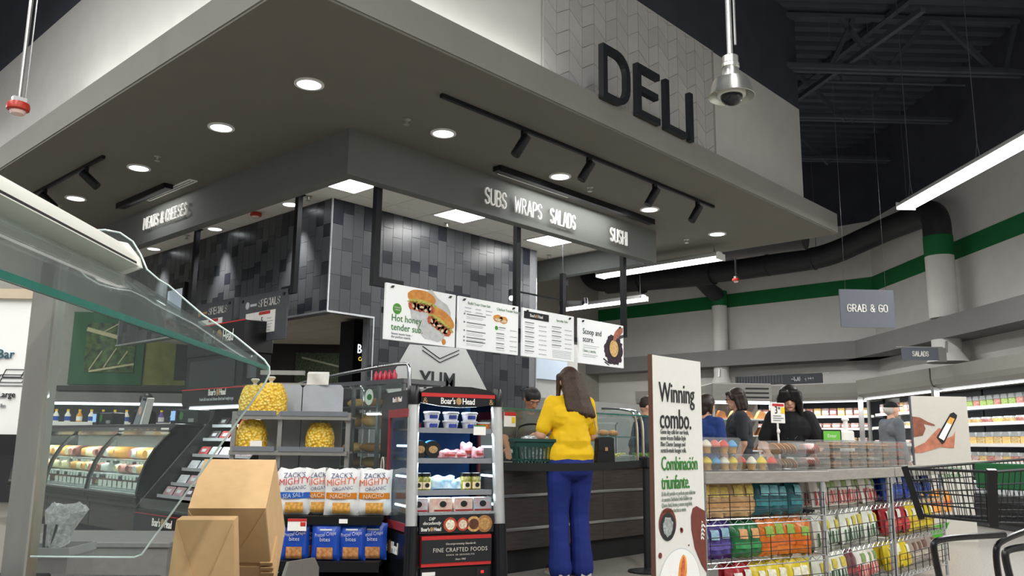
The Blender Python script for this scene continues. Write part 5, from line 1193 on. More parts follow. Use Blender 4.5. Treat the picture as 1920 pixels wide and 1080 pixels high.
for i, (x, c) in enumerate(((-.215, '#bcd8e2'), (-.06, '#e6dccb'), (.075, '#d8d2c6'), (.20, '#9fc3d0'))):
    cool('cheese_tray', 'boxed cheese and meat tray, %s from left on the lowest cooler shelf' % ORD[i], 'cheese tray', (x, .0, SHZ[3]), [('box', B().box(-.06 if i != 1 else -.085, .06, 0, .06, 0, .085, .004), mat('traybox_'+c, c, .3, var=.5, scale=24, var2='#c98f86'), False), ('emblem', B().prism(disc(0, .05, .022, 14, .018), (0, -.002, 0), (0, -.001, 0)), M_txtk, False), ('strip', B().box(-.055, .055, -.002, 0, .008, .018), M_pk[3], False)])
# ---------------------------------------------------------------- tall standee
st = thing('standee', 'tall white standee with football and hot dogs reading Winning combo', 'standee', (3.914, 2.60, 0))
SW, SHH = .73, 2.2
st.scale = (.70, 1, .70)
obj('board', B().box(0, SW, 0, .02, 0.01, SHH), mat('standee_white', '#dedcd6', .6, var=.02), st); obj('side_edge', B().box(-.008, 0, -.002, .024, 0.01, SHH+.004), mat('standee_edge', '#5a3a2c', .7), st); obj('foot', B().box(0.05, SW-.05, .02, .2, 0, .01), M_blackm, st)
F3 = FR(0, -.001, .445)
txt('heading', 'Winning\ncombo.', .225, M_txtk, F3, st, .003, .72, 'LEFT', .95, (.085, 1.395)); txt('paragraph', 'Game day calls for our fresh,\nnever-frozen Buffalo-Style\nBlue Cheese Sausage and\nscratch-made hoagie rolls.', .052, mat('print_mid', '#5d5f60', .6, var=0), F3, st, .002, .68, 'LEFT', 1, (.095, 1.145))
txt('heading', 'Combinaci\u00f3n\ntriunfante.', .155, M_txtg, F3, st, .003, .68, 'LEFT', .95, (.095, .865)); txt('paragraph', 'El d\u00eda del partido es perfecto para disfrutar\nde nuestra Salchicha Estilo Buffalo con\nQueso Azul, fresca y nunca congelada,\ncon panecillos hechos a mano.', .046, mat('print_sage2', '#8f9a8f', .6, var=0), F3, st, .002, .62, 'LEFT', 1, (.095, .672))
fb = [(.52, .60), (.56, .62), (.73, .56), (.73, .06), (.70, .08), (.60, .22), (.53, .40)]
flat('football_print', [[(.515, .40), (.515, .50), (.545, .56), (.60, .575), (.73, .53), (.73, .05), (.66, .11), (.56, .25)]], mat('print_leather', '#6e3226', .6, var=.15, scale=20), F3, st, .003)
flat('lace_print', [[(.665, .43), (.72, .40), (.725, .41), (.67, .445)], [(.66, .40), (.71, .365), (.715, .375), (.665, .412)], [(.655, .37), (.70, .335), (.705, .345), (.66, .382)], [(.65, .34), (.695, .305), (.70, .315), (.655, .352)], [(.67, .455), (.685, .45), (.665, .31), (.652, .315)]], M_txtw, F3, st, .0045)
flat('bowl_print', [disc(.17, .46, .12, 28, .12)], MATS['print_leather'], F3, st, .003); flat('bowl_black', [disc(.17, .44, .105, 28, .105)], M_txtk, F3, st, .004); flat('dip_print', [blob(.17, .44, .07, .075, 8, 18, .12)], mat('print_bluecheese', '#9aa1a0', .6, var=.4, scale=60), F3, st, .005)
flat('confetti_print', [disc(.37, .40, .02, 8), disc(.36, .41, .012, 8), disc(.06, .235, .022, 10), disc(.42, .22, .008, 6), disc(.47, .28, .007, 6), disc(.58, -.0+.12, .008, 6)], MATS['print_leather'], F3, st, .003)
ring = [(.33+.30*math.cos(a), .0+.27*math.sin(a)) for a in [2*math.pi*k/40 for k in range(40)]]
flat('plate_print', [[(x, max(-.3, y)) for x, y in ring]], M_txtlg, F3, st, .003); flat('plate_inner', [[(.33+(x-.33)*.97, max(-.3, y*.97)) for x, y in ring]], mat('print_plate', '#efefec', .6, var=.01), F3, st, .0035)
for (cx, cy, r) in ((.36, .08, 1.35), (.19, -.06, 1.5), (.46, -.12, 1.15)):
    flat('bun_print', [[(x, max(-.3, y)) for x, y in blob(cx, cy, .14, .06, 3, rough=.04, rot=r)]], M_bun, F3, st, .0045); flat('sausage_print', [[(x, max(-.3, y)) for x, y in blob(cx, cy, .12, .028, 5, rough=.1, rot=r)]], M_fill, F3, st, .0055)
# ================================================================ RIGHT SIDE: RACKS, COLD CASES, CART, SIGNS
M_wire = mat('chrome_wire', '#b9bcbe', .25, .9, var=.05); M_bwire = mat('black_wire', '#1b1d20', .5, .2)
M_laminate = mat('grey_laminate', '#8f8a83', .5, var=.12, scale=12, stretch=(1, 1, 6))
def wire_rack(label, loc, rz, w, d, zs, top):
    t = thing('wire_rack', label, 'wire rack', (loc[0], loc[1], 0), rz, 'chrome wire racks')
    for x in (.015, w-.015):
        for y in (.02, d-.02): obj('post', B().tube([(x, y, 0), (x, y, top-.07)], .013, 8), M_wire, t, True)
    obj('top_board', B().box(-.01, w+.01, -.03, d, top-.07, top, .004), M_laminate, t)
    for z in zs:
        b = B().tube([(.015, .01, z), (w-.015, .01, z)], .004, 5).tube([(.015, .01, z-.032), (w-.015, .01, z-.032)], .004, 5).tube([(.015, d-.02, z), (w-.015, d-.02, z)], .004, 5)
        n = max(6, int(w/.045)); pts = [(.015+(w-.03)*k/n, .01, z-.032*(k % 2)) for k in range(n+1)]; b.tube(pts, .003, 4)
        for k in range(int(w/.05)): b.tube([(.03+k*.05, .01, z), (.03+k*.05, d-.02, z)], .0022, 4)
        obj('wire_shelf', b, M_wire, t)
        b = B()
        for hz in (.05, .10, .145): b.tube([(.02, -.006, z+hz), (w-.02, -.006, z+hz)], .0025, 4)
        for k in range(int(w/.17)+1): b.tube([(.03+k*(w-.06)/int(w/.17), -.006, z), (.03+k*(w-.06)/int(w/.17), -.006, z+.145)], .0035, 4)
        obj('basket_front', b, M_bwire, t)
    return t
KIND = {}
def snack_kind(name, hx, oval, band, w=.16, h=.22, t_=.075, var2=None, stripes=None):
    M_ = mat('snack_'+name, hx, .28, var=.12, scale=14, var2=var2)
    proto = thing('snack_bag', 'x', 'snack bag', (0, 0, -9)); link('bag', bag_mesh(w, h, t_, M_, len(KIND)*3+1, 8, 10), proto)
    if oval: bag_front(w, t_, proto, [(.30, .52, .72, .80, mat('oval_'+oval, oval, .4, var=.3, scale=40))], h)
    if band: bag_front(w, t_, proto, [(.10, .24, .90, .42, mat('band_'+band, band, .4, var=.2, scale=30))], h)
    if stripes: bag_front(w, t_, proto, [(.08+.18*k, .05, .16+.18*k, .45, mat('stripe_'+stripes, stripes, .4, var=.05)) for k in range(5)], h)
    KIND[name] = (proto, w); return proto
snack_kind('tan', '#cda779', '#e3c76a', '#b98a58'); snack_kind('teal', '#1f5961', '#7fc0c8', '#2d7a80'); snack_kind('purple', '#46357f', '#8fb6c8', '#5a4a96'); snack_kind('green', '#1f6b3a', '#d8a06a', '#2f8a4c'); snack_kind('orange', '#d9741f', '#8ab04a', '#c45e14')
snack_kind('striped_red', '#e6e2da', '#7f9a58', None, stripes='#b8322f'); snack_kind('striped_green', '#dfe2d6', '#c9b84a', None, stripes='#2f5a3a'); snack_kind('blue', '#1f3f9a', '#d9dee8', '#2a55b8'); snack_kind('red', '#a3222a', '#e8e2da', '#c23a36'); snack_kind('yellow', '#d9c32a', '#f0ead0', '#c8a61c'); snack_kind('grey', '#9a8f86', '#6a4a3c', '#b3a79a'); snack_kind('maroon', '#5a2028', None, '#8a2c34')
SNACK_NAME = {'tan': 'tan snack bag', 'teal': 'dark teal snack bag', 'purple': 'purple snack bag', 'green': 'green snack bag', 'orange': 'orange snack bag', 'striped_red': 'red-striped white snack bag', 'striped_green': 'green-striped white snack bag', 'blue': 'blue snack bag', 'red': 'red snack bag', 'yellow': 'yellow snack bag', 'grey': 'grey-brown snack bag', 'maroon': 'maroon snack bag'}
USED = set()
def fill(rack, rname, z, row, items, d=.30, lean=8):
    # items: list of (kind, local x)
    cnt = {}
    for k, x in items:
        n_ = cnt.get(k, 0); cnt[k] = n_+1; rnd = random.Random(hash((x*1000)//1)+len(USED)); USED.add((rname, row, k, n_))
        p = wpt(rack, (x, .10+.012*(n_ % 3), z+.006))
        o = dup(KIND[k][0], p, rack.rotation_euler[2]+rnd.uniform(-.18, .18), '%s, %s of its colour on %s shelf of %s' % (SNACK_NAME[k], ORD[n_], row, rname), 'snack bags on the wire racks')
        o.rotation_euler = (math.radians(-lean+rnd.uniform(-4, 4)), rnd.uniform(-.06, .06), o.rotation_euler[2]); s_ = rnd.uniform(.94, 1.06); o.scale = (s_, 1, s_)
        q = dup(KIND[k][0], wpt(rack, (x+.012, .19, z+.006)), rack.rotation_euler[2]+rnd.uniform(-.1, .1), '%s behind the %s one, %s shelf of %s' % (SNACK_NAME[k], ORD[n_], row, rname), 'snack bags on the wire racks')
        q.scale = (1, .8, 1.0)
def spread(kind, x0, x1, n): return [(kind, x0+(x1-x0)*(i+.5)/n) for i in range(n)]
RA = math.radians(-16.6)
ra = wire_rack('chrome wire rack with cupcakes on top beside the white standee', (4.514, 2.65), RA, 1.05, .42, (.12, .375, .62), .90)
rb = wire_rack('chrome wire rack of striped bags in the middle', (5.56, 2.37), 0, 1.20, .42, (.12, .385, .645), .905)
rc = wire_rack('chrome wire rack of blue and yellow bags behind the cart', (6.80, 2.37), 0, 1.22, .42, (.12, .385, .645), .905)
fill(ra, 'the cupcake rack', .62, 'top', spread('tan', .02, .50, 5)+spread('teal', .52, .92, 4)); fill(ra, 'the cupcake rack', .375, 'middle', spread('purple', .02, .30, 3)+spread('green', .33, .55, 2)+spread('orange', .57, .97, 4)); fill(ra, 'the cupcake rack', .12, 'bottom', spread('red', .30, .45, 2)+spread('yellow', .48, .98, 5))
fill(rb, 'the middle rack', .645, 'top', spread('striped_red', .04, 1.16, 8)); fill(rb, 'the middle rack', .385, 'middle', spread('striped_green', .04, 1.16, 8)); fill(rb, 'the middle rack', .12, 'bottom', spread('striped_green', .04, .5, 4)+spread('maroon', .5, .72, 2)+spread('striped_red', .72, 1.16, 3))
fill(rc, 'the cart rack', .645, 'top', spread('blue', .04, 1.18, 7)); fill(rc, 'the cart rack', .385, 'middle', spread('red', .04, .58, 4)+spread('yellow', .6, 1.18, 4)); fill(rc, 'the cart rack', .12, 'bottom', spread('yellow', .04, .55, 4)+spread('grey', .58, 1.18, 4))
for pr_ in KIND.values():
    for ch_ in KIDS.get(pr_[0], []): bpy.data.objects.remove(ch_)
    bpy.data.objects.remove(pr_[0])
# ---- clear boxes of cupcakes and cookies on the racks
M_clear = glass('clear_plastic', '#f1f3f2', .25, .08)
M_cake = mat('cupcake_cup', '#d9a24e', .7, var=.15, scale=40); M_choc = mat('cupcake_choc', '#4a3128', .7, var=.2)
FROST = [('red', mat('frost_red', '#e2503f', .5, var=.1)), ('white', mat('frost_white', '#f1ead9', .5, var=.05)), ('yellow', mat('frost_yellow', '#edd02f', .5, var=.1)), ('blue', mat('frost_blue', '#5aa9e0', .5, var=.1)), ('pink', mat('frost_pink', '#e8796a', .5, var=.1))]
CUPM = {(c, k): B().lathe([(.022, 0), (.030, .04)], n=14).mesh('cup', (M_cake, M_choc)[c], True) for c in (0, 1) for k in (0,)}
FRM = [B().lathe([(.031, .038), (.034, .048), (.027, .060), (.026, .062), (.016, .074), (.004, .082)], n=14).mesh('frosting', m_, True) for _, m_ in FROST]
def clamshell(label, cat, rack, x, y, z, w, d, h, grp, name='clear_box'):
    t = thing(name, label, cat, wpt(rack, (x, y, z)), rack.rotation_euler[2], grp)
    obj('lid', B().prism([(-w/2, h*.45), (-w/2+.012, h-.008), (-w/2+.03, h), (w/2-.03, h), (w/2-.012, h-.008), (w/2, h*.45)], (0, d, 0), (0, 0, 0)), M_clear, t)
    obj('tray', B().prism([(-w/2+.01, 0), (w/2-.01, 0), (w/2, h*.45), (-w/2, h*.45)], (0, d, 0), (0, 0, 0)), M_clear, t)
    obj('rim', B().box(-w/2-.006, w/2+.006, -.006, d+.006, h*.44, h*.46), M_clear, t)
    return t
def cupcakes(blab, rack, x, y, z, w, n, seq, nz=.10):
    clamshell(blab, 'clear box', rack, x, y, z, w, .19, nz, 'clear boxes of cupcakes')
    for r_ in range(2):
        for i in range(n):
            fi = seq[(i+r_*2) % len(seq)]; c = (i+r_) % 3 == 2
            lab = '%s-frosted %s cupcake, %s from left, %s row of the %s' % (FROST[fi][0], 'chocolate' if c else 'vanilla', ORD[i], ('front', 'back')[r_], blab.split(' box')[0].replace('clear ', '')+' box')
            t = thing('cupcake', lab, 'cupcake', wpt(rack, (x-w/2+w*(i+.5)/n, y+.05+r_*.085, z+.004)), 0, 'cupcakes in the clear boxes')
            link('cup', CUPM[int(c), 0], t); link('frosting', FRM[fi], t)
cupcakes('clear lower left box of cupcakes on the wire rack', ra, .20, .06, .902, .36, 5, [0, 2, 3, 1, 2, 3]); cupcakes('clear upper left box of cupcakes stacked on another', ra, .20, .06, 1.003, .36, 5, [0, 1, 4, 0, 3])
cupcakes('clear small right box of cupcakes on the rack', ra, .575, .04, .902, .27, 3, [1, 2, 0])
M_cook = [mat('cookie_tan', '#c2894f', .7, var=.25, scale=60), mat('cookie_brown', '#9a6236', .7, var=.3, scale=60), mat('cookie_red', '#b8452c', .7, var=.2, scale=60)]
def cookies(lab, rack, x, y, z, w, h, k, slant, n):
    t = clamshell(lab, 'cookie box', rack, x, y, z, w, .20, h, 'clear boxes of cookies', 'cookie_box')
    for i in range(n):
        xx = -w/2+.03+(w-.06)*(i+.5)/n; c = B()
        a = math.radians(35 if slant else 78); r = min(.045, h*.75)
        ax = Vector((math.cos(a), 0, math.sin(a)))*.009 if slant else Vector((0, 0, .009))
        zc = h*.5 if slant else .012+(i % 4)*.011
        ctr = Vector((xx if slant else -w/2+.055+(i//4)*(w-.11)/max(1, (n-1)//4), .09, zc))
        if slant: c.tube([ctr-ax/2, ctr+ax/2], [min(r, h*.42)]*2, 14)
        else: c.tube([ctr-ax/2, ctr+ax/2], .043, 14)
        kk_ = (k+(i % 2 if k < 2 else 0)) % 3; c.v = [tuple(Vector(q)) for q in c.v]; o_c = obj('cookie', c, M_cook[kk_], loc=t.location, rz=t.rotation_euler[2]); tag(o_c, '%s cookie, %s in the %s' % (('tan', 'brown', 'red')[kk_], ORD[i], lab), 'cookie', 'cookies in the clear boxes')
cookies('clear box of slanted tan cookies on the rack, lower', ra, .84, .05, .902, .24, .085, 0, True, 7); cookies('clear box of slanted tan cookies stacked above another', ra, .83, .05, .989, .24, .10, 0, True, 7)
cookies('clear box of red cookies, lower one', rb, .13, .06, .907, .26, .085, 2, True, 6); cookies('clear box of red cookies stacked on top', rb, .13, .06, .994, .26, .09, 2, True, 6)
for lv in range(3):
    for i in range(4): cookies('long clear cookie box, %s from left in the %s layer' % (ORD[i], ('lowest', 'middle', 'top')[lv]), rb if i < 3 else rc, (.45+i*.32) if i < 3 else .16, .06, .907+lv*.066, .30, .064, 0, False, 12)
    cookies('long clear cookie box at the far right end, %s layer' % ('lowest', 'middle', 'top')[lv], rc, .50, .06, .907+lv*.066, .32, .064, 1, False, 12)
# price sign on a white pole
t = thing('price_sign', 'white price sign with red heading reading 3.99 on a white pole', 'price sign', pZ(1463, 872, .905), RA)
obj('pole', B().tube([(0, 0, 0), (-.01, 0, .34)], .008, 8), M_paper, t); obj('clamp', B().ball((-.008, -.004, .27), (.016, .012, .022), 10, 8), M_paper, t)
obj('card', B().box(-.085, .075, -.006, 0, .335, .50, .002), M_paper, t); FP = FR(0, -.007, 0)
flat('red_heading', [rect(-.07, .472, .062, .492)], M_red, FP, t, .002); flat('yellow_patch', [rect(.03, .415, .07, .465)], M_yel, FP, t, .002)
txt('price', '3', .085, M_txtk, FP, t, .002, .8, 'LEFT', 1, (-.045, .412)); txt('price', '99', .03, M_txtk, FP, t, .002, .8, 'LEFT', 1, (-.006, .445)); lines(FP, t, -.065, .06, .39, 3, .018, .007, M_txtgr, .3)
# small green screen
t = thing('order_screen', 'small black framed screen showing green with the word Enter', 'screen', pF(1560, 832, 7.6), R45-.15)
obj('frame', B().box(-.085, .085, -.01, .02, -.03, .125, .006), M_blackm, t); obj('display', B().box(-.072, .072, -.014, -.01, .02, .112), mat('screen_green', '#5ea63a', .4, var=0, emit=.5), t); obj('lower_panel', B().box(-.072, .072, -.014, -.01, -.015, .02), M_paper, t); obj('stand', B().box(-.02, .02, 0, .03, -1.06, -.03), M_blackm, t); obj('foot', B().box(-.12, .12, -.08, .12, -1.075, -1.06), M_blackm, t)
txt('lettering', 'Enter', .045, M_txtw, FR(0, -.0145, 0), t, .002, .8, 'CENTER', 1, (0, .055))
# ---------------------------------------------------------------- cold cases along right and back walls
M_canopy = mat('case_canopy_grey', '#84827c', .6, var=.03); M_lite = mat('case_light', '#f6faff', .4, var=0, emit=2.5); M_shelfw = mat('case_shelf', '#dfe4e8', .4)
def cold_case(label, loc, rz, L_, zs=(.46, .88, 1.12, 1.42, 1.66), pw=17):
    # local x along the case, -y front
    t = thing('cold_case', label, 'refrigerated case', loc, rz, 'open refrigerated cases')
    obj('base', B().box(0, L_, .0, .95, 0, .44, .01), mat('case_base_dark', '#3d3f42', .5), t)
    for k in range(3): obj('vent_slat', B().box(.02, L_-.02, -.012, 0, .08+k*.10, .145+k*.10), M_blackp, t)
    obj('bumper', B().box(0, L_, -.03, .04, .44, .62, .02), mat('case_bumper', '#c9ced2', .4), t)
    obj('back', B().box(0, L_, .80, .95, .44, 2.0), mat('case_back_dark', '#5d6166', .5), t)
    for k, z in enumerate(zs): 
        y0 = .05+.07*k
        obj('shelf', B().box(.01, L_-.01, y0, .80, z-.02, z), M_shelfw, t); obj('shelf_front', B().box(.01, L_-.01, y0-.012, y0, z-.035, z+.012), M_paper, t)
    obj('canopy', B().prism([(.10, 1.96), (.02, 2.02), (.0, 2.10), (.0, 2.28), (.95, 2.34), (.95, 1.98), (.40, 1.93)], (L_, 0, 0), (0, 0, 0), (0,1,0), (0,0,1)), M_canopy, t)
    obj('canopy_light', B().box(.04, L_-.04, .12, .20, 1.925, 1.94), M_lite, t)
    lamp('AREA', 'case_lamp', (L_/2, .14, 1.90), pw, t, (.97,.99,1), (math.radians(-22), 0, 0), L_*.95, .08)
    for x in (-.02, L_-.02): obj('end_post', B().box(x, x+.04, .02, .10, .44, 1.98), M_steel, t)
    return t, zs
def boxy(w, h, d, seed): return B().box(-w/2, w/2, 0, d, 0, h, min(.012, h*.2))
def bowl(r, h): return B().lathe([(r*.7, 0), (r, h*.75), (r, h)], (0, r, 0), 14)
SALAD = [mat('salad_green', '#5f8238', .6, var=.6, scale=50, var2='#b8c77a'), mat('salad_mixed', '#a8763e', .6, var=.7, scale=45, var2='#e6d59a'), mat('salad_red', '#8c3a34', .6, var=.6, scale=40, var2='#d8a89a'), mat('pack_pale', '#d5cfc6', .4, var=.4, scale=30, var2='#b0655c'), mat('pasta_gold', '#d9a63e', .6, var=.5, scale=60, var2='#f0dca0')]
SNM = ['green salad', 'mixed salad', 'red fruit', 'wrapped meal', 'pasta salad']
M_lid = mat('clear_lid', '#e9eeee', .15, trans=.6, spec=.8)
MESHC = {}
def pack(kind, ci, w, h):
    k = (kind, ci, w, h)
    if k not in MESHC:
        if kind == 'bowl': MESHC[k] = (bowl(w/2, h*.7).mesh('food', SALAD[ci], True), B().lathe([(w*.51, h*.7), (w*.45, h)], (0, w/2, 0), 14).mesh('lid', M_lid, True))
        elif kind == 'clam': MESHC[k] = (B().box(-w/2, w/2, 0, w*.6, 0, h*.62, .008).mesh('food', SALAD[ci]), B().prism([(-w/2-.004, h*.62), (w/2+.004, h*.62), (w/2-.02, h), (-w/2+.02, h)], (0, w*.6, 0)).mesh('lid', M_lid))
        else: MESHC[k] = (boxy(w, h, w*.5, 0).mesh('food', SALAD[ci]), B().box(-w*.4, w*.4, -.004, 0, h*.3, h*.7).mesh('label', M_paper))
    return MESHC[k]
def stock(case, cname, zs, rows, x0, x1):
    for k, (kind, w, h, cis) in enumerate(rows):
        n = int((x1-x0)/(w*1.12))
        for i in range(n):
            ci = cis[i % len(cis)]; a, b_ = pack(kind, ci, w, h)
            nm = {'bowl': 'bowl', 'clam': 'box', 'box': 'pack'}[kind]
            t = thing('food_pack', '%s %s, %s from left, %s shelf of %s' % (SNM[ci], nm, ORD[i] if i < 20 else 'number %d' % (i+1), ('lowest', 'second', 'third', 'fourth', 'top')[k], cname), 'food pack', wpt(case, (x0+(x1-x0)*(i+.5)/n, .08+.07*k, zs[k])), case.rotation_euler[2], 'packs in the '+cname)
            link('food', a, t); link('lid', b_, t)
RW = R45-math.pi/2+math.pi   # cases on the right wall face left across the aisle: local -y points to -lat
def right_case(label, fw0, L_): # local x runs towards the camera so that -y faces the aisle
    return cold_case(label, und(6.95, fw0, 0), R45-math.pi/2, L_)
c1, zs = right_case('long open cold case of salads at the right edge', 12.9, 2.6)
stock(c1, 'salad case', zs, [('bowl', .17, .07, [2, 3]), ('clam', .16, .13, [3, 1, 2]), ('clam', .17, .17, [4, 1]), ('bowl', .22, .09, [4, 1, 2]), ('clam', .15, .16, [0, 0, 2])], .10, 2.5)
c2, zs = right_case('open cold case of packed meals farther along the right wall', 15.55, 2.6)
stock(c2, 'meal case', zs, [('box', .2, .08, [3]), ('box', .22, .06, [3, 2]), ('box', .22, .07, [3, 1]), ('bowl', .2, .08, [4, 3]), ('box', .13, .18, [3, 2, 4])], .1, 2.5)
def back_case(label, y1, L_): return cold_case(label, (16.45, y1, 0), R90, L_)
c3, zs = back_case('open cold case of wrapped packs on the back wall', 8.7, 2.6)
stock(c3, 'back wall case', zs, [('box', .2, .1, [3]), ('box', .2, .08, [2, 3]), ('box', .18, .12, [3, 1]), ('box', .16, .1, [2, 3]), ('box', .14, .16, [3, 2, 4])], .1, 2.5)
c4, zs = back_case('farther open cold case on the back wall behind the shoppers', 11.4, 2.6)
stock(c4, 'farther back case', zs, [('box', .25, .1, [1]), ('box', .25, .09, [1, 3]), ('box', .25, .1, [1]), ('box', .22, .1, [1, 3]), ('box', .2, .12, [1])], .2, 2.4)
# self-contained sandwich case
t = LB('sandwich_case', 'grey topped sandwich case with lit shelves behind the shoppers', 'display case', 3.14, 11.5)
obj('cap', B().box(0, .82, 0, .7, 1.66, 1.90, .01), mat('sandwich_cap', '#8d8b86', .6), t)
for k in range(3): obj('louvre', B().box(.46, .78, -.006, 0, 1.70+k*.06, 1.72+k*.06), M_blackm, t)
obj('light_strip', B().box(.02, .80, .02, .06, 1.62, 1.66), M_lite, t); obj('back', B().box(0, .82, .62, .7, 0, 1.66), M_canopy, t); obj('base', B().box(0, .82, 0, .62, 0, .6), M_blackm, t)
lamp('AREA', 'case_lamp', (.41, .06, 1.6), 8, t, (1,.97,.92), (math.radians(-20), 0, 0), .7, .05)
for x in (0, .79): obj('side_frame', B().box(x, x+.03, 0, .05, .6, 1.66), M_steel, t)
for k, z in enumerate((.80, 1.0, 1.2, 1.42)):
    obj('shelf', B().box(.03, .79, .02, .6, z-.015, z), M_shelfw, t)
    for i in range(4):
        tag(obj('sandwich_pack', B().prism([(-.08, 0), (.08, 0), (.05, .09), (-.02, .11)], (0, .12, 0)), M_cook[(i+k) % 2], loc=wpt(t, (.13+i*.185, .05, z)), rz=R45), 'wrapped sandwich, %s from left on %s shelf of the sandwich case' % (ORD[i], ('lowest', 'second', 'third', 'top')[k]), 'sandwich', 'wrapped sandwiches')
t = LB('label_dispenser', 'white bag and label dispenser standing before the cold case', 'dispenser', 5.0, 11.6)
obj('stand', B().tube([(0, 0, 0), (0, 0, .75)], .02, 8), M_steel, t); obj('body', B().box(-.08, .10, -.05, .05, .95, 1.28, .02), M_paper, t); obj('neck', B().tube([(0, 0, 1.28), (0, 0, 1.42)], .03, 10), M_paper, t); obj('head', B().ball((0, 0, 1.43), (.055, .04, .03), 10, 8), M_paper, t); obj('lower_box', B().box(-.07, .12, -.06, .06, .72, .94), M_blackm, t); obj('foot', B().lathe([(.15, 0), (.15, .015)], n=14), M_blackm, t)
# phone standee: a flat printed cut-out board
ps = LB('phone_standee', 'white standee printed with hands holding a phone reading on your schedule', 'standee', 5.10, 9.9)
obj('board', B().box(-.03, .64, 0, .03, 0.0, 1.66), mat('standee_cream', '#c4c1b8', .7, var=.02), ps); obj('dark_edge', B().box(-.045, -.03, 0, .03, .85, 1.66), mat('edge_grey', '#55565a', .6), ps)
F5 = FR(0, -.001, 0); M_skinp = mat('print_skin', '#b5735a', .6, var=.25, scale=12); M_skind = mat('print_skin_dark', '#8a5341', .6, var=.25, scale=12)
flat('left_hand_print', [[(-.03, 1.42), (.06, 1.41), (.15, 1.36), (.23, 1.33), (.235, 1.315), (.20, 1.315), (.10, 1.335), (.12, 1.28), (.08, 1.20), (-.03, 1.18)]], M_skind, F5, ps, .003)
flat('right_hand_print', [[(-.03, 1.06), (.10, 1.12), (.20, 1.22), (.28, 1.29), (.31, 1.28), (.36, 1.17), (.44, 1.20), (.47, 1.25), (.455, 1.14), (.44, 1.06), (.38, 1.06), (.28, 1.07), (.15, 1.03), (.05, 1.0), (-.03, 1.0)]], M_skinp, F5, ps, .004)
flat('phone_print', [[(.24, 1.18), (.43, 1.46), (.47, 1.475), (.51, 1.44), (.50, 1.41), (.33, 1.12), (.30, 1.10)]], M_txtk, F5, ps, .006); flat('screen_print', [[(.265, 1.18), (.42, 1.42), (.475, 1.40), (.325, 1.145)]], M_paper, F5, ps, .0075); flat('food_print', [[(.375, 1.355), (.42, 1.42), (.475, 1.40), (.432, 1.33)]], M_chip, F5, ps, .008)
txt('lettering', 'Subs on your\nschedule.', .085, M_txtg, F5, ps, .003, .95, 'RIGHT', 1, (.52, .80)); lines(F5, ps, .20, .42, .66, 1, .02, .01, M_txtlg)
flat('sandwich_print', [[(-.02, .30), (.35, .34), (.36, .52), (.28, .60), (.02, .56)]], M_bun, F5, ps, .003); flat('filling_print', [[(-.02, .38), (.36, .42), (.36, .46), (-.02, .43)]], M_fill, F5, ps, .004); flat('green_print', [[(-.03, .14), (.32, .22), (.22, .05), (.08, .02), (-.03, .06)]], MATS['badge_green'], F5, ps, .003)
# ---------------------------------------------------------------- hanging and canopy signs
M_slate = mat('slate_sign', '#5d626b', .6, var=.02)
t = LB('aisle_sign', 'large slate hanging sign reading GRAB & GO', 'sign', 3.90, 9.0, 2.34)
obj('board', B().box(0, .60, 0, .02, 0, .42), M_slate, t); sign_word('GRAB & GO', .075, M_txtw, FR(0, -.001, 0), t, .004, .010, .44, at=(.08, .175))
for x in (.07, .52): obj('wire', B().tube([(x, .01, .42), (x, .01, DECK-2.34-.01)], .0018, 4), mat('wire_dark', '#4a4d52', .5), t)
t = LB('case_sign', 'small slate sign reading SALADS on the cold case canopy', 'sign', 6.60, 12.5, 2.36)
obj('board', B().box(-.28, .28, 0, .02, 0, .19), M_slate, t); sign_word('SALADS', .07, M_txtw, FR(0, -.001, 0), t, .004, .012, .24, at=(-.12, .06)); obj('rod', B().box(-.36, .36, .005, .015, .19, .205), M_steel, t); obj('bracket', B().box(.28, .40, .0, .02, -.02, .19), M_steel, t)
t = LY('case_sign', 'small dark sign reading GRAB & GO on the back wall canopy', 'sign', 16.42, 7.35, 2.30)
obj('board', B().box(-.40, .42, 0, .02, 0, .20), mat('dark_sign', '#34363c', .6), t); sign_word('GRAB & GO', .08, M_txtlg, FR(0, -.001, 0), t, .004, .012, .44, at=(-.21, .06)); obj('bracket', B().box(.42, .56, 0, .02, .18, .20), M_steel, t)
t = LY('air_grille', 'wide louvred air grille on the back wall', 'air vent', 17.5, 9.4, 2.42)
obj('frame', B().box(0, 1.55, 0, .04, 0, .18), mat('grille_grey', '#6d7075', .5), t)
for k in range(22): obj('louvre', B().box(.04+k*.068, .075+k*.068, -.012, 0, .015, .165), mat('grille_dark', '#4a4c50', .5), t)
struct('door_1', B().box(17.40, 17.56, 12.05, 12.95, 0, 1.98), mat('door_frame_grey', '#8e8c87', .6), 'grey framed dark doorway in the back wall')
obj('opening', B().box(17.36, 17.40, 12.13, 12.87, 0, 1.90), M_blackm, bpy.data.objects['door_1'])  # solid black plate standing in for the darkness inside the doorway
t = LY('oven_hood', 'silver rounded hood behind the servers', 'hood', 13.0, 9.45, 1.1)
obj('shell', B().prism([(.0, .0), (0, .52), (.04, .60), (.10, .62), (.5, .62), (.5, .5), (.12, .5), (.10, .0)], (1.1, 0, 0), (0, 0, 0), (0,1,0), (0,0,1)), M_steel, t); obj('stand', B().box(.05, 1.05, .05, .5, -1.1, 0), M_canopy, t)
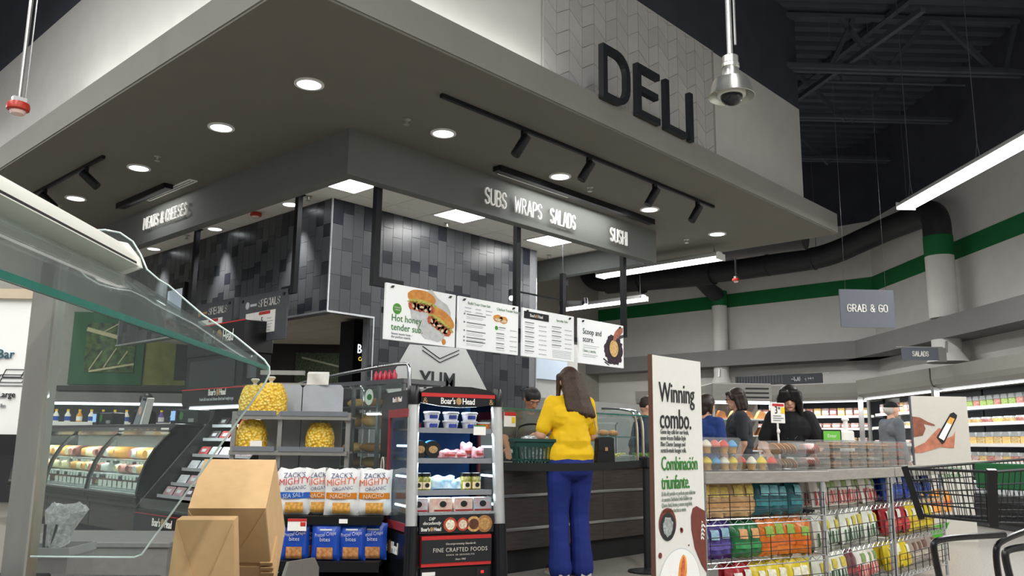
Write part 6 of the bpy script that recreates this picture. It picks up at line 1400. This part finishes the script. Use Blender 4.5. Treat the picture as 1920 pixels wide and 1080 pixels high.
# ---------------------------------------------------------------- shopping cart
ca = math.radians(22)
ct = thing('shopping_cart', 'black wire shopping cart with green seat flap at the right edge', 'shopping cart', und(1.875, 3.42, 0), R45+ca)
Wn, Wh, L_ = .20, .26, .92
zt0, zt1, zb0, zb1 = .965, 1.01, .775, .62+.12
def sidept(s_, u, v): # u along, v bottom->top
    w = Wn+(Wh-Wn)*u; z0 = zb0+(zb1-zb0)*u; z1_ = zt0+(zt1-zt0)*u
    return Vector((L_*u+(.03*(1-v) if u < .01 else 0), s_*(w-.035*(1-v)), z0+(z1_-z0)*v))
for s_ in (-1, 1):
    b = B()
    for v in (0, .25, .5, .75, 1): b.tube([sidept(s_, u, v) for u in (0, .5, 1)], .0032 if 0 < v < 1 else .006, 5)
    for k in range(31): b.tube([sidept(s_, k/30, 0), sidept(s_, k/30, 1)], .0022, 4)
    obj('side_mesh', b, M_bwire, ct, kind='stuff')
b = B()
for v in (0, .25, .5, .75, 1): b.tube([sidept(-1, 0, v), sidept(1, 0, v)], .0032 if 0 < v < 1 else .006, 5)
for k in range(15): b.tube([sidept(-1, 0, 0).lerp(sidept(1, 0, 0), k/14), sidept(-1, 0, 1).lerp(sidept(1, 0, 1), k/14)], .0022, 4)
obj('nose_mesh', b, M_bwire, ct, kind='stuff')
b = B()
for k in range(12): b.tube([sidept(-1, k/11, 0), sidept(1, k/11, 0)], .0028, 4)
obj('floor_mesh', b, M_bwire, ct, kind='stuff')
for s_ in (-1, 1): obj('corner_guard', B().bar(sidept(s_, 0, -.08), sidept(s_, 0, 1.05), .032, .026), M_blackp, ct)
M_cgreen = mat('cart_green', '#1f5c34', .45, var=.05)
obj('seat_flap', B().box(.42, .45, -.20, .20, .88, .99, .006), M_cgreen, ct); obj('handle_bar', B().tube([(.99, -.26, 1.04), (.99, .26, 1.04)], .017, 10), M_cgreen, ct)
obj('top_bar', B().box(.40, .90, -.245, -.215, 1.0, 1.03, .006), M_cgreen, ct)
obj('side_panel', B().prism([(.42, .895), (.90, .88), (.90, .985), (.42, .975)], (0, .008, 0), (0, -.236, 0)), M_cgreen, ct)
for k in range(5): obj('rivet', B().box(.46+k*.09, .475+k*.09, -.239, -.235, .925, .935), M_paper, ct)
for s_ in (-1, 1):
    obj('frame_tube', B().tube(smooth_path([(.95, s_*.25, 1.03), (.90, s_*.25, .70), (.62, s_*.22, .66), (.52, s_*.22, .62), (.62, s_*.24, .22), (.30, s_*.22, .20)]), .014, 8), M_blackp, ct, True)
    obj('front_leg', B().tube(smooth_path([(.55, s_*.18, .68), (.10, s_*.16, .68), (.08, s_*.16, .64), (.18, s_*.17, .26), (.10, s_*.17, .235)]), .014, 8), M_blackp, ct, True)
    obj('base_tube', B().tube([(-.02, s_*.17, .21), (.95, s_*.26, .21)], .015, 8), M_blackp, ct, True)
b = B()
for k in range(9): b.tube([(.04+k*.1, -.18-.008*k, .222), (.04+k*.1, .18+.008*k, .222)], .004, 4)
for k in range(4): b.tube([(.0, -.12+.08*k, .226), (.9, -.15+.10*k, .226)], .004, 4)
obj('lower_rack', b, M_bwire, ct, kind='stuff')
obj('base_nose', B().tube([(-.02, -.17, .21), (-.05, 0, .21), (-.02, .17, .21)], .018, 8), M_blackp, ct, True)
for x, y in ((.05, .16), (.05, -.16), (.85, .24), (.85, -.24)):
    w = obj('caster', B().box(x-.015, x+.015, y-.02, y+.02, .09, .20), M_steel, ct); obj('wheel', B().tube([(x, y-.016, .062), (x, y+.016, .062)], .062, 16), M_blackm, w, True)
# ================================================================ PEOPLE
def solid(name, b, M_, parent, voxel=.008, sm=4, wrinkle=0, seed=0):
    # union of overlapping volumes -> one continuous smooth skin
    me0 = b.mesh('tmp'); o = bpy.data.objects.new('tmp', me0); COL.objects.link(o)
    r = o.modifiers.new('r', 'REMESH'); r.mode = 'VOXEL'; r.voxel_size = voxel; r.use_smooth_shade = True
    s = o.modifiers.new('s', 'SMOOTH'); s.factor = .5; s.iterations = sm
    dg = bpy.context.evaluated_depsgraph_get(); me = bpy.data.meshes.new_from_object(o.evaluated_get(dg)); bpy.data.objects.remove(o)
    if wrinkle:
        from mathutils import noise
        nrm = [v_.normal.copy() for v_ in me.vertices]
        for v_, n_ in zip(me.vertices, nrm):
            q = v_.co; k = noise.noise(Vector((q.x*7+seed, q.y*7, q.z*13)))+.6*noise.noise(Vector((q.x*16, q.y*16+seed, q.z*22)))
            v_.co = q+n_*k*wrinkle
    me.polygons.foreach_set('use_smooth', [True]*len(me.polygons)); me.materials.clear(); me.materials.append(M_); me.name = name
    return obj(name, me, None, parent)
def chain(b, pts):
    for (p, r), (q, s) in zip(pts, pts[1:]): b.cap(p, q, r, s, 12)
def hand(b, wrist, d, up, s=1.0, curl=.35):
    d = Vector(d).normalized(); up = Vector(up).normalized(); side = d.cross(up).normalized(); w = Vector(wrist)
    b.cap(w, w+d*.05*s, .026*s, .03*s, 10); b.cap(w+d*.03*s+side*.018*s, w+d*.075*s+side*.024*s, .02*s, .016*s, 8); b.cap(w+d*.03*s-side*.018*s, w+d*.075*s-side*.022*s, .02*s, .016*s, 8)
    for i, l_ in enumerate((.066, .076, .072, .058)):
        o_ = w+d*.08*s+side*(.031-.0205*i)*s; k1 = o_+(d*math.cos(curl*.5)-up*math.sin(curl*.5))*l_*.5*s; k2 = k1+(d*math.cos(curl*1.6)-up*math.sin(curl*1.6))*l_*.5*s
        b.cap(o_, k1, .0095*s, .009*s, 8); b.cap(k1, k2, .009*s, .0075*s, 8)
    t0 = w+d*.02*s+side*.028*s; t1 = t0+(d*.6+side*.75).normalized()*.038*s; b.cap(t0, t1, .013*s, .011*s, 8); b.cap(t1, t1+(d*.9+side*.2-up*.2).normalized()*.032*s, .011*s, .009*s, 8)
SKIN = {'fair': mat('skin_fair', '#d9a78c', .5, var=.05, scale=12), 'tan': mat('skin_tan', '#b07a5c', .5, var=.05, scale=12), 'brown': mat('skin_brown', '#7a5240', .5, var=.05, scale=12)}
def person(label, pos, heading, height, skin, shirt, pants, pose=None, hair=None, hairM=None, sleeves='short', flare=False, lean=0, head=(0, 0, 0), nod=0, turn=0, voxel=.008, shoes='#1c1d20', wr=.004, girth=1.0, pname='person', belly=0, gloves=None):
    # built facing +y, x to the person's right, for a 1.70 m figure, then scaled
    P = dict(ls=(-.165, 0, 1.385), le=(-.215, .0, 1.10), lh=(-.20, .10, .87), rs=(.165, 0, 1.385), re=(.215, .0, 1.10), rh=(.20, .10, .87), lk=(-.095, .02, .49), rk=(.095, .02, .49), lf=(-.10, -.02, .08), rf=(.10, -.02, .08))
    P.update(pose or {}); P = {k: Vector(v_) for k, v_ in P.items()}
    t = thing(pname, label, 'person', pos, heading-math.pi/2); sc = height/1.70; t.scale = (sc, sc, sc)
    LE = lambda p: Vector((p[0], p[1]+lean*max(0, (p[2]-.95))/.45, p[2]-abs(lean)*.25*max(0, (p[2]-.95))/.45))   # leaning above the hips
    g = girth; hc = LE((head[0], .02+head[1], 1.585+head[2]))
    b = B()
    b.cap((-.06, 0, .90), (.06, 0, .90), .115*g, .115*g); b.cap((0, 0, .95), LE((0, .0, 1.15)), .12*g, .115*g); b.cap(LE((-.06, 0, 1.28)), LE((.06, 0, 1.28)), .105*g, .105*g); b.cap(LE((0, 0, 1.12)), LE((0, 0, 1.28)), .118*g, .115*g)
    b.cap(LE((-.12, 0, 1.385)), LE((.12, 0, 1.385)), .06, .06); b.cap(LE((0, 0, 1.36)), hc+Vector((0, -.015, -.06)), .058, .05)
    # head with face, turned and nodding
    Rm = Matrix.Rotation(turn, 3, 'Z') @ Matrix.Rotation(-nod, 3, 'X'); HP = lambda x, y, z: hc+Rm @ Vector((x, y, z))
    hb = B(); hb.ball((0, 0, 0), (.074, .094, .105), 20, 14); hb.ball((0, .03, -.055), (.056, .062, .06), 14, 10); hb.ball((0, .072, -.088), (.026, .024, .022), 10, 8)
    hb.cap((0, .088, .012), (0, .108, -.024), .010, .014, 8); hb.ball((.012, .099, -.028), (.010, .010, .008), 8, 6); hb.ball((-.012, .099, -.028), (.010, .010, .008), 8, 6)
    hb.cap((-.018, .088, -.056), (.018, .088, -.056), .010, .010, 8); hb.cap((-.04, .084, .03), (.04, .084, .03), .012, .012, 8)
    for s_ in (-1, 1): hb.ball((s_*.076, -.005, -.012), (.012, .02, .032), 10, 8)
    b.add([HP(*q) for q in hb.v], hb.f)
    for S in 'lr':
        sh, el, ha, kn, ft = LE(P[S+'s']), P[S+'e'], P[S+'h'], P[S+'k'], P[S+'f']; sx_ = -1 if S == 'l' else 1
        chain(b, [(sh, .056*g), (el, .042*g)]); chain(b, [(el, .041*g), (ha, .027)])
        dr = (ha-el).normalized(); hand(b, ha, dr, Vector((0, 0, 1)) if abs(dr.z) < .7 else Vector((0, 1, 0)), 1.0 if S == 'l' else 1.0)
        chain(b, [(Vector((sx_*.09, 0, .90)), .098*g), (kn, .062*g), (ft, .042)]); b.cap(ft+Vector((0, -.03, -.04)), ft+Vector((sx_*.02, .15, -.05)), .034, .03)
    solid('body', b, SKIN[skin], t, voxel, 3)
    # clothes
    c = B(); k = .018
    c.cap(LE((-.07, 0, .97)), LE((.07, 0, .97)), .118*g+k, .118*g+k); c.cap((-.03, belly, 1.08), (.03, belly, 1.08), .125*g+k, .125*g+k); c.cap(LE((-.075, 0, 1.28)), LE((.075, 0, 1.28)), .108*g+k, .108*g+k); c.cap(LE((-.13, 0, 1.375)), LE((.13, 0, 1.375)), .06+k, .06+k); c.cap(LE((0, 0, 1.10)), LE((0, 0, 1.30)), .128*g+k, .124*g+k)
    c.cap(LE((-.05, 0, 1.42)), LE((.05, 0, 1.42)), .052, .052)
    for S in 'lr':
        sh, el, ha = LE(P[S+'s']), P[S+'e'], P[S+'h']
        if sleeves == 'short': m1 = sh.lerp(el, .78); chain(c, [(sh, .066*g), (sh.lerp(el, .4), .062*g), (m1, .060*g)])
        else: chain(c, [(sh, .068*g), (el, .054*g), (el.lerp(ha, .92), .040)])
    solid('shirt', c, shirt, t, voxel, 4, wr, 3)
    p = B(); p.cap((-.07, 0, .90), (.07, 0, .90), .122*g+.008, .122*g+.008); p.cap((-.05, -.035, .86), (.05, -.035, .86), .11*g, .11*g)
    for S, sx_ in (('l', -1), ('r', 1)):
        kn, ft = P[S+'k'], P[S+'f']
        pts = [(Vector((sx_*.088, 0, .88)), .110*g), (Vector((sx_*.093, .005, .70)), .094*g), (kn, .078*g), (kn.lerp(ft, .5), .074 if not flare else .082), (ft+Vector((0, 0, -.02)), .062 if not flare else .098)]
        chain(p, pts)
    pm = solid('trousers', p, pants, t, voxel, 4, wr*.8, 9)
    sh_ = B()
    for S, sx_ in (('l', -1), ('r', 1)):
        ft = P[S+'f']; o = obj('shoe', B().box(ft.x-.042, ft.x+.042, ft.y-.075, ft.y+.19, .0, .075, .018), mat('shoe_'+shoes, shoes, .5), t); obj('sole', B().box(ft.x-.045, ft.x+.045, ft.y-.08, ft.y+.195, .0, .022), mat('sole_pale', '#cfcfca', .6), o)
    if hair:
        h = B()
        for it in hair:
            if it[0] == 'ball': h.ball((0, 0, 0), it[2], 16, 12); n_ = 16*13; vs = h.v[-n_:]; h.v[-n_:] = [tuple(HP(q[0]+it[1][0], q[1]+it[1][1], q[2]+it[1][2])) for q in vs]
            elif it[0] == 'lock': h.cap(HP(*it[1]), HP(*it[2]), it[3], it[4], 10)
            elif it[0] == 'fall': h.cap(HP(*it[1]), Vector(it[2]) if lean == 0 else LE(it[2]), it[3], it[4], 10)
        solid('hair', h, hairM, t, voxel*.9, 6, .004, 5)
    # eyes, brows, lips
    for s_ in (-1, 1):
        e = obj('eye', B().ball(HP(s_*.03, .083, .008), (.011, .007, .007), 8, 6), mat('eye_white', '#e6e2dc', .3, var=0), t); obj('iris', B().ball(HP(s_*.03, .0895, .008), (.005, .003, .005), 8, 6), mat('eye_dark', '#1c1512', .2, var=0), e)
        obj('eyebrow', B().cap(HP(s_*.018, .097, .034), HP(s_*.046, .090, .036), .005, .003, 6), hairM or mat('eye_dark', '#1c1512'), t)
    obj('lips', B().cap(HP(-.017, .0965, -.056), HP(.017, .0965, -.056), .006, .006, 8), mat('lips_'+skin, '#a5635a', .4, var=.05), t)
    return t, HP
M_ylw = mat('shirt_yellow', '#f2c40f', .75, var=.04, scale=8); M_bluep = mat('trousers_blue', '#182a78', .8, var=.06, scale=8)
H_brown = mat('hair_brown', '#3b2717', .55, var=.4, scale=40, stretch=(6, 6, .6)); H_black = mat('hair_black', '#15130f', .45, var=.3, scale=40, stretch=(6, 6, .6)); H_dark = mat('hair_dark_brown', '#2c1f19', .5, var=.3, scale=40, stretch=(6, 6, .6))
D_ = lambda u, v, d: (lambda r: ORG+r*(d/(r.x*math.cos(YAW)+r.y*math.sin(YAW))))(ray(u, v))
# woman in yellow at the counter, seen from behind
rng = random.Random(4)
fall = [('ball', (0, -.012, .018), (.088, .104, .104))]
for k in range(9):
    x = -.075+.01875*k; fall.append(('fall', (x*.95, -.075+.4*abs(x)*.8, .03), (x*1.15+.055*(k/8)+.02, -.135+.3*abs(x), 1.335-.045*(k/8)), .034, .027))
for k in range(5): fall.append(('fall', (.03+.012*k, -.085+.01*k, -.04), (.085+.022*k, -.135+.02*k, 1.275+.006*k), .032, .016))
fall += [('lock', (-.078, .02, .03), (-.085, .03, -.13), .03, .02), ('lock', (.078, .02, .03), (.085, .02, -.14), .03, .02)]
w1, _ = person('person in yellow t-shirt and blue flared trousers at the counter, seen from behind', (5.614, 4.56, 0), math.radians(66), 1.70, 'fair', M_ylw, M_bluep,
    dict(le=(-.255, .03, 1.125), lh=(-.20, .26, 1.12), re=(.235, .05, 1.12), rh=(.12, .26, 1.14)), fall, H_brown, flare=True, wr=.006, girth=1.08)
# shopping basket on her left forearm
bk = thing('shopping_basket', 'dark green plastic shopping basket hanging on the yellow-shirted person\'s arm', 'shopping basket', Vector((5.614, 4.56, .845))+Vector((-.33*math.cos(math.radians(-40))*.78, .33*math.sin(math.radians(40))*.95, 0)), math.radians(-38))
M_bask = mat('basket_green', '#0b4038', .45, var=.08); bw, bd, bh = .20, .13, .235
def bside(p0, p1, q0, q1, n, nm):
    # a slotted wall between bottom edge p0-p1 and top edge q0-q1
    b = B(); p0, p1, q0, q1 = map(Vector, (p0, p1, q0, q1)); F_ = lambda u, v: p0.lerp(p1, u).lerp(q0.lerp(q1, u), v)
    nn = (p1-p0).cross(q0-p0).normalized()*.003
    def quad(u0, u1, v0, v1): b.add([F_(u0, v0)-nn, F_(u1, v0)-nn, F_(u1, v1)-nn, F_(u0, v1)-nn, F_(u0, v0)+nn, F_(u1, v0)+nn, F_(u1, v1)+nn, F_(u0, v1)+nn], [(0,3,2,1),(4,5,6,7),(0,1,5,4),(1,2,6,5),(2,3,7,6),(3,0,4,7)])
    quad(0, 1, 0, .14); quad(0, 1, .30, .36); quad(0, 1, .78, 1)
    for k in range(n+1): quad(max(0, k/n-.018), min(1, k/n+.018), .14, .78)
    obj(nm, b, M_bask, bk)
k = .86
bside((-bw*k, -bd*k, 0), (bw*k, -bd*k, 0), (-bw, -bd, bh), (bw, -bd, bh), 12, 'front_wall'); bside((bw*k, bd*k, 0), (-bw*k, bd*k, 0), (bw, bd, bh), (-bw, bd, bh), 12, 'back_wall'); bside((-bw*k, bd*k, 0), (-bw*k, -bd*k, 0), (-bw, bd, bh), (-bw, -bd, bh), 7, 'end_wall'); bside((bw*k, -bd*k, 0), (bw*k, bd*k, 0), (bw, -bd, bh), (bw, bd, bh), 7, 'end_wall')
obj('floor_panel', B().box(-bw*k, bw*k, -bd*k, bd*k, 0, .008), M_bask, bk)
for q in ((-bw-.015, bw+.015, -bd-.015, -bd+.004), (-bw-.015, bw+.015, bd-.004, bd+.015), (-bw-.015, -bw+.004, -bd+.004, bd-.004), (bw-.004, bw+.015, -bd+.004, bd-.004)): obj('rim', B().box(*q, bh-.012, bh+.012), M_bask, bk)
obj('handle', B().tube(smooth_path([(-.17, -.02, bh), (-.16, 0, bh+.135), (.16, 0, bh+.135), (.17, -.02, bh)]), .009, 8), M_blackp, bk, True)
txt('lettering', 'Publix', .045, M_txtlg, face((-bw-.004, bd*.45, .10), (0, -1, 0), (0, 0, 1)), bk, .002, 1, 'LEFT', 1, (0, .03))
t = thing('foil_pack', 'crinkled foil pack lying in the green shopping basket', 'foil pack', bk.location+Vector((0, 0, .06)), math.radians(-38))
b = B(); rn = random.Random(3); b.loft([[Vector((.13*s*math.cos(a)*(1+.1*rn.random()), .08*s*math.sin(a)*(1+.1*rn.random()), z+.012*rn.random())) for a in [2*math.pi*i/16 for i in range(16)]] for z, s in ((0, .9), (.10, 1), (.19, .95), (.205, .6))]); obj('wrap', b, mat('foil', '#c9cbce', .25, .7, var=.5, scale=60, bump=.6), t)
# handbag at her right hip
t = thing('handbag', 'black handbag with thin chain strap at the right hip of the yellow-shirted person', 'handbag', (5.614+.245, 4.56-.175, .90), math.radians(-30))
obj('pouch', B().prism([(-.08, 0), (.08, 0), (.07, .20), (.05, .215), (-.05, .215), (-.07, .20)], (0, .08, 0), (0, -.04, 0)), mat('bag_leather', '#111113', .35, var=.1), t); obj('flap', B().box(-.07, .07, -.045, -.04, .10, .205), mat('bag_leather_b', '#19191c', .3), t); obj('clasp', B().box(-.012, .012, -.05, -.045, .10, .13), M_gold, t)
obj('chain_strap', B().tube([(-.06, 0, .21), (-.10, .0, .40), (-.13, .02, .55)], .004, 6), mat('chain_pale', '#c9c0ae', .3, .7), t)
# servers and shoppers
HS = [('ball', (0, -.012, .022), (.086, .100, .098))]
M_olive = mat('shirt_olive', '#4a4740', .8, var=.08); M_navy2 = mat('shirt_navy', '#2a3644', .8, var=.06); M_blackc = mat('cloth_black', '#0f0f11', .85, var=.1); M_char = mat('shirt_charcoal', '#2f3339', .8, var=.06); M_royal = mat('shirt_blue', '#1d3a78', .8, var=.06); M_greys = mat('shirt_grey', '#5d6268', .8, var=.06)
s1, _ = person('person with black hair in olive shirt leaning over the counter behind the glass', (6.72, 6.12, 0), math.radians(-118), 1.70, 'tan', M_olive, M_blackc, dict(le=(-.26, .22, 1.13), lh=(-.18, .42, 1.0), re=(.27, .24, 1.12), rh=(.30, .44, 1.0)), HS+[('ball', (0, -.04, .0), (.082, .08, .09))], H_black, lean=.22, nod=.7, girth=1.12)
obj('cap_band', B().tube([(-.09, .22, 1.60), (0, .16, 1.64), (.09, .22, 1.60)], .008, 6), M_blackm, s1)
s2, HP = person('person with curly pinned-up hair in navy shirt working behind the counter', (8.85, 6.08, 0), math.radians(-48), 1.66, 'fair', M_navy2, M_blackc, dict(le=(-.21, .06, 1.10), lh=(-.16, .24, .92), re=(.23, .05, 1.10), rh=(.20, .24, .93)), HS+[('ball', (0, -.01, .085), (.07, .08, .045)), ('ball', (.03, .045, .085), (.03, .035, .03)), ('ball', (-.03, .045, .085), (.03, .035, .03)), ('ball', (0, -.07, .05), (.05, .04, .05)), ('ball', (0, .06, .095), (.03, .03, .024))], H_dark, sleeves='long', lean=.06, nod=.35)
obj('apron_bib', B().prism([(-.10, .95), (.10, .95), (.075, 1.32), (-.075, 1.32)], (0, .012, 0), (0, .165, 0)), mat('apron_navy', '#1b2430', .8), s2)
s3, _ = person('person with brown hair in bright blue shirt partly hidden by the standee', (7.50, 4.36, 0), math.radians(-10), 1.56, 'fair', M_royal, M_blackc, None, HS+[('lock', (-.07, -.02, 0), (-.07, -.02, -.09), .03, .02), ('lock', (.07, -.02, 0), (.07, -.02, -.09), .03, .02), ('ball', (0, -.06, -.05), (.06, .04, .07))], H_dark)
s4, HP4 = person('person with glasses and chin-length dark hair in charcoal t-shirt facing left', (8.22, 4.39, 0), math.radians(128), 1.66, 'fair', M_char, M_blackc, None, HS+[('lock', (s_*.08, y, .02), (s_*.082, y-.01, -.12), .03, .02) for s_ in (-1, 1) for y in (-.05, -.02, .02)]+[('ball', (0, -.07, -.06), (.07, .045, .09)), ('lock', (.05, .075, .07), (.08, .06, .0), .022, .014), ('lock', (-.05, .075, .07), (-.08, .06, .0), .022, .014)], H_dark, nod=.2)
for s_ in (-1, 1): obj('glasses', B().tube([HP4(s_*.032+.018*math.cos(a), .105, .004+.016*math.sin(a)) for a in [2*math.pi*i/12 for i in range(12)]], .0022, 5, closed=True).tube([HP4(s_*.05, .10, .006), HP4(s_*.08, .0, .006)], .002, 5), M_blackp, s4)
lk = HS+[('lock', (s_*.085, y, .03), (s_*.105+.01*y, y+.005, -.17), .036, .02) for s_ in (-1, 1) for y in (-.06, -.03, .0, .03, .06)]+[('ball', (0, -.06, -.05), (.09, .07, .12)), ('ball', (0, -.01, .04), (.105, .115, .10))]+[('lock', (x, .075, .09), (x*1.5, .10-.02*abs(x)/.07, .03-.05*abs(x)/.07), .03, .016) for x in (-.07, -.05, -.025, .035, .055, .075)]+[('ball', (s_*.095, .0, -.06+.03*k), (.035, .05, .03)) for s_ in (-1, 1) for k in (-2, 0, 2)]
s5, _ = person('person with long black hair in black printed t-shirt facing the cupcakes', (7.92, 3.68, 0), math.radians(-155), 1.64, 'fair', M_blackc, M_blackc, dict(le=(-.27, .08, 1.12), lh=(-.22, .30, 1.02), re=(.27, .08, 1.12), rh=(.22, .30, 1.02)), lk, H_black, lean=.06, nod=.35, girth=1.22)
b = B(); Fp = lambda x, z: (x, .215, z)
for s_ in (-1, 1):
    for q in range(5): b.bar((s_*.03, .178+.004*q, 1.12+.012*q), (s_*(.10+.004*q), .150+.004*q, 1.155+.024*q), .006, .004)
b.ball((0, .185, 1.14), (.03, .008, .035), 10, 8)
obj('shirt_print', b, mat('print_ash', '#6a6a6c', .8), s5, kind='stuff')
s6, HP6 = person('person in black cap and grey shirt at the cold case, facing right', (12.93, 4.47, 0), math.radians(-38), 1.72, 'fair', M_greys, M_blackc, None, [('ball', (0, -.02, -.01), (.08, .098, .08))], mat('hair_grey', '#b5b0a8', .6), sleeves='long', girth=1.15)
cpb = B(); cpb.ball((0, 0, 0), (.088, .104, .075), 16, 12); cpb.v = [tuple(HP6(q[0], q[1]-.008, max(q[2], -.01)+.045)) for q in cpb.v]; obj('cap', cpb, M_blackc, s6, True)
obj('cap_brim', B().prism([(-.06, 0), (.06, 0), (.05, .06), (0, .08), (-.05, .06)], (0, 0, .008), HP6(0, .085, .045), (1,0,0), (0,1,0)), M_blackc, s6)
s7, _ = person('person with short black hair behind the meat case beside a scale', (5.62, 12.75, 0), math.radians(-60), 1.74, 'brown', M_blackc, M_blackc, None, HS, H_black)
